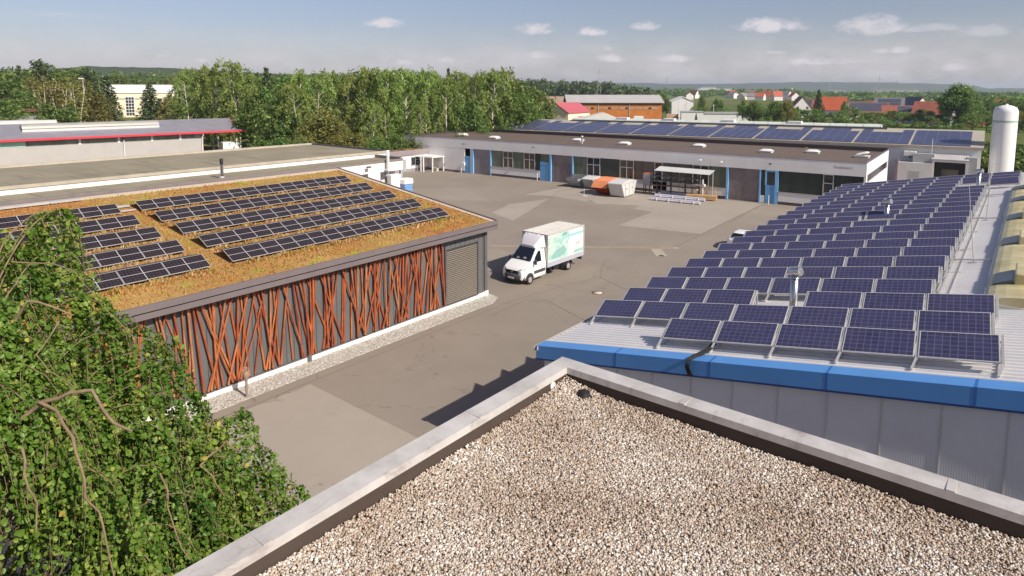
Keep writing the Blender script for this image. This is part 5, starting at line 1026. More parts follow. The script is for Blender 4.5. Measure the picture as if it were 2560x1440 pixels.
for s in (-1, 1):
    mm = MB(); mm.poly([(s*.885, -1.6, 1.0), (s*.885, .85, 1.0), (s*.70, .35, 1.36), (s*.68, -1.3, 1.38)]); mm.v = [(x+s*.02, y, z) for x, y, z in mm.v]; mm.build('side_window', M_autog, CA)
    mm = MB(); mm.raw([(s*.60, -2.09, .80), (s*.84, -1.98, .80), (s*.86, -1.8, .98), (s*.62, -2.04, .96)], [(0, 1, 2, 3)]); mm.v = [(x+s*.02, y-.03, z) for x, y, z in mm.v]; mm.build('tail_light', M_redl, CA)
    wheel(CA, s*.80, -1.3, .32, .2, s); wheel(CA, s*.80, 1.32, .32, .2, s)
    mm = MB(); mm.cbox(s*1.0-.09, s*1.0+.09, .5, .6, .98, 1.12, .03); mm.build('mirror', M_plas, CA)
mm = MB(); mm.box(-.26, .26, -2.15, -2.11, .62, .72); mm.build('licence_plate', M_wpaint, CA)

# ------------------------------------------------------------------ red edged hall and buildings on the left
RH = thing('red_edged_hall', 'pale grey hall with red roof edge and ridge rooflights at the left', 'hall', (-114.8, 62.66, 0), -math.atan(4.84/35.8)*-1)
RH.rotation_euler.z = -math.atan(4.84/35.8)                  # local y runs along the eave (back = -y)
HE2, HR2, RD, LL = 5.75, 7.75, 8.2, -75
lb(RH, 'wall', weathered('pale_hall_wall', srgb(178, 173, 169), .6, .05, .5, 10, .1, streak=.12), lambda m: (m.box(-2*RD+.8, -.9, LL, -7.2, 0, 4.55), m.box(-2*RD+.8, -1.2, LL, -7.2, 4.55, HE2-.15), m.box(-2*RD+.8, -.9, LL, -7.2, 5.45, HE2-.1)))
lb(RH, 'clerestory_strip', profilit('grey_ribbed_strip', srgb(138, 140, 132)), lambda m: m.box(-1.0, -.95, LL, -8.6, 4.55, 5.45))
lb(RH, 'mint_pane', weathered('mint_pane', srgb(176, 214, 196), .3), lambda m: m.box(-.95, -.92, -37.5, -33, 4.58, 5.42))
for y in (-11, -15.5, -20.5, -26, -44): lb(RH, 'mullion', M_wpaint, lambda m: m.box(-.97, -.88, y-.16, y+.16, 4.5, 5.5))
lb(RH, 'downpipe', M_lgrey, lambda m: [m.tube([(-.2, y, 5.6), (-.78, y, 5.1), (-.78, y, 0)], .1, 6) for y in (-7.4, -19.8, -37)])
def rroof(m): m.prism([(0, LL, HE2), (-RD, LL, HR2), (-2*RD, LL, HE2), (-2*RD, LL, HE2-.15), (-RD, LL, HR2-.15), (0, LL, HE2-.15)][::-1], (0, -LL, 0))
lb(RH, 'roof', M_redhall_roof, rroof)
lb(RH, 'red_roof_edge', M_red, lambda m: (m.box(-.02, .09, LL, .06, HE2-.28, HE2+.06), m.prism([(0, .0, HE2-.28), (0, 0, HE2+.06), (-RD, 0, HR2+.06), (-RD, 0, HR2-.28)], (0, .08, 0)), m.prism([(-2*RD, .0, HE2-.28), (-2*RD, 0, HE2+.06), (-RD, 0, HR2+.06), (-RD, 0, HR2-.28)], (0, .08, 0))))
lb(RH, 'canopy_post', M_lgrey, lambda m: m.box(-.9, -.7, -.7, -.5, 0, HE2-.1)); lb(RH, 'canopy_post', M_lgrey, lambda m: m.box(-2*RD+.8, -2*RD+1.0, -.7, -.5, 0, HE2-.1))
def rl(m):
    n = 6
    for (ya, yb, w, dz) in ((-62, -41, 1.5, .1), (-33, -13.5, 1.3, .1)):
        V = [(-RD+3.1-w*math.cos(math.pi*i/n), y, HR2-.72+dz+.75*math.sin(math.pi*i/n)) for y in (ya, yb) for i in range(n+1)]; N = n+1
        m.raw(V, [(j, N+j, N+j+1, j+1) for j in range(n)]+[tuple(range(N-1, -1, -1)), tuple(range(N, 2*N))])
lb(RH, 'ridge_rooflight', weathered('aged_rooflight', srgb(160, 158, 150), .4, .1, .5, 5, .05), rl)
lb(RH, 'rooflight_curb', M_lgrey, lambda m: (m.box(-3.65, -3.5, -62, -41, 6.55, 7.05), m.box(-3.85, -3.7, -33, -13.5, 6.6, 7.05)))
lb(RH, 'vent_housing', M_grey, lambda m: m.box(-RD-1.4, -RD+1.6, -39.8, -36.2, HR2-.9, HR2+1.0), bevel=.05)
pl_ = thing('wrapped_pallet', 'white wrapped pallet block under the red edged canopy', 'pallet', RH.matrix_basis @ Vector((-2.2, -2.2, 0)), RH.rotation_euler.z)
MB().cbox(-1.1, 1.1, -1.5, 1.5, .15, 1.75, .06).build('lower_block', M_wpaint, pl_); MB().cbox(-1.1, 1.1, -1.5, 1.5, 1.8, 3.6, .06).build('upper_block', M_wpaint, pl_); MB().box(-1.1, 1.1, -1.4, 1.4, 0, .15).build('pallet_base', M_wood, pl_)

def gable(name, lab, cat, loc, rz, L, Wd, he, hr, wm, rm, group=None, over=.3, parts=None):
    t = thing(name, lab, cat, loc, rz, group)
    mm = MB(); mm.prism([(-Wd/2, -L/2, 0), (-Wd/2, -L/2, he), (0, -L/2, hr), (Wd/2, -L/2, he), (Wd/2, -L/2, 0)][::-1], (0, L, 0)); mm.build('wall', wm, t)
    k = (hr-he)/(Wd/2); q = over
    mm = MB(); mm.prism([(-Wd/2-q, -L/2-q, he-k*q+.05), (0, -L/2-q, hr+.05), (Wd/2+q, -L/2-q, he-k*q+.05), (Wd/2+q, -L/2-q, he-k*q+.25), (0, -L/2-q, hr+.27), (-Wd/2-q, -L/2-q, he-k*q+.25)], (0, L+2*q, 0)); mm.build('roof', rm, t)
    if parts: parts(t)
    return t
def yaw_at(u, extra=0): r = ray(u, 300); return math.atan2(r.y, r.x)-math.pi/2+extra   # faces the drone: local y points away
def place(u, d): x, y = polar(u, d); return (x, y, 0)
M_cream = weathered('cream_render', srgb(236, 220, 190), .7, .05, .3, 5, .1); M_slate = weathered('grey_tiles', srgb(132, 128, 130), .7, .12, .4, 6, .2)
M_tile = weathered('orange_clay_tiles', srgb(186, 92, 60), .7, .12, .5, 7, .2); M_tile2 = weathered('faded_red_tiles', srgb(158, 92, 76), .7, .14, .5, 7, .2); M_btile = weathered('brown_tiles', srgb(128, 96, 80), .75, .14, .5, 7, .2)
M_pinkroof = weathered('raspberry_roof', srgb(182, 94, 102), .55, .06, .4, 6, .1)
ch = thing('cream_hall', 'large cream hall with grey roof band behind the trees at left', 'hall', place(345, 352), yaw_at(345))
wz = lambda v, d=352: CH+(222-v)/FPX*d*.99
lb(ch, 'wall', M_cream, lambda m: (m.box(-19, 21, 0, 30, 0, 11.2))); lb(ch, 'roof', M_lgrey, lambda m: m.prism([(-19.6, -.4, 11.2), (-17, 4, 15.2), (19, 4, 15.2), (21.6, -.4, 11.2)], (0, 25, 0)))
lb(ch, 'grey_band', M_grey, lambda m: m.box(-19.1, 21.1, -.06, 30, 8.2, 8.9))
for x0 in (-5.2, 16.8):
    w_ = lb(ch, 'window', M_wpaint, lambda m: m.box(x0, x0+3.6, -.14, 0, .8, 9.6)); lb(w_, 'pane', M_glass, lambda m: [m.box(x0+.12+i*1.15, x0+1.1+i*1.15, -.18, -.14, .95+j*1.44, 2.15+j*1.44) for i in range(3) for j in range(6)])
lb(ch, 'entrance', M_dark, lambda m: m.box(12.2, 15.2, -.1, 0, 0, 4.5))
os_ = thing('open_barn', 'open brown roofed barn at the far left edge with stored goods', 'barn', place(70, 190), yaw_at(70))
lb(os_, 'roof', weathered('rust_brown_roof', srgb(112, 70, 54), .7), lambda m: m.box(-9, 7, -1, 9, 8.0, 8.5)); lb(os_, 'back_wall', weathered('dark_brown_boards', srgb(66, 46, 40), .8), lambda m: (m.box(-9, 7, 8.5, 9, 0, 8), m.box(6.6, 7, 0, 8.5, 0, 8)))
lb(os_, 'post', weathered('red_brown_post', srgb(128, 60, 48), .7), lambda m: m.box(6.2, 6.6, -.8, -.4, 0, 8)); lb(os_, 'post', weathered('red_brown_post', srgb(128, 60, 48), .7), lambda m: m.box(-8.6, -8.2, -.8, -.4, 0, 8))
for k, (x, w, h, col, lab) in enumerate(((-6.5, 4.4, 5.9, M_cream, 'cream covered stack under the open brown barn'), (-1.6, 2.6, 4.5, M_lgrey, 'pale stack of wrapped goods under the open brown barn'), (1.2, 2.2, 4.4, M_white, 'white and dark stack beside the open barn entrance'))):
    x_, y_, _ = place(70, 186); q = Matrix.Rotation(yaw_at(70), 4, 'Z') @ Vector((x, 0, 0)); o = thing('goods_stack', lab, 'stack', (x_+q.x, y_+q.y, 0), yaw_at(70)); MB().cbox(-w/2, w/2, -1.2, 1.2, 0, h*.55, .08).build('lower_layer', M_lgrey, o); MB().cbox(-w/2-.1, w/2, -1.2, 1.2, h*.55, h, .1).build('upper_layer', col, o)
bl = thing('blue_container', 'small blue container half hidden by trees at the left', 'container', place(128, 175), yaw_at(128)); MB().cbox(-1.6, 1.6, 0, 5, 3.2, 7.2, .05).build('body', M_blued, bl); MB().box(-1.5, 1.5, .2, 4.8, 0, 3.2).build('base', M_grey, bl)
fr_ = thing('far_low_roof', 'low flat brown grey roof behind the red edged hall', 'building', place(330, 178), yaw_at(330)); lb(fr_, 'wall', M_lgrey, lambda m: m.box(-14, 11, 0, 14, 0, 4.9)); lb(fr_, 'roof', weathered('grey_brown_roof', srgb(134, 126, 116), .8), lambda m: m.box(-14.5, 11.5, -.5, 14.5, 4.9, 5.4))
lm = thing('street_lamp', 'thin street lamp before the left forest edge', 'street lamp', place(210, 230), yaw_at(210)); MB().tube([(0, 0, 0), (0, 0, 16.2)], [.12, .08], 6).build('pole', M_lgrey, lm); MB().box(-1.1, .3, -.2, .2, 16.2, 16.5).build('lamp_head', M_lgrey, lm)
wl = thing('low_grey_shed', 'grey flat roofed shed behind the red edged hall at far left', 'shed', place(35, 160), yaw_at(35)); lb(wl, 'wall', M_lgrey, lambda m: m.box(-14, 6.5, 0, 10, 0, 7.1)); lb(wl, 'roof', weathered('grey_shed_roof', srgb(158, 158, 156), .6), lambda m: m.prism([(-14.3, -.6, 6.2), (-14.3, 10, 7.6), (-14.3, 10, 7.75), (-14.3, -.6, 6.35)][::-1], (21, 0, 0)))

# ------------------------------------------------------------------ middle distance on the right
ob = thing('orange_barn', 'long barn of orange boards with grey roof behind the rear hall', 'barn', place(1540, 225), yaw_at(1540, R(9)))
lb(ob, 'wall', M_barnwall, lambda m: m.prism([(-16.2, 0, 0), (-16.2, 0, 8.9), (-16.2, 6.5, 11.2), (-16.2, 13, 8.9), (-16.2, 13, 0)], (32, 0, 0)))
lb(ob, 'roof', weathered('pale_grey_barn_roof', srgb(176, 172, 170), .6, .05, .3, 5, .05), lambda m: (m.prism([(-17, -.8, 8.75), (-17, 6.5, 11.25), (-17, 13.8, 8.75), (-17, 13.8, 8.95), (-17, 6.5, 11.45), (-17, -.8, 8.95)][::-1], (33.4, 0, 0))))
lb(ob, 'window_band', weathered('dusty_windows', srgb(158, 140, 120), .5), lambda m: [m.box(x, x+2.2, -.06, 0, 6.6, 7.3) for x in np.arange(-12.5, 15, 2.75)])
lb(ob, 'dark_opening', M_black, lambda m: [m.box(x, x+.9, -.09, -.06, 6.65, 7.25) for x in (-8.5, 3.3, -2.6, 11.2)])
lb(ob, 'downpipe', M_grey, lambda m: [m.box(x-.1, x+.1, -.2, -.05, 0, 8.7) for x in (-6.0, 4.6)]); lb(ob, 'painted_eave_shadow', M_btile, lambda m: m.box(-16.2, 15.8, -.05, 0, 8.0, 8.8))  # brown strip below the eave is painted-in shade on the wall
ph = gable('cream_house', 'cream house with raspberry red roof left of the orange barn', 'house', place(1418, 195), yaw_at(1418, R(-28)), 14, 8.2, 6.6, 9.2, M_cream, M_pinkroof, parts=lambda t: (lb(t, 'window', M_dark, lambda m: [m.box(x, x+.8, -7.05, -7, 1.0, 3.4) for x in (.6, 2.0)]),))
pe = gable('pink_roof_extension', 'low extension with raspberry red roof before the orange barn', 'building', place(1480, 192), yaw_at(1480, R(80)), 19, 6.0, 3.5, 5.2, weathered('dark_porch', srgb(96, 84, 76), .8), M_pinkroof)
tn = thing('pale_tent_roof', 'pale grey tent shaped roof rising behind the solar roof', 'tent', place(1490, 165), yaw_at(1490, R(6)))
lb(tn, 'fabric_roof', weathered('pale_tent_fabric', srgb(218, 212, 202), .7, .04), lambda m: m.raw([(-8, 0, 4.9), (-5.5, 0, 5.5), (2.4, 0, 7.5), (6.3, 0, 5.9), (6.3, 0, 4.6), (-8, 7, 4.9), (-5.5, 7, 5.5), (2.4, 7, 7.5), (6.3, 7, 5.9), (6.3, 7, 4.6)], [(0, 1, 6, 5), (1, 2, 7, 6), (2, 3, 8, 7), (3, 4, 9, 8), (0, 4, 3, 2, 1), (5, 6, 7, 8, 9)])); lb(tn, 'side_wall', M_lgrey, lambda m: m.box(-7.8, 6.2, .1, 6.9, 0, 4.85))
rv = thing('roof_ventilator', 'white ventilator box before the orange barn', 'ventilator', place(1598, 168), yaw_at(1598)); lb(rv, 'housing', M_wpaint, lambda m: m.box(-1.2, 1.2, 0, 2, 4.6, 6.6)); lb(rv, 'slats', M_grey, lambda m: [m.box(-1.0, 1.0, -.05, 0, z, z+.2) for z in (4.9, 5.3, 5.7)]); lb(rv, 'base', M_lgrey, lambda m: m.box(-1, 1, .2, 1.8, 0, 4.6))
fb2 = gable('far_brown_barn', 'long low barn with dull brown roof left of the orange barn', 'barn', place(1384, 268), yaw_at(1384, R(84)), 22, 9, 6.3, 10.2, weathered('dark_boards', srgb(96, 72, 58), .8), weathered('dull_pink_roof', srgb(160, 134, 118), .7))
wh = thing('white_tent_hall', 'small white gabled tent hall in the field right of the orange barn', 'tent hall', place(1707, 292), yaw_at(1707, R(6)))
lb(wh, 'wall', M_white, lambda m: m.prism([(-4.6, 0, 0), (-4.6, 0, 8.1), (0, 0, 10.0), (4.6, 0, 8.1), (4.6, 0, 0)][::-1], (0, 14, 0))); lb(wh, 'roof', M_wpaint, lambda m: m.prism([(-4.9, -.3, 8.0), (0, -.3, 10.05), (4.9, -.3, 8.0), (4.9, -.3, 8.2), (0, -.3, 10.3), (-4.9, -.3, 8.2)], (0, 14.5, 0))); lb(wh, 'frame_line', M_lgrey, lambda m: [m.box(x-.06, x+.06, -.05, 0, 0, 8.8) for x in (-1.6, 1.6)])
cw = thing('white_yard_building', 'long low white building with grey edge and small roof masts', 'building', place(1790, 268), yaw_at(1790, R(5)))
lb(cw, 'wall', M_whitewall, lambda m: (m.box(-4.2, 12.4, 0, 10, 0, 3.7), m.box(-13, -4.2, 0, 10, 0, 4.4))); lb(cw, 'roof_edge', M_grey, lambda m: (m.box(-4.2, 12.6, -.2, 10, 3.7, 4.3), m.box(-13.2, -4.2, -.2, 10, 4.4, 4.6)))
for x in (-11.5, -.5, 10.6): lb(cw, 'roof_mast', M_lgrey, lambda m: (m.tube([(x, 3, 4.2), (x, 3, 7.0)], .12, 6), m.box(x-.3, x+.3, 2.8, 3.2, 6.9, 7.3)))
bk = thing('brick_stack', 'stack of pale bricks on the yard beyond the solar roof', 'bricks', place(1683, 270), yaw_at(1683)); [lb(bk, 'brick_pallet', weathered('pale_bricks', srgb(206, 168, 142), .8, .1, 2, 9, .2), lambda m: m.cbox(-2.6+k*.1, 2.6-k*.2, 0, 3, k*1.15, k*1.15+1.1, .05)) for k in range(3)]
for k, (u, d, sx, h, col, lab) in enumerate(((1662, 255, 2.0, 1.6, M_lgrey, 'pale heap of building material left of the brick stack'), (1696, 258, 1.5, 1.7, weathered('tan_heap', srgb(196, 158, 130), .9), 'tan heap of building material before the brick stack'), (1706, 255, 1.9, 1.5, M_conc, 'grey heap of building material by the white yard building'), (1675, 250, 1.4, 1.3, weathered('olive_heap', srgb(150, 140, 110), .9), 'olive heap of building material before the brick stack'))):
    t = MB(); n = 10; V = [(sx*math.cos(2*math.pi*i/n)*r*(1+.25*random.random()), sx*math.sin(2*math.pi*i/n)*r, h*(1-r*r)*(.8+.4*random.random())) for r in (1, .7, .35) for i in range(n)]+[(0, 0, h)]
    t.raw(V, [(j*n+i, j*n+(i+1) % n, (j+1)*n+(i+1) % n, (j+1)*n+i) for j in range(2) for i in range(n)]+[(2*n+i, 2*n+(i+1) % n, 3*n) for i in range(n)]); o = t.build('material_heap', col); o.location = place(u, d); tag(o, lab, 'heap', 'heaps on the builders yard')
# village houses: (u, d, facing, length, depth, eave, ridge, wall, roof, label)
M_pv = weathered('grey_blue_modules', srgb(84, 88, 104), .3, .15, 1, 6, .02)
def house(u, d, ex_, L, Wd, he, hr, wm, rm, lab, pv=None):
    t = gable('village_house', lab, 'house', place(u, d), yaw_at(u, ex_), L, Wd, he, hr, wm, rm, 'houses of the near village')
    lb(t, 'window', M_dark, lambda m: [m.box(-Wd/2-.04, -Wd/2, y, y+1.1, z, z+1.3) for y in np.arange(-L/2+1.2, L/2-1.5, 2.6) for z in ([1.2, 4.0] if he > 5 else [1.2])]); lb(t, 'window', M_dark, lambda m: [m.box(x, x+1.0, -L/2-.04, -L/2, z, z+1.3) for x in (-Wd/4-.5, Wd/4-.5) for z in ([1.2, 4.0] if he > 4.5 else [1.2])])
    if pv:
        s, f0, f1 = pv; k = math.hypot(hr-he, Wd/2); mm = MB(); nx = max(2, int(L*(f1-f0)/1.1))
        for i in range(nx):
            for j in range(3):
                y0 = -L/2+L*f0+i*1.1; a = .12+j*.27; b = a+.25; mm.poly([(s*Wd/2*(1-a), y0, he+(hr-he)*a+.34), (s*Wd/2*(1-a), y0+1.0, he+(hr-he)*a+.34), (s*Wd/2*(1-b), y0+1.0, he+(hr-he)*b+.34), (s*Wd/2*(1-b), y0, he+(hr-he)*b+.34)])
        mm.build('solar_array', M_pv, t)
    return t
house(2080, 318, R(84), 11.5, 9.0, 4.6, 9.9, M_white, M_tile, 'white house with bright orange roof in the orchard village', None)
house(2002, 345, R(10), 12, 8.5, 4.6, 9.8, M_white, M_btile, 'white gabled house peeping out left of the dark spruce', None)
house(2022, 352, R(80), 12, 8, 4.4, 8.4, M_cream, M_tile2, 'house with dull red roof and panels right behind the dark spruce', (-1, .35, .7))
house(2102, 345, R(30), 9, 7.5, 5, 9.4, M_white, M_slate, 'white gabled house with slate roof right of the orange roofed house', (-1, .1, .9))
house(2134, 335, R(86), 17, 8.5, 4.0, 7.9, M_white, M_btile, 'house with panelled brown roof, left one of the panelled pair', (-1, .05, .95))
house(2172, 318, R(88), 15, 9, 3.6, 7.6, M_cream, M_btile, 'house with panelled brown roof, right one of the panelled pair', (-1, .02, .98))
house(2192, 395, R(70), 9, 7, 3.5, 7.4, M_cream, M_tile, 'small far house with orange roof between the panelled roofs', None)
house(2225, 330, R(86), 11, 9, 3.4, 9.6, M_white, M_slate, 'house with tall grey roof and a panelled lower slope', (-1, .1, .9))
house(2258, 305, R(92), 14, 9, 3.0, 6.8, M_white, M_tile2, 'long faded red roof with dull panels before the big round tree', (-1, .15, .7))
house(2288, 345, R(34), 11, 8.5, 5.5, 9.9, M_cream, M_dark, 'cream gabled house with dark panelled roof above the faded red roof', (-1, .05, .95))
house(2338, 300, R(78), 13, 9, 4.0, 8.6, M_grey, M_tile2, 'long red roof half shaded by the big round tree', None)
house(2434, 300, R(20), 8, 7, 3.0, 6.4, M_tile2, M_tile2, 'little brick red gable below the big round tree', None)
house(2509, 410, R(80), 7, 6, 4.5, 8.2, M_white, M_tile, 'small house with vivid red roof among trees behind the tank', None)
rr = random.Random(11)
for i in range(46):                                          # far village, a few pixels each
    u = rr.choice((rr.uniform(1730, 2010), rr.uniform(1820, 1960), rr.uniform(1830, 1990))); d = rr.uniform(950, 1500)
    if i < 8: u, d = (1722, 880) if i == 0 else (1838+i*21, 860+rr.uniform(-40, 60))
    roof = rr.choice((M_tile, M_tile, M_tile2, M_slate, M_btile)); t = gable('distant_house', 'tiny distant house of the village beyond the green field', 'house', place(u, d), rr.uniform(0, 3.1), rr.uniform(10, 18), rr.uniform(8, 11), rr.uniform(4, 6.5), rr.uniform(8.5, 12), rr.choice((M_white, M_white, M_cream)), roof, 'houses of the distant village')
for (u, d, w, h, lab) in ((1790, 3300, 170, 15, 'long white factory on the far plain behind the distant village'), (1770, 2800, 60, 20, 'bright white warehouse left of the long distant factory'), (2238, 2300, 118, 13, 'long white warehouse before the distant hills at right'), (2095, 2300, 40, 9, 'short white warehouse before the distant hills, left of the long one')):
    t = thing('distant_warehouse', lab, 'warehouse', place(u, d), yaw_at(u)); lb(t, 'wall', M_white, lambda m: m.box(-w/2, w/2, 0, 60, 0, h)); lb(t, 'roof', M_lgrey, lambda m: m.box(-w/2-1, w/2+1, -1, 61, h, h+2))
for (u, d, h, lab) in ((1497, 560, 31, 'nearest lattice pylon rising over the orange barn'), (1666, 1150, 35, 'distant pylon left of the far village'), (2196, 900, 30, 'lattice pylon over the panelled house roofs'), (2240, 1300, 30, 'far pylon before the long white warehouse'), (2072, 1900, 34, 'very faint pylon left of the panelled roofs')):
    t = thing('power_pylon', lab, 'pylon', place(u, d), yaw_at(u), 'power pylons on the plain'); mm = MB(); w = .16*max(1, d/700)
    for sx in (-1, 1):
        for sy in (-1, 1): mm.bar((sx*2.2, sy*2.2, 0), (sx*.5, sy*.5, h*.8), w, w); mm.bar((sx*.5, sy*.5, h*.8), (0, 0, h), w, w)
    for k in range(6): z = h*.12*k; q = 2.2-1.7*z/(h*.8); z2 = h*.12*(k+1); q2 = 2.2-1.7*z2/(h*.8); mm.bar((-q, -q, z), (q2, -q2, z2), w*.6, w*.6); mm.bar((q, -q, z), (-q2, -q2, z2), w*.6, w*.6)
    mm.build('lattice_tower', M_grey, t); mm = MB(); [mm.bar((-s, 0, h*z), (s, 0, h*z), w, w) for s, z in ((4.5, .72), (3.4, .86))]; mm.build('cross_arm', M_grey, t)

# ------------------------------------------------------------------ trees
def leaf_cloud(cl, per, size, droop=0., flat=0.):            # cl: rows of (x, y, z, rx, ry, rz, tint); returns arrays of leaf faces
    cl = np.array(cl); n = len(cl)*per; c = np.repeat(cl, per, 0); d = unit(n); r = rng.random(n)**.45
    p = c[:, :3]+d*c[:, 3:6]*r[:, None]
    nrm = d*.7+unit(n)*.8; nrm[:, 2] += .35+flat; nrm /= np.linalg.norm(nrm, axis=1)[:, None]
    a = perp(nrm); a[:, 2] -= droop; a /= np.linalg.norm(a, axis=1)[:, None]; b = np.cross(nrm, a)
    s = size*np.exp(rng.normal(0, .3, n)); t = (c[:, 6]+rng.normal(0, .13, n)).clip(0, 1)
    return p, b*(s*.6)[:, None], a*s[:, None], t
def proto_tree(kind, h):
    tr = MB(); cl = []; rr = random.Random(int(h*100)+len(kind)*7+ord(kind[0]))
    if kind == 'birch':
        lean = (rr.uniform(-.6, .6), rr.uniform(-.6, .6)); tp = lambda z: Vector((lean[0]*z/h+.15*math.sin(z*.6), lean[1]*z/h+.15*math.cos(z*.5), z))
        tr.tube([tp(z) for z in np.linspace(0, h*.96, 9)], list(np.linspace(.15, .025, 9)), 7)
        for i in range(30):
            z0 = h*(.18+.76*i/30); a = i*2.4+rr.uniform(-.5, .5); L = (1.0+2.0*math.sin(math.pi*min(1, (1.02-z0/h)*1.15)))*rr.uniform(.7, 1.15)
            b0 = tp(z0); b1 = b0+Vector((math.cos(a)*L*.6, math.sin(a)*L*.6, L*.75)); b2 = b0+Vector((math.cos(a)*L, math.sin(a)*L, L*.75))
            tr.tube([b0, b1, b2], [.035, .02, .008], 5, False)
            tn = rr.uniform(.25, .8)
            for q, f in ((b0.lerp(b1, .7), .75), (b1.lerp(b2, .5), 1), (b2+Vector((0, 0, -.5)), .9), (b2+Vector((math.cos(a)*.2, math.sin(a)*.2, -1.3)), .7)):
                s = f*rr.uniform(.5, .85); cl.append((q.x, q.y, q.z, s*.85, s*.85, s*1.25, tn+rr.uniform(-.12, .12)))
        for k in range(6): q = tp(h*(.9+.02*k)); cl.append((q.x+rr.uniform(-.3, .3), q.y+rr.uniform(-.3, .3), q.z, .45, .45, .8, .7))
        arr = leaf_cloud(cl, 34, .20, 1.2)
    elif kind in ('oak', 'aut', 'round'):
        tr.tube([(0, 0, 0), (.1, 0, h*.3), (.0, .1, h*.7)], [.32, .22, .08], 8)
        nb = 44 if kind != 'round' else 90
        for i in range(nb):
            d = unit(1)[0]; d[2] = abs(d[2])*1.15-.32; q = Vector(d)*(h*.33*rr.uniform(.72, 1.08)); q.x *= 1.0; q.z = h*.56+q.z*1.35
            if q.z > h: q.z = h
            tr.tube([(0, 0, h*.25+rr.uniform(0, h*.2)), (q.x*.5, q.y*.5, (q.z+h*.4)/2), tuple(q)], [.1, .06, .02], 5, False)
            s = h*rr.uniform(.085, .15); tn = rr.uniform(.15, .85); cl.append((q.x, q.y, q.z, s, s, s*.8, tn)); 
            cl.append((q.x*.8+rr.uniform(-.6, .6), q.y*.8+rr.uniform(-.6, .6), q.z-s*.8, s, s, s*.7, tn-.15))
        arr = leaf_cloud(cl, 46, .021*h, .2)
    elif kind == 'spruce':
        tr.tube([(0, 0, 0), (0, 0, h*.98)], [.22, .03], 7)
        n = 26
        for i in range(n):
            z = h*(.08+.90*i/n); rad = (h*.21)*(1-i/n)**.85+.15; nbr = max(4, int(9*(1-i/n))+3)
            for k in range(nbr):
                a = 2*math.pi*k/nbr+i*.7+rr.uniform(-.2, .2); r = rad*rr.uniform(.75, 1.12)
                for f in (.4, .75, 1.0): cl.append((math.cos(a)*r*f, math.sin(a)*r*f, z-.22*r*f, .16*rad+.18, .16*rad+.18, .12*rad+.1, rr.uniform(.15, .75)+.15*f-.1))
        arr = leaf_cloud(cl, 10, .0165*h, .5, .3)
    elif kind == 'pine':
        tr.tube([(0, 0, 0), (.2, 0, h*.6), (0, .2, h*.95)], [.24, .16, .05], 7)
        for i in range(26):
            a = rr.uniform(0, 6.28); z = h*rr.uniform(.45, 1.0); r = h*.16*rr.uniform(.3, 1.1)*(1.25-z/h+.35); q = (math.cos(a)*r, math.sin(a)*r, z); tr.tube([(0, 0, z-r*.3), q], [.06, .02], 5, False)
            s = h*rr.uniform(.06, .1); cl.append((*q, s, s, s*.55, rr.uniform(.2, .9)))
        arr = leaf_cloud(cl, 60, .018*h, .1, .3)
    elif kind == 'apple':
        tr.tube([(0, 0, 0), (.1, 0, h*.32), (.1, .1, h*.6)], [.17, .13, .05], 7)
        for i in range(20):
            d = unit(1)[0]; d[2] = abs(d[2])*.9-.15; q = Vector((d[0]*h*.40, d[1]*h*.40, h*.58+d[2]*h*.36)); tr.tube([(.1, 0, h*.3), tuple(q)], [.07, .02], 5, False)
            s = h*rr.uniform(.11, .17); tn = rr.uniform(.15, .85); cl.append((q.x, q.y, q.z, s*1.1, s*1.1, s*.85, tn))
        arr = leaf_cloud(cl, 62, .034*h, .3)
    else:                                                    # bare: autumn thin shrub tree with visible stems
        for k in range(5): a = k*1.3; tr.tube([(0, 0, 0), (math.cos(a)*.5, math.sin(a)*.5, h*.5), (math.cos(a)*1.3, math.sin(a)*1.3, h*.95)], [.12, .07, .02], 6)
        for i in range(30): a = rr.uniform(0, 6.28); z = h*rr.uniform(.35, 1); r = h*.20*rr.uniform(.2, 1)*z/h; cl.append((math.cos(a)*r, math.sin(a)*r, z, .7, .7, .9, rr.uniform(.3, .9)))
        arr = leaf_cloud(cl, 26, .19, .5)
    mat = {'birch': ML_birch, 'oak': ML_oak, 'aut': ML_aut, 'round': ML_oak, 'spruce': ML_con, 'pine': ML_con, 'apple': ML_oak, 'bare': ML_aut}[kind]
    bark = {'birch': M_birchbark, 'bare': M_birchbark}.get(kind, M_dbark)
    crown = quads(kind+'_crown', mat, *arr, parent=False)
    o = tr.build('trunk', bark); td = o.data; bpy.data.objects.remove(o)
    return crown, td, h
PROT = {}
for kind, hs in {'birch': (14, 15.5, 17, 16.2), 'oak': (13, 14.5, 16), 'aut': (12, 13.2), 'spruce': (15, 18), 'pine': (17, 19), 'apple': (6.0, 6.6, 7.2), 'bare': (9, 10.5), 'round': (15.2,)}.items():
    PROT[kind] = [proto_tree(kind, h) for h in hs]
KN = {'birch': 'birch_tree', 'oak': 'broadleaf_tree', 'aut': 'yellowing_tree', 'spruce': 'spruce_tree', 'pine': 'pine_tree', 'apple': 'orchard_tree', 'bare': 'multi_stem_tree', 'round': 'round_tree'}
rt = random.Random(5)
def tree(kind, x, y, h, lab, group, wide=1.0, z=0):
    cr, tk_, ph_ = rt.choice(PROT[kind]); t = thing(KN[kind], lab, 'tree', (x, y, z-.05), rt.uniform(0, 6.28), group); s = h/ph_; t.scale = (s*wide, s*wide, s)
    for nm, d in (('crown', cr), ('trunk', tk_)): o = bpy.data.objects.new(nm, d); S.collection.objects.link(o); o.parent = t
    return t
def htop(v, d): return CH+(222-v)/FPX*d                       # tree height whose top shows at photo row v
NAME = {'birch': 'pale green birch', 'oak': 'dark green broadleaf tree', 'aut': 'yellowish broadleaf tree', 'spruce': 'dark spruce', 'pine': 'tall pine', 'bare': 'thin multi stem tree', 'apple': 'round orchard tree'}
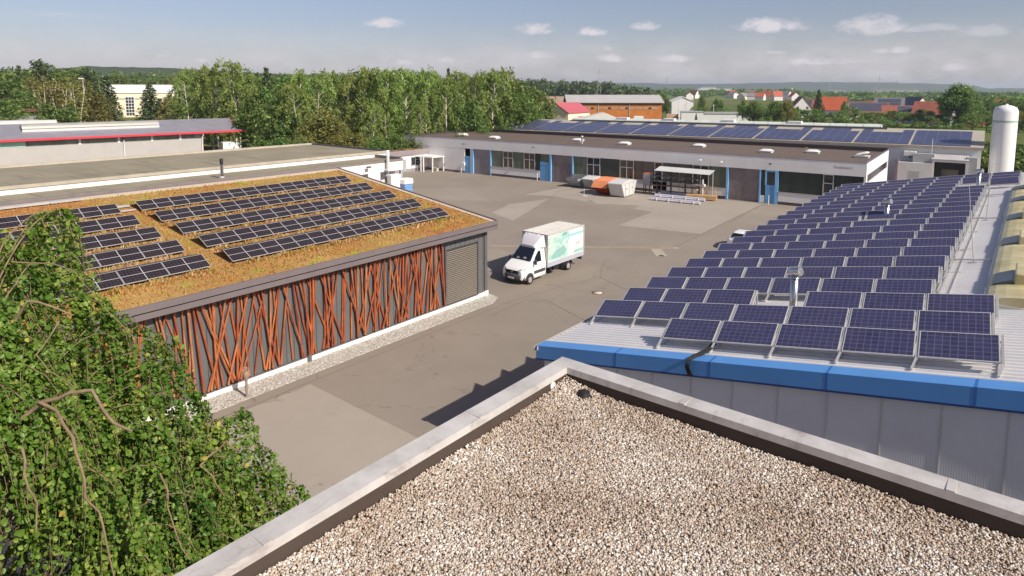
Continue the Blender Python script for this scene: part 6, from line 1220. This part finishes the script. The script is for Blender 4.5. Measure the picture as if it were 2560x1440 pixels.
def row(seq, where, group):                                   # seq of (u, d, vtop, kind, width)
    seq = sorted(seq); cnt = {}; tot = {}
    for q in seq: tot[q[3]] = tot.get(q[3], 0)+1
    for u, d, v, k, w in seq:
        x, y = polar(u, d); cnt[k] = cnt.get(k, 0)+1
        lab = f'only {NAME[k]} in {where}' if tot[k] == 1 else f'{ORD[cnt[k]-1]} {NAME[k]} from left in {where}'
        tree(k, x, y, htop(v, d), lab, group, w)
G1 = 'trees of the grove behind the white halls'
row([(470, 152, 188, 'birch', 1.1), (540, 150, 182, 'birch', 1.2), (590, 146, 164, 'birch', 1.25), (650, 132, 222, 'oak', .95), (690, 120, 236, 'oak', 1.0), (742, 118, 212, 'birch', 1.1), (795, 121, 196, 'birch', 1.15), (800, 112, 262, 'aut', 1.0), (838, 113, 286, 'aut', .9), (862, 124, 192, 'birch', 1.15),
     (905, 122, 178, 'birch', 1.2), (930, 116, 258, 'birch', 1.1), (962, 122, 182, 'birch', 1.2), (1012, 124, 186, 'birch', 1.2), (1050, 118, 262, 'birch', 1.0), (1070, 126, 180, 'birch', 1.15), (1112, 124, 196, 'birch', 1.1), (1166, 126, 232, 'oak', .8), (1180, 132, 188, 'birch', 1.1), (1235, 132, 180, 'birch', 1.2), (1284, 134, 226, 'oak', .9), (1312, 140, 232, 'oak', 1.0)], 'the front row of the grove', G1)
row([(500, 172, 176, 'birch', 1.1), (565, 172, 178, 'oak', 1), (625, 165, 190, 'oak', 1), (668, 158, 166, 'spruce', .8), (715, 150, 186, 'oak', 1), (760, 148, 182, 'birch', 1.2), (830, 150, 184, 'birch', 1.2), (890, 150, 172, 'oak', .9), (948, 150, 178, 'birch', 1.2), (1000, 150, 178, 'birch', 1.1), (1045, 152, 184, 'oak', 1), (1092, 150, 186, 'birch', 1.1), (1122, 155, 164, 'spruce', .55), (1140, 154, 170, 'spruce', .5), (1160, 152, 184, 'birch', 1.1), (1205, 156, 190, 'birch', 1.1), (1262, 158, 178, 'birch', 1.1), (1300, 160, 198, 'oak', 1.0), (1335, 165, 222, 'oak', 1.0)], 'the back row of the grove', G1)
row([(1150, 112.5, 330, 'oak', 1.3), (700, 107, 330, 'oak', 1.2), (745, 108, 336, 'birch', 1.2), (835, 108, 330, 'aut', 1.3), (880, 108, 325, 'aut', 1.2), (930, 109, 335, 'oak', 1.3), (985, 110, 330, 'oak', 1.2), (1040, 112, 332, 'oak', 1.2), (1095, 113, 330, 'oak', 1.3), (655, 112, 330, 'oak', 1.2), (1210, 120, 318, 'oak', 1.2), (1260, 125, 305, 'oak', 1.2), (1330, 138, 282, 'oak', 1.3), (480, 160, 262, 'birch', 1.4), (530, 158, 266, 'birch', 1.4), (578, 158, 276, 'aut', 1.1), (622, 150, 285, 'oak', 1.1)], 'the low bushy fringe of the grove', G1)
G2 = 'trees at the left forest edge'
row([(8, 168, 240, 'oak', 1.2), (60, 215, 222, 'oak', 1.1), (112, 172, 205, 'bare', 1.2), (150, 172, 215, 'bare', 1.2), (188, 172, 212, 'bare', 1.3), (140, 165, 238, 'oak', 1.0), (228, 178, 226, 'aut', 1.0), (243, 182, 210, 'spruce', 1.25), (268, 190, 192, 'spruce', 1.3), (374, 188, 204, 'spruce', 1.35), (398, 186, 240, 'spruce', 1.4), (432, 176, 232, 'aut', .8), (458, 165, 252, 'oak', 1.0)], 'the left edge trees before the cream hall', G2)
row([(0, 235, 178, 'oak', 1.2), (30, 245, 196, 'oak', 1.2), (52, 250, 172, 'spruce', .8), (85, 245, 192, 'oak', 1.2), (118, 250, 166, 'pine', 1), (120, 225, 200, 'aut', 1.1), (160, 250, 184, 'oak', 1.2), (195, 240, 198, 'aut', 1.2), (230, 250, 184, 'pine', 1.1), (262, 420, 196, 'pine', 1.2), (300, 430, 194, 'oak', 1.2), (345, 440, 192, 'pine', 1.2), (390, 430, 196, 'oak', 1.2), (435, 410, 196, 'aut', 1.1), (462, 250, 180, 'birch', 1.0)], 'the tall second row at the left forest', G2)
G3 = 'orchard trees before the village'
A = 'apple'
ap = []
for k, u in enumerate(range(2020, 2600, 47)): ap.append((u+rt.uniform(-9, 9), rt.uniform(222, 236), rt.uniform(276, 296), A, rt.uniform(.9, 1.15)))
row([q for q in ap if not 2487 < q[0] < 2545], 'the near orchard row', G3)
row([(u+rt.uniform(-10, 10), rt.uniform(250, 270), rt.uniform(264, 282), A, rt.uniform(1.0, 1.3)) for u in range(2010, 2600, 36)], 'the middle orchard row', G3)
row([(u+rt.uniform(-10, 10), rt.uniform(272, 292), rt.uniform(258, 276), A, rt.uniform(1.0, 1.4)) for u in list(range(1965, 2040, 30))+list(range(2120, 2340, 38))+list(range(2380, 2600, 30))], 'the far orchard row', G3)
row([(1668, 290, 242, 'oak', .6), (1755, 300, 232, 'oak', .45), (1796, 300, 238, 'oak', .7), (1735, 280, 264, 'birch', 1.3), (1752, 285, 264, 'oak', 1.2), (1772, 285, 266, 'birch', 1.5), (1790, 285, 268, 'oak', 1.3), (1815, 285, 266, 'birch', 1.5), (1840, 285, 274, 'oak', 1.2), (1858, 250, 246, 'oak', .6), (1886, 232, 246, 'oak', .8), (1900, 236, 252, 'oak', .7), (1938, 228, 244, 'oak', .8), (1970, 228, 242, 'aut', .7), (1742, 248, 278, 'spruce', .8), (1985, 240, 262, 'oak', .8), (2112, 300, 246, 'oak', .5), (2095, 235, 292, 'oak', 1.3)], 'the greenery around the white yard building', 'trees round the white yard building')
x, y = polar(2047, 292); tree('spruce', x, y, htop(220, 292), 'broad dark spruce before the bright orange village roof', 'village trees', 1.05)
x, y = polar(2400, 268); tree('round', x, y, htop(209, 268), 'huge round tree towering over the long red roof', 'village trees', 1.05)
row([(2440, 330, 240, 'oak', 1), (2475, 340, 238, 'oak', 1.0), (2450, 290, 258, 'oak', 1), (2530, 330, 236, 'oak', 1), (2560, 320, 240, 'oak', 1), (2590, 300, 240, 'oak', 1), (2555, 255, 262, 'aut', 1.2), (2575, 240, 275, 'oak', 1.2)], 'the group of trees behind the white tank', 'village trees')
# woods and hedges that read as one mass
def mass(name, lab, cat, spots, mat, size, per=46):
    cl = []
    for x, y, h, w in spots:
        for k in range(7):
            d = unit(1)[0]; s = w*rng.uniform(.32, .5); cl.append((x+d[0]*w*.55, y+d[1]*w*.55, h*(.62+.3*d[2]*rng.random()), s, s, h*.2, rng.uniform(.1, .85)))
        cl.append((x, y, h*.88, w*.28, w*.28, h*.13, .6)); cl.append((x, y, h*.35, w*.6, w*.6, h*.3, .2))
    o = quads(name, mat, *leaf_cloud(cl, per, size, .2), parent=None); tag(o, lab, cat, kind='stuff')
sp = []
for u in np.arange(-120, 236, 9): d = rng.uniform(262, 345); x, y = polar(u+rng.uniform(-8, 8), d); sp.append((x, y, htop(rng.uniform(178, 192), d) if u < 270 else htop(rng.uniform(194, 204), d)*.9, 8))
for u in np.arange(-120, 1340, 9): d = rng.uniform(400, 560) if u < 480 else rng.uniform(180, 330); x, y = polar(u+rng.uniform(-8, 8), d); sp.append((x, y, htop(np.interp(u, [0, 200, 450, 700, 1000, 1340], [188, 190, 184, 190, 192, 222])+rng.uniform(-4, 6), d), 9))
mass('left_forest', 'dense mixed forest stretching behind the grove and the cream hall', 'forest', sp, ML_oak, .75)
sp = []
for u in np.arange(1290, 1625, 4.5):
    d = rng.uniform(560, 640); x, y = polar(u+rng.uniform(-3, 3), d); v = np.interp(u, [1290, 1350, 1470, 1530, 1610], [196, 199, 204, 206, 220])+rng.uniform(-3, 5); sp.append((x, y, htop(v, d), 8))
mass('pine_forest', 'dark pine forest edge beyond the field behind the orange barn', 'forest', sp, ML_con, 1.0, 40)
sp = []
for u in np.arange(1610, 2620, 7): 
    d = rng.uniform(900, 1600); x, y = polar(u+rng.uniform(-6, 6), d); v = rng.uniform(226, 229) if u > 1990 or u < 1660 else rng.uniform(219, 228); sp.append((x, y, max(4, htop(v, d)), 14))
for u in np.arange(1990, 2620, 6): d = rng.uniform(800, 1000); x, y = polar(u, d); sp.append((x, y, rng.uniform(3, 7), 11))
for u in np.arange(2470, 2620, 5): d = rng.uniform(360, 560); x, y = polar(u, d); sp.append((x, y, rng.uniform(6, 10), 8))
for u in np.arange(1560, 1660, 4): d = rng.uniform(640, 760); x, y = polar(u, d); sp.append((x, y, rng.uniform(9, 14), 9))
mass('distant_hedges', 'distant hedges and tree belts between the far fields and village', 'hedges', sp, ML_oak, 1.5, 26)
sp = []
for u in np.arange(2400, 2640, 6): 
    for d in (128, 140, 152, 165): x, y = polar(u+rng.uniform(-3, 3), d); sp.append((x, y, rng.uniform(2.2, 3.0), 3.4))
mass('maize_strip', 'green maize strip behind the white tank', 'crop', sp, ML_oak, .3, 30)

# ------------------------------------------------------------------ weeping tree in the left foreground
WT = thing('weeping_tree', 'large weeping tree with drooping leafy boughs and arching bare limbs in the left foreground', 'tree', (-11.5, 1.2, 0))
rw = random.Random(21)
def weeping():
    o = Vector((-11.5, 1.2, 0)); cc = Vector((-11.5, 1.2, 6.0))
    tr = MB(); br = MB(); cp = []; 
    tr.tube([o, o+Vector((.1, .1, 2.5)), o+Vector((0, .3, 5.2)), o+Vector((-.1, .5, 8.0))], [.36, .3, .24, .13], 10)
    C, AX, AY, T = [], [], [], []
    L, LD, LT = [], [], []
    boughs = []
    vline = lambda u: np.interp(u, [-400, 0, 60, 150, 200, 260, 330, 400, 450, 500, 600, 700, 780, 900], [560, 600, 600, 560, 700, 790, 835, 880, 970, 1050, 1100, 1190, 1250, 1500])
    def pix_of(p): q = p-Vector((0, 0, CH)); k = q.dot(_F); return 1280+FPX*q.dot(_Rt)/k, YP-FPX*q.dot(_U)/k
    ax_ = Vector((-11.5, 1.2, 0)); camd = (Vector((0, 0, 0))-ax_).normalized()
    while len(boughs) < 360:
        z = 2.2+8.9*rw.random()**1.25; a = rw.uniform(0, 6.283); d = Vector((math.cos(a), math.sin(a), 0))
        if d.dot(camd) < -.25 and rw.random() < .75: continue
        lump = 1+.14*math.sin(3*a+z*.9)+.10*math.sin(7*a-z*1.7)
        r = 5.7*max(.02, 1-(z-2)/9.6)**.72*lump*rw.uniform(.78, 1.02)
        apex = Vector((ax_.x+d.x*r, ax_.y+d.y*r, z))
        if apex.x > GX-.35: continue
        u, v = pix_of(apex)
        if v < vline(u)+rw.uniform(0, 50): continue
        boughs.append((apex, d+Vector((0, 0, .3)), rw.uniform(.8, 1.5)))
    for (u, v, dist, ln) in [(480, 1120, 11.4, 1.1), (540, 1140, 11.7, 1.0), (580, 1200, 11.5, 1.0), (640, 1180, 11.8, 0.9), (500, 1290, 10.9, 1.2), (560, 1300, 11.0, 1.1), (660, 1320, 11.2, 0.9), (600, 1390, 10.7, 1.0), (500, 1420, 10.3, 1.2), (430, 1150, 11.0, 1.2), (450, 1250, 10.6, 1.2), (420, 1330, 10.3, 1.2), (380, 1180, 10.8, 1.2), (460, 1060, 11.8, 1.0), (720, 1260, 11.6, 0.7), (640, 1260, 11.4, 0.9), (400, 1000, 11.7, 1.1), (380, 930, 12.0, 1.1), (350, 1030, 11.4, 1.2), (560, 1065, 12.2, .9), (610, 1045, 12.4, .8), (640, 1130, 12.0, 1.1), (690, 1190, 11.8, .9), (745, 1228, 11.7, .5), (700, 1290, 11.4, .9), (660, 1240, 11.6, 1.0), (410, 850, 12.6, .9), (430, 930, 12.3, 1.0), (350, 830, 12.6, 1.0), (300, 800, 12.5, 1.0), (250, 760, 12.7, 1.0),
                             (120, 550, 13.2, 1.0), (165, 545, 13.2, .9), (95, 590, 13.0, 1.1), (60, 640, 12.8, 1.1), (150, 640, 12.8, 1.0), (190, 700, 12.6, 1.0), (20, 610, 13, 1.0), (210, 760, 12.3, 1.0), (120, 700, 12.3, 1.2), (480, 1000, 12.2, .9), (520, 1080, 12.0, 1.0), (440, 1060, 11.6, 1.1), (560, 1160, 11.6, 1.1), (600, 1250, 11.3, 1.1), (520, 1230, 11.2, 1.2), (620, 1330, 11, 1.0), (540, 1350, 10.7, 1.2), (470, 1380, 10.4, 1.2), (380, 1080, 11.2, 1.2), (330, 980, 11.6, 1.2), (330, 900, 12.0, 1.1), (260, 850, 12.0, 1.2)]:
        p = at(u, v-18, dist); d = (p-cc).normalized(); boughs.append((p, d, ln))
    for apex, d, ln in boughs:
        base = Vector((apex.x*.45+(-11.4)*.55, apex.y*.45+1.3*.55, max(2.5, apex.z-.9-rw.random()))); out = Vector((d.x, d.y, 0)).normalized() if abs(d.x)+abs(d.y) > .01 else Vector((1, 0, 0))
        ctrl = base.lerp(apex, .55)+Vector((0, 0, .55+.4*rw.random())); pts = []
        for t in np.linspace(0, 1, 9): pts.append(base*(1-t)**2+ctrl*2*t*(1-t)+apex*t*t)
        end = apex+out*.35*ln+Vector((rw.uniform(-.1, .1), rw.uniform(-.1, .1), -.55*ln)); e2_ = end+out*.1*ln+Vector((0, 0, -.75*ln))
        pts += [apex.lerp(end, .5)+Vector((0, 0, .12*ln)), end, e2_]
        br.tube(pts, list(np.linspace(.015, .004, len(pts))), 5, False)
        tb = rw.gauss(.45, .13)
        for s in range(26):                                  # hanging leafy strands along the outer half
            f = rw.uniform(.35, 1)*(len(pts)-1); k = min(int(f), len(pts)-2); p0 = pts[k].lerp(pts[k+1], f-k)
            side = out.cross(Vector((0, 0, 1)))*rw.uniform(-1, 1)+out*rw.uniform(-.35, .6); slen = ln*rw.uniform(.45, 1.15); n = max(6, int(slen/.040))
            for j in range(n):
                t = j/n; q = p0+side*(.30*math.sqrt(t))*ln*.9+Vector((0, 0, .06*math.sin(t*3)-slen*t**1.25)); L.append(q+Vector((rw.gauss(0, .026), rw.gauss(0, .026), rw.gauss(0, .02)))); LD.append(out*.5+side*.4); LT.append(tb+.16*(t-.4)+rw.gauss(0, .13))
            if s % 3 == 0: br.tube([p0, p0+side*.25*ln+Vector((0, 0, -slen*.35)), p0+side*.38*ln+Vector((0, 0, -slen*.9))], [.007, .005, .003], 4, False)
    # the limbs that show bare in the photograph
    for path, r0, r1 in [([(-30, 1100, 10.6), (60, 1050, 10.4), (110, 1000, 10.2), (180, 978, 10.0), (230, 980, 9.9), (262, 1015, 9.8), (290, 1060, 9.7), (330, 1078, 9.7)], .062, .032), ([(96, 1005, 10.2), (140, 1035, 9.9), (180, 1090, 9.6), (205, 1160, 9.3), (212, 1240, 9.1), (245, 1290, 9.0), (275, 1350, 8.9), (285, 1440, 8.8)], .042, .02),
                         ([(40, 800, 11.2), (70, 765, 11.1), (110, 760, 11.0), (150, 775, 11.0), (185, 788, 10.9)], .045, .018), ([(-10, 660, 12.5), (30, 590, 12.6), (70, 545, 12.8), (130, 512, 13.0), (150, 525, 13.0)], .026, .008), ([(30, 655, 12.4), (120, 665, 12.2), (180, 680, 12.0), (250, 750, 11.9)], .022, .008),
                         ([(400, 1185, 10.4), (415, 1230, 10.2), (425, 1265, 10.1), (450, 1330, 9.9), (475, 1400, 9.7)], .03, .014), ([(500, 1165, 11.2), (545, 1125, 11.4), (570, 1110, 11.5), (600, 1128, 11.4)], .036, .02), ([(460, 1110, 11.3), (500, 1070, 11.9), (560, 1042, 12.3), (615, 1032, 12.4), (640, 1055, 12.3)], .016, .006), ([(500, 1165, 11.2), (530, 1190, 11.1), (550, 1235, 11.0), (565, 1245, 10.9)], .026, .012),
                         ([(55, 1120, 9.8), (75, 1180, 9.5), (88, 1260, 9.2), (90, 1330, 9.0)], .034, .016), ([(260, 770, 12.2), (330, 840, 12.0), (390, 850, 12.1), (420, 880, 12.1)], .016, .006), ([(150, 800, 11.2), (80, 880, 10.8), (130, 930, 10.6), (190, 970, 10.4)], .02, .01)]:
        P = [at(u, v, d) for u, v, d in path]; P = [p if k in (0, len(P)-1) else p+Vector((rw.gauss(0, .03), rw.gauss(0, .03), rw.gauss(0, .03))) for k, p in enumerate(P)]; Q = []
        for k in range(len(P)-1): Q += [P[k], P[k].lerp(P[k+1], .5)+Vector((rw.gauss(0, .015), rw.gauss(0, .015), rw.gauss(0, .015)))]
        Q.append(P[-1]); br.tube(Q, list(np.linspace(r0*.55, r1*.5, len(Q))), 8)
    L = np.array([tuple(q) for q in L]); LD = np.array([tuple(q) for q in LD]); n = len(L)
    keep = L[:, 0] < GX-.12                                   # nothing grows into the building
    L, LD, T = L[keep], LD[keep], np.array(LT)[keep]; n = len(L)
    nrm = LD*.7+unit(n)*.62; nrm[:, 2] += .45; nrm /= np.linalg.norm(nrm, axis=1)[:, None]
    a = rng.normal(size=(n, 3))*.55; a[:, 2] -= .9; a -= nrm*(a*nrm).sum(1)[:, None]; a /= np.linalg.norm(a, axis=1)[:, None]; b = np.cross(nrm, a)
    s = .037*np.exp(rng.normal(0, .26, n)); yl = rng.random(n) < .022; T = np.where(yl, rng.uniform(.85, 1, n), T.clip(0, .82))
    C = L+b*(rng.choice([-1, 1], n)*.024)[:, None]
    oo = np.array(tuple(o))
    quads('crown', ML_near, C-oo, b*(s*.82)[:, None], a*s[:, None], T, WT, fold=.35)
    for m_, nm in ((tr, 'trunk'), (br, 'branches')):
        m_.v = [(x-o.x, y-o.y, z-o.z) for x, y, z in m_.v]; m_.build(nm, M_bark, WT)
    print('leaves', n)
weeping()
p = at(610, 1280, 12.6)
bs_ = thing('bright_shrub', 'bright fresh green feathery shrub under the weeping tree beside the parapet', 'shrub', (p.x, p.y, 0))
cl = [(rng.normal(0, .45), rng.normal(0, .45), rng.uniform(.4, p.z+.25), .3, .3, .45, rng.uniform(.3, .9)) for k in range(60)]
quads('foliage', ML_shrub, *leaf_cloud(cl, 110, .055, .0), parent=bs_); MB().tube([(0, 0, 0), (0, 0, p.z*.7)], [.08, .02], 6).build('stem', M_bark, bs_)

# ------------------------------------------------------------------ air
hz = MB().box(-9000, 9000, -3000, 9000, -1.03, 75).build('haze', bpy.data.materials.new('haze_air')); hm = hz.data.materials[0]; hm.use_nodes = True
hn = hm.node_tree; hn.nodes.clear(); ho = hn.nodes.new('ShaderNodeOutputMaterial'); hv = hn.nodes.new('ShaderNodeVolumePrincipled')
hv.inputs['Color'].default_value = (.78, .88, 1, 1); hv.inputs['Density'].default_value = 1.5e-4; hv.inputs['Anisotropy'].default_value = .2
hn.links.new(hv.outputs[0], ho.inputs['Volume']); tag(hz, 'thin pale haze over the plain', 'haze', kind='stuff')
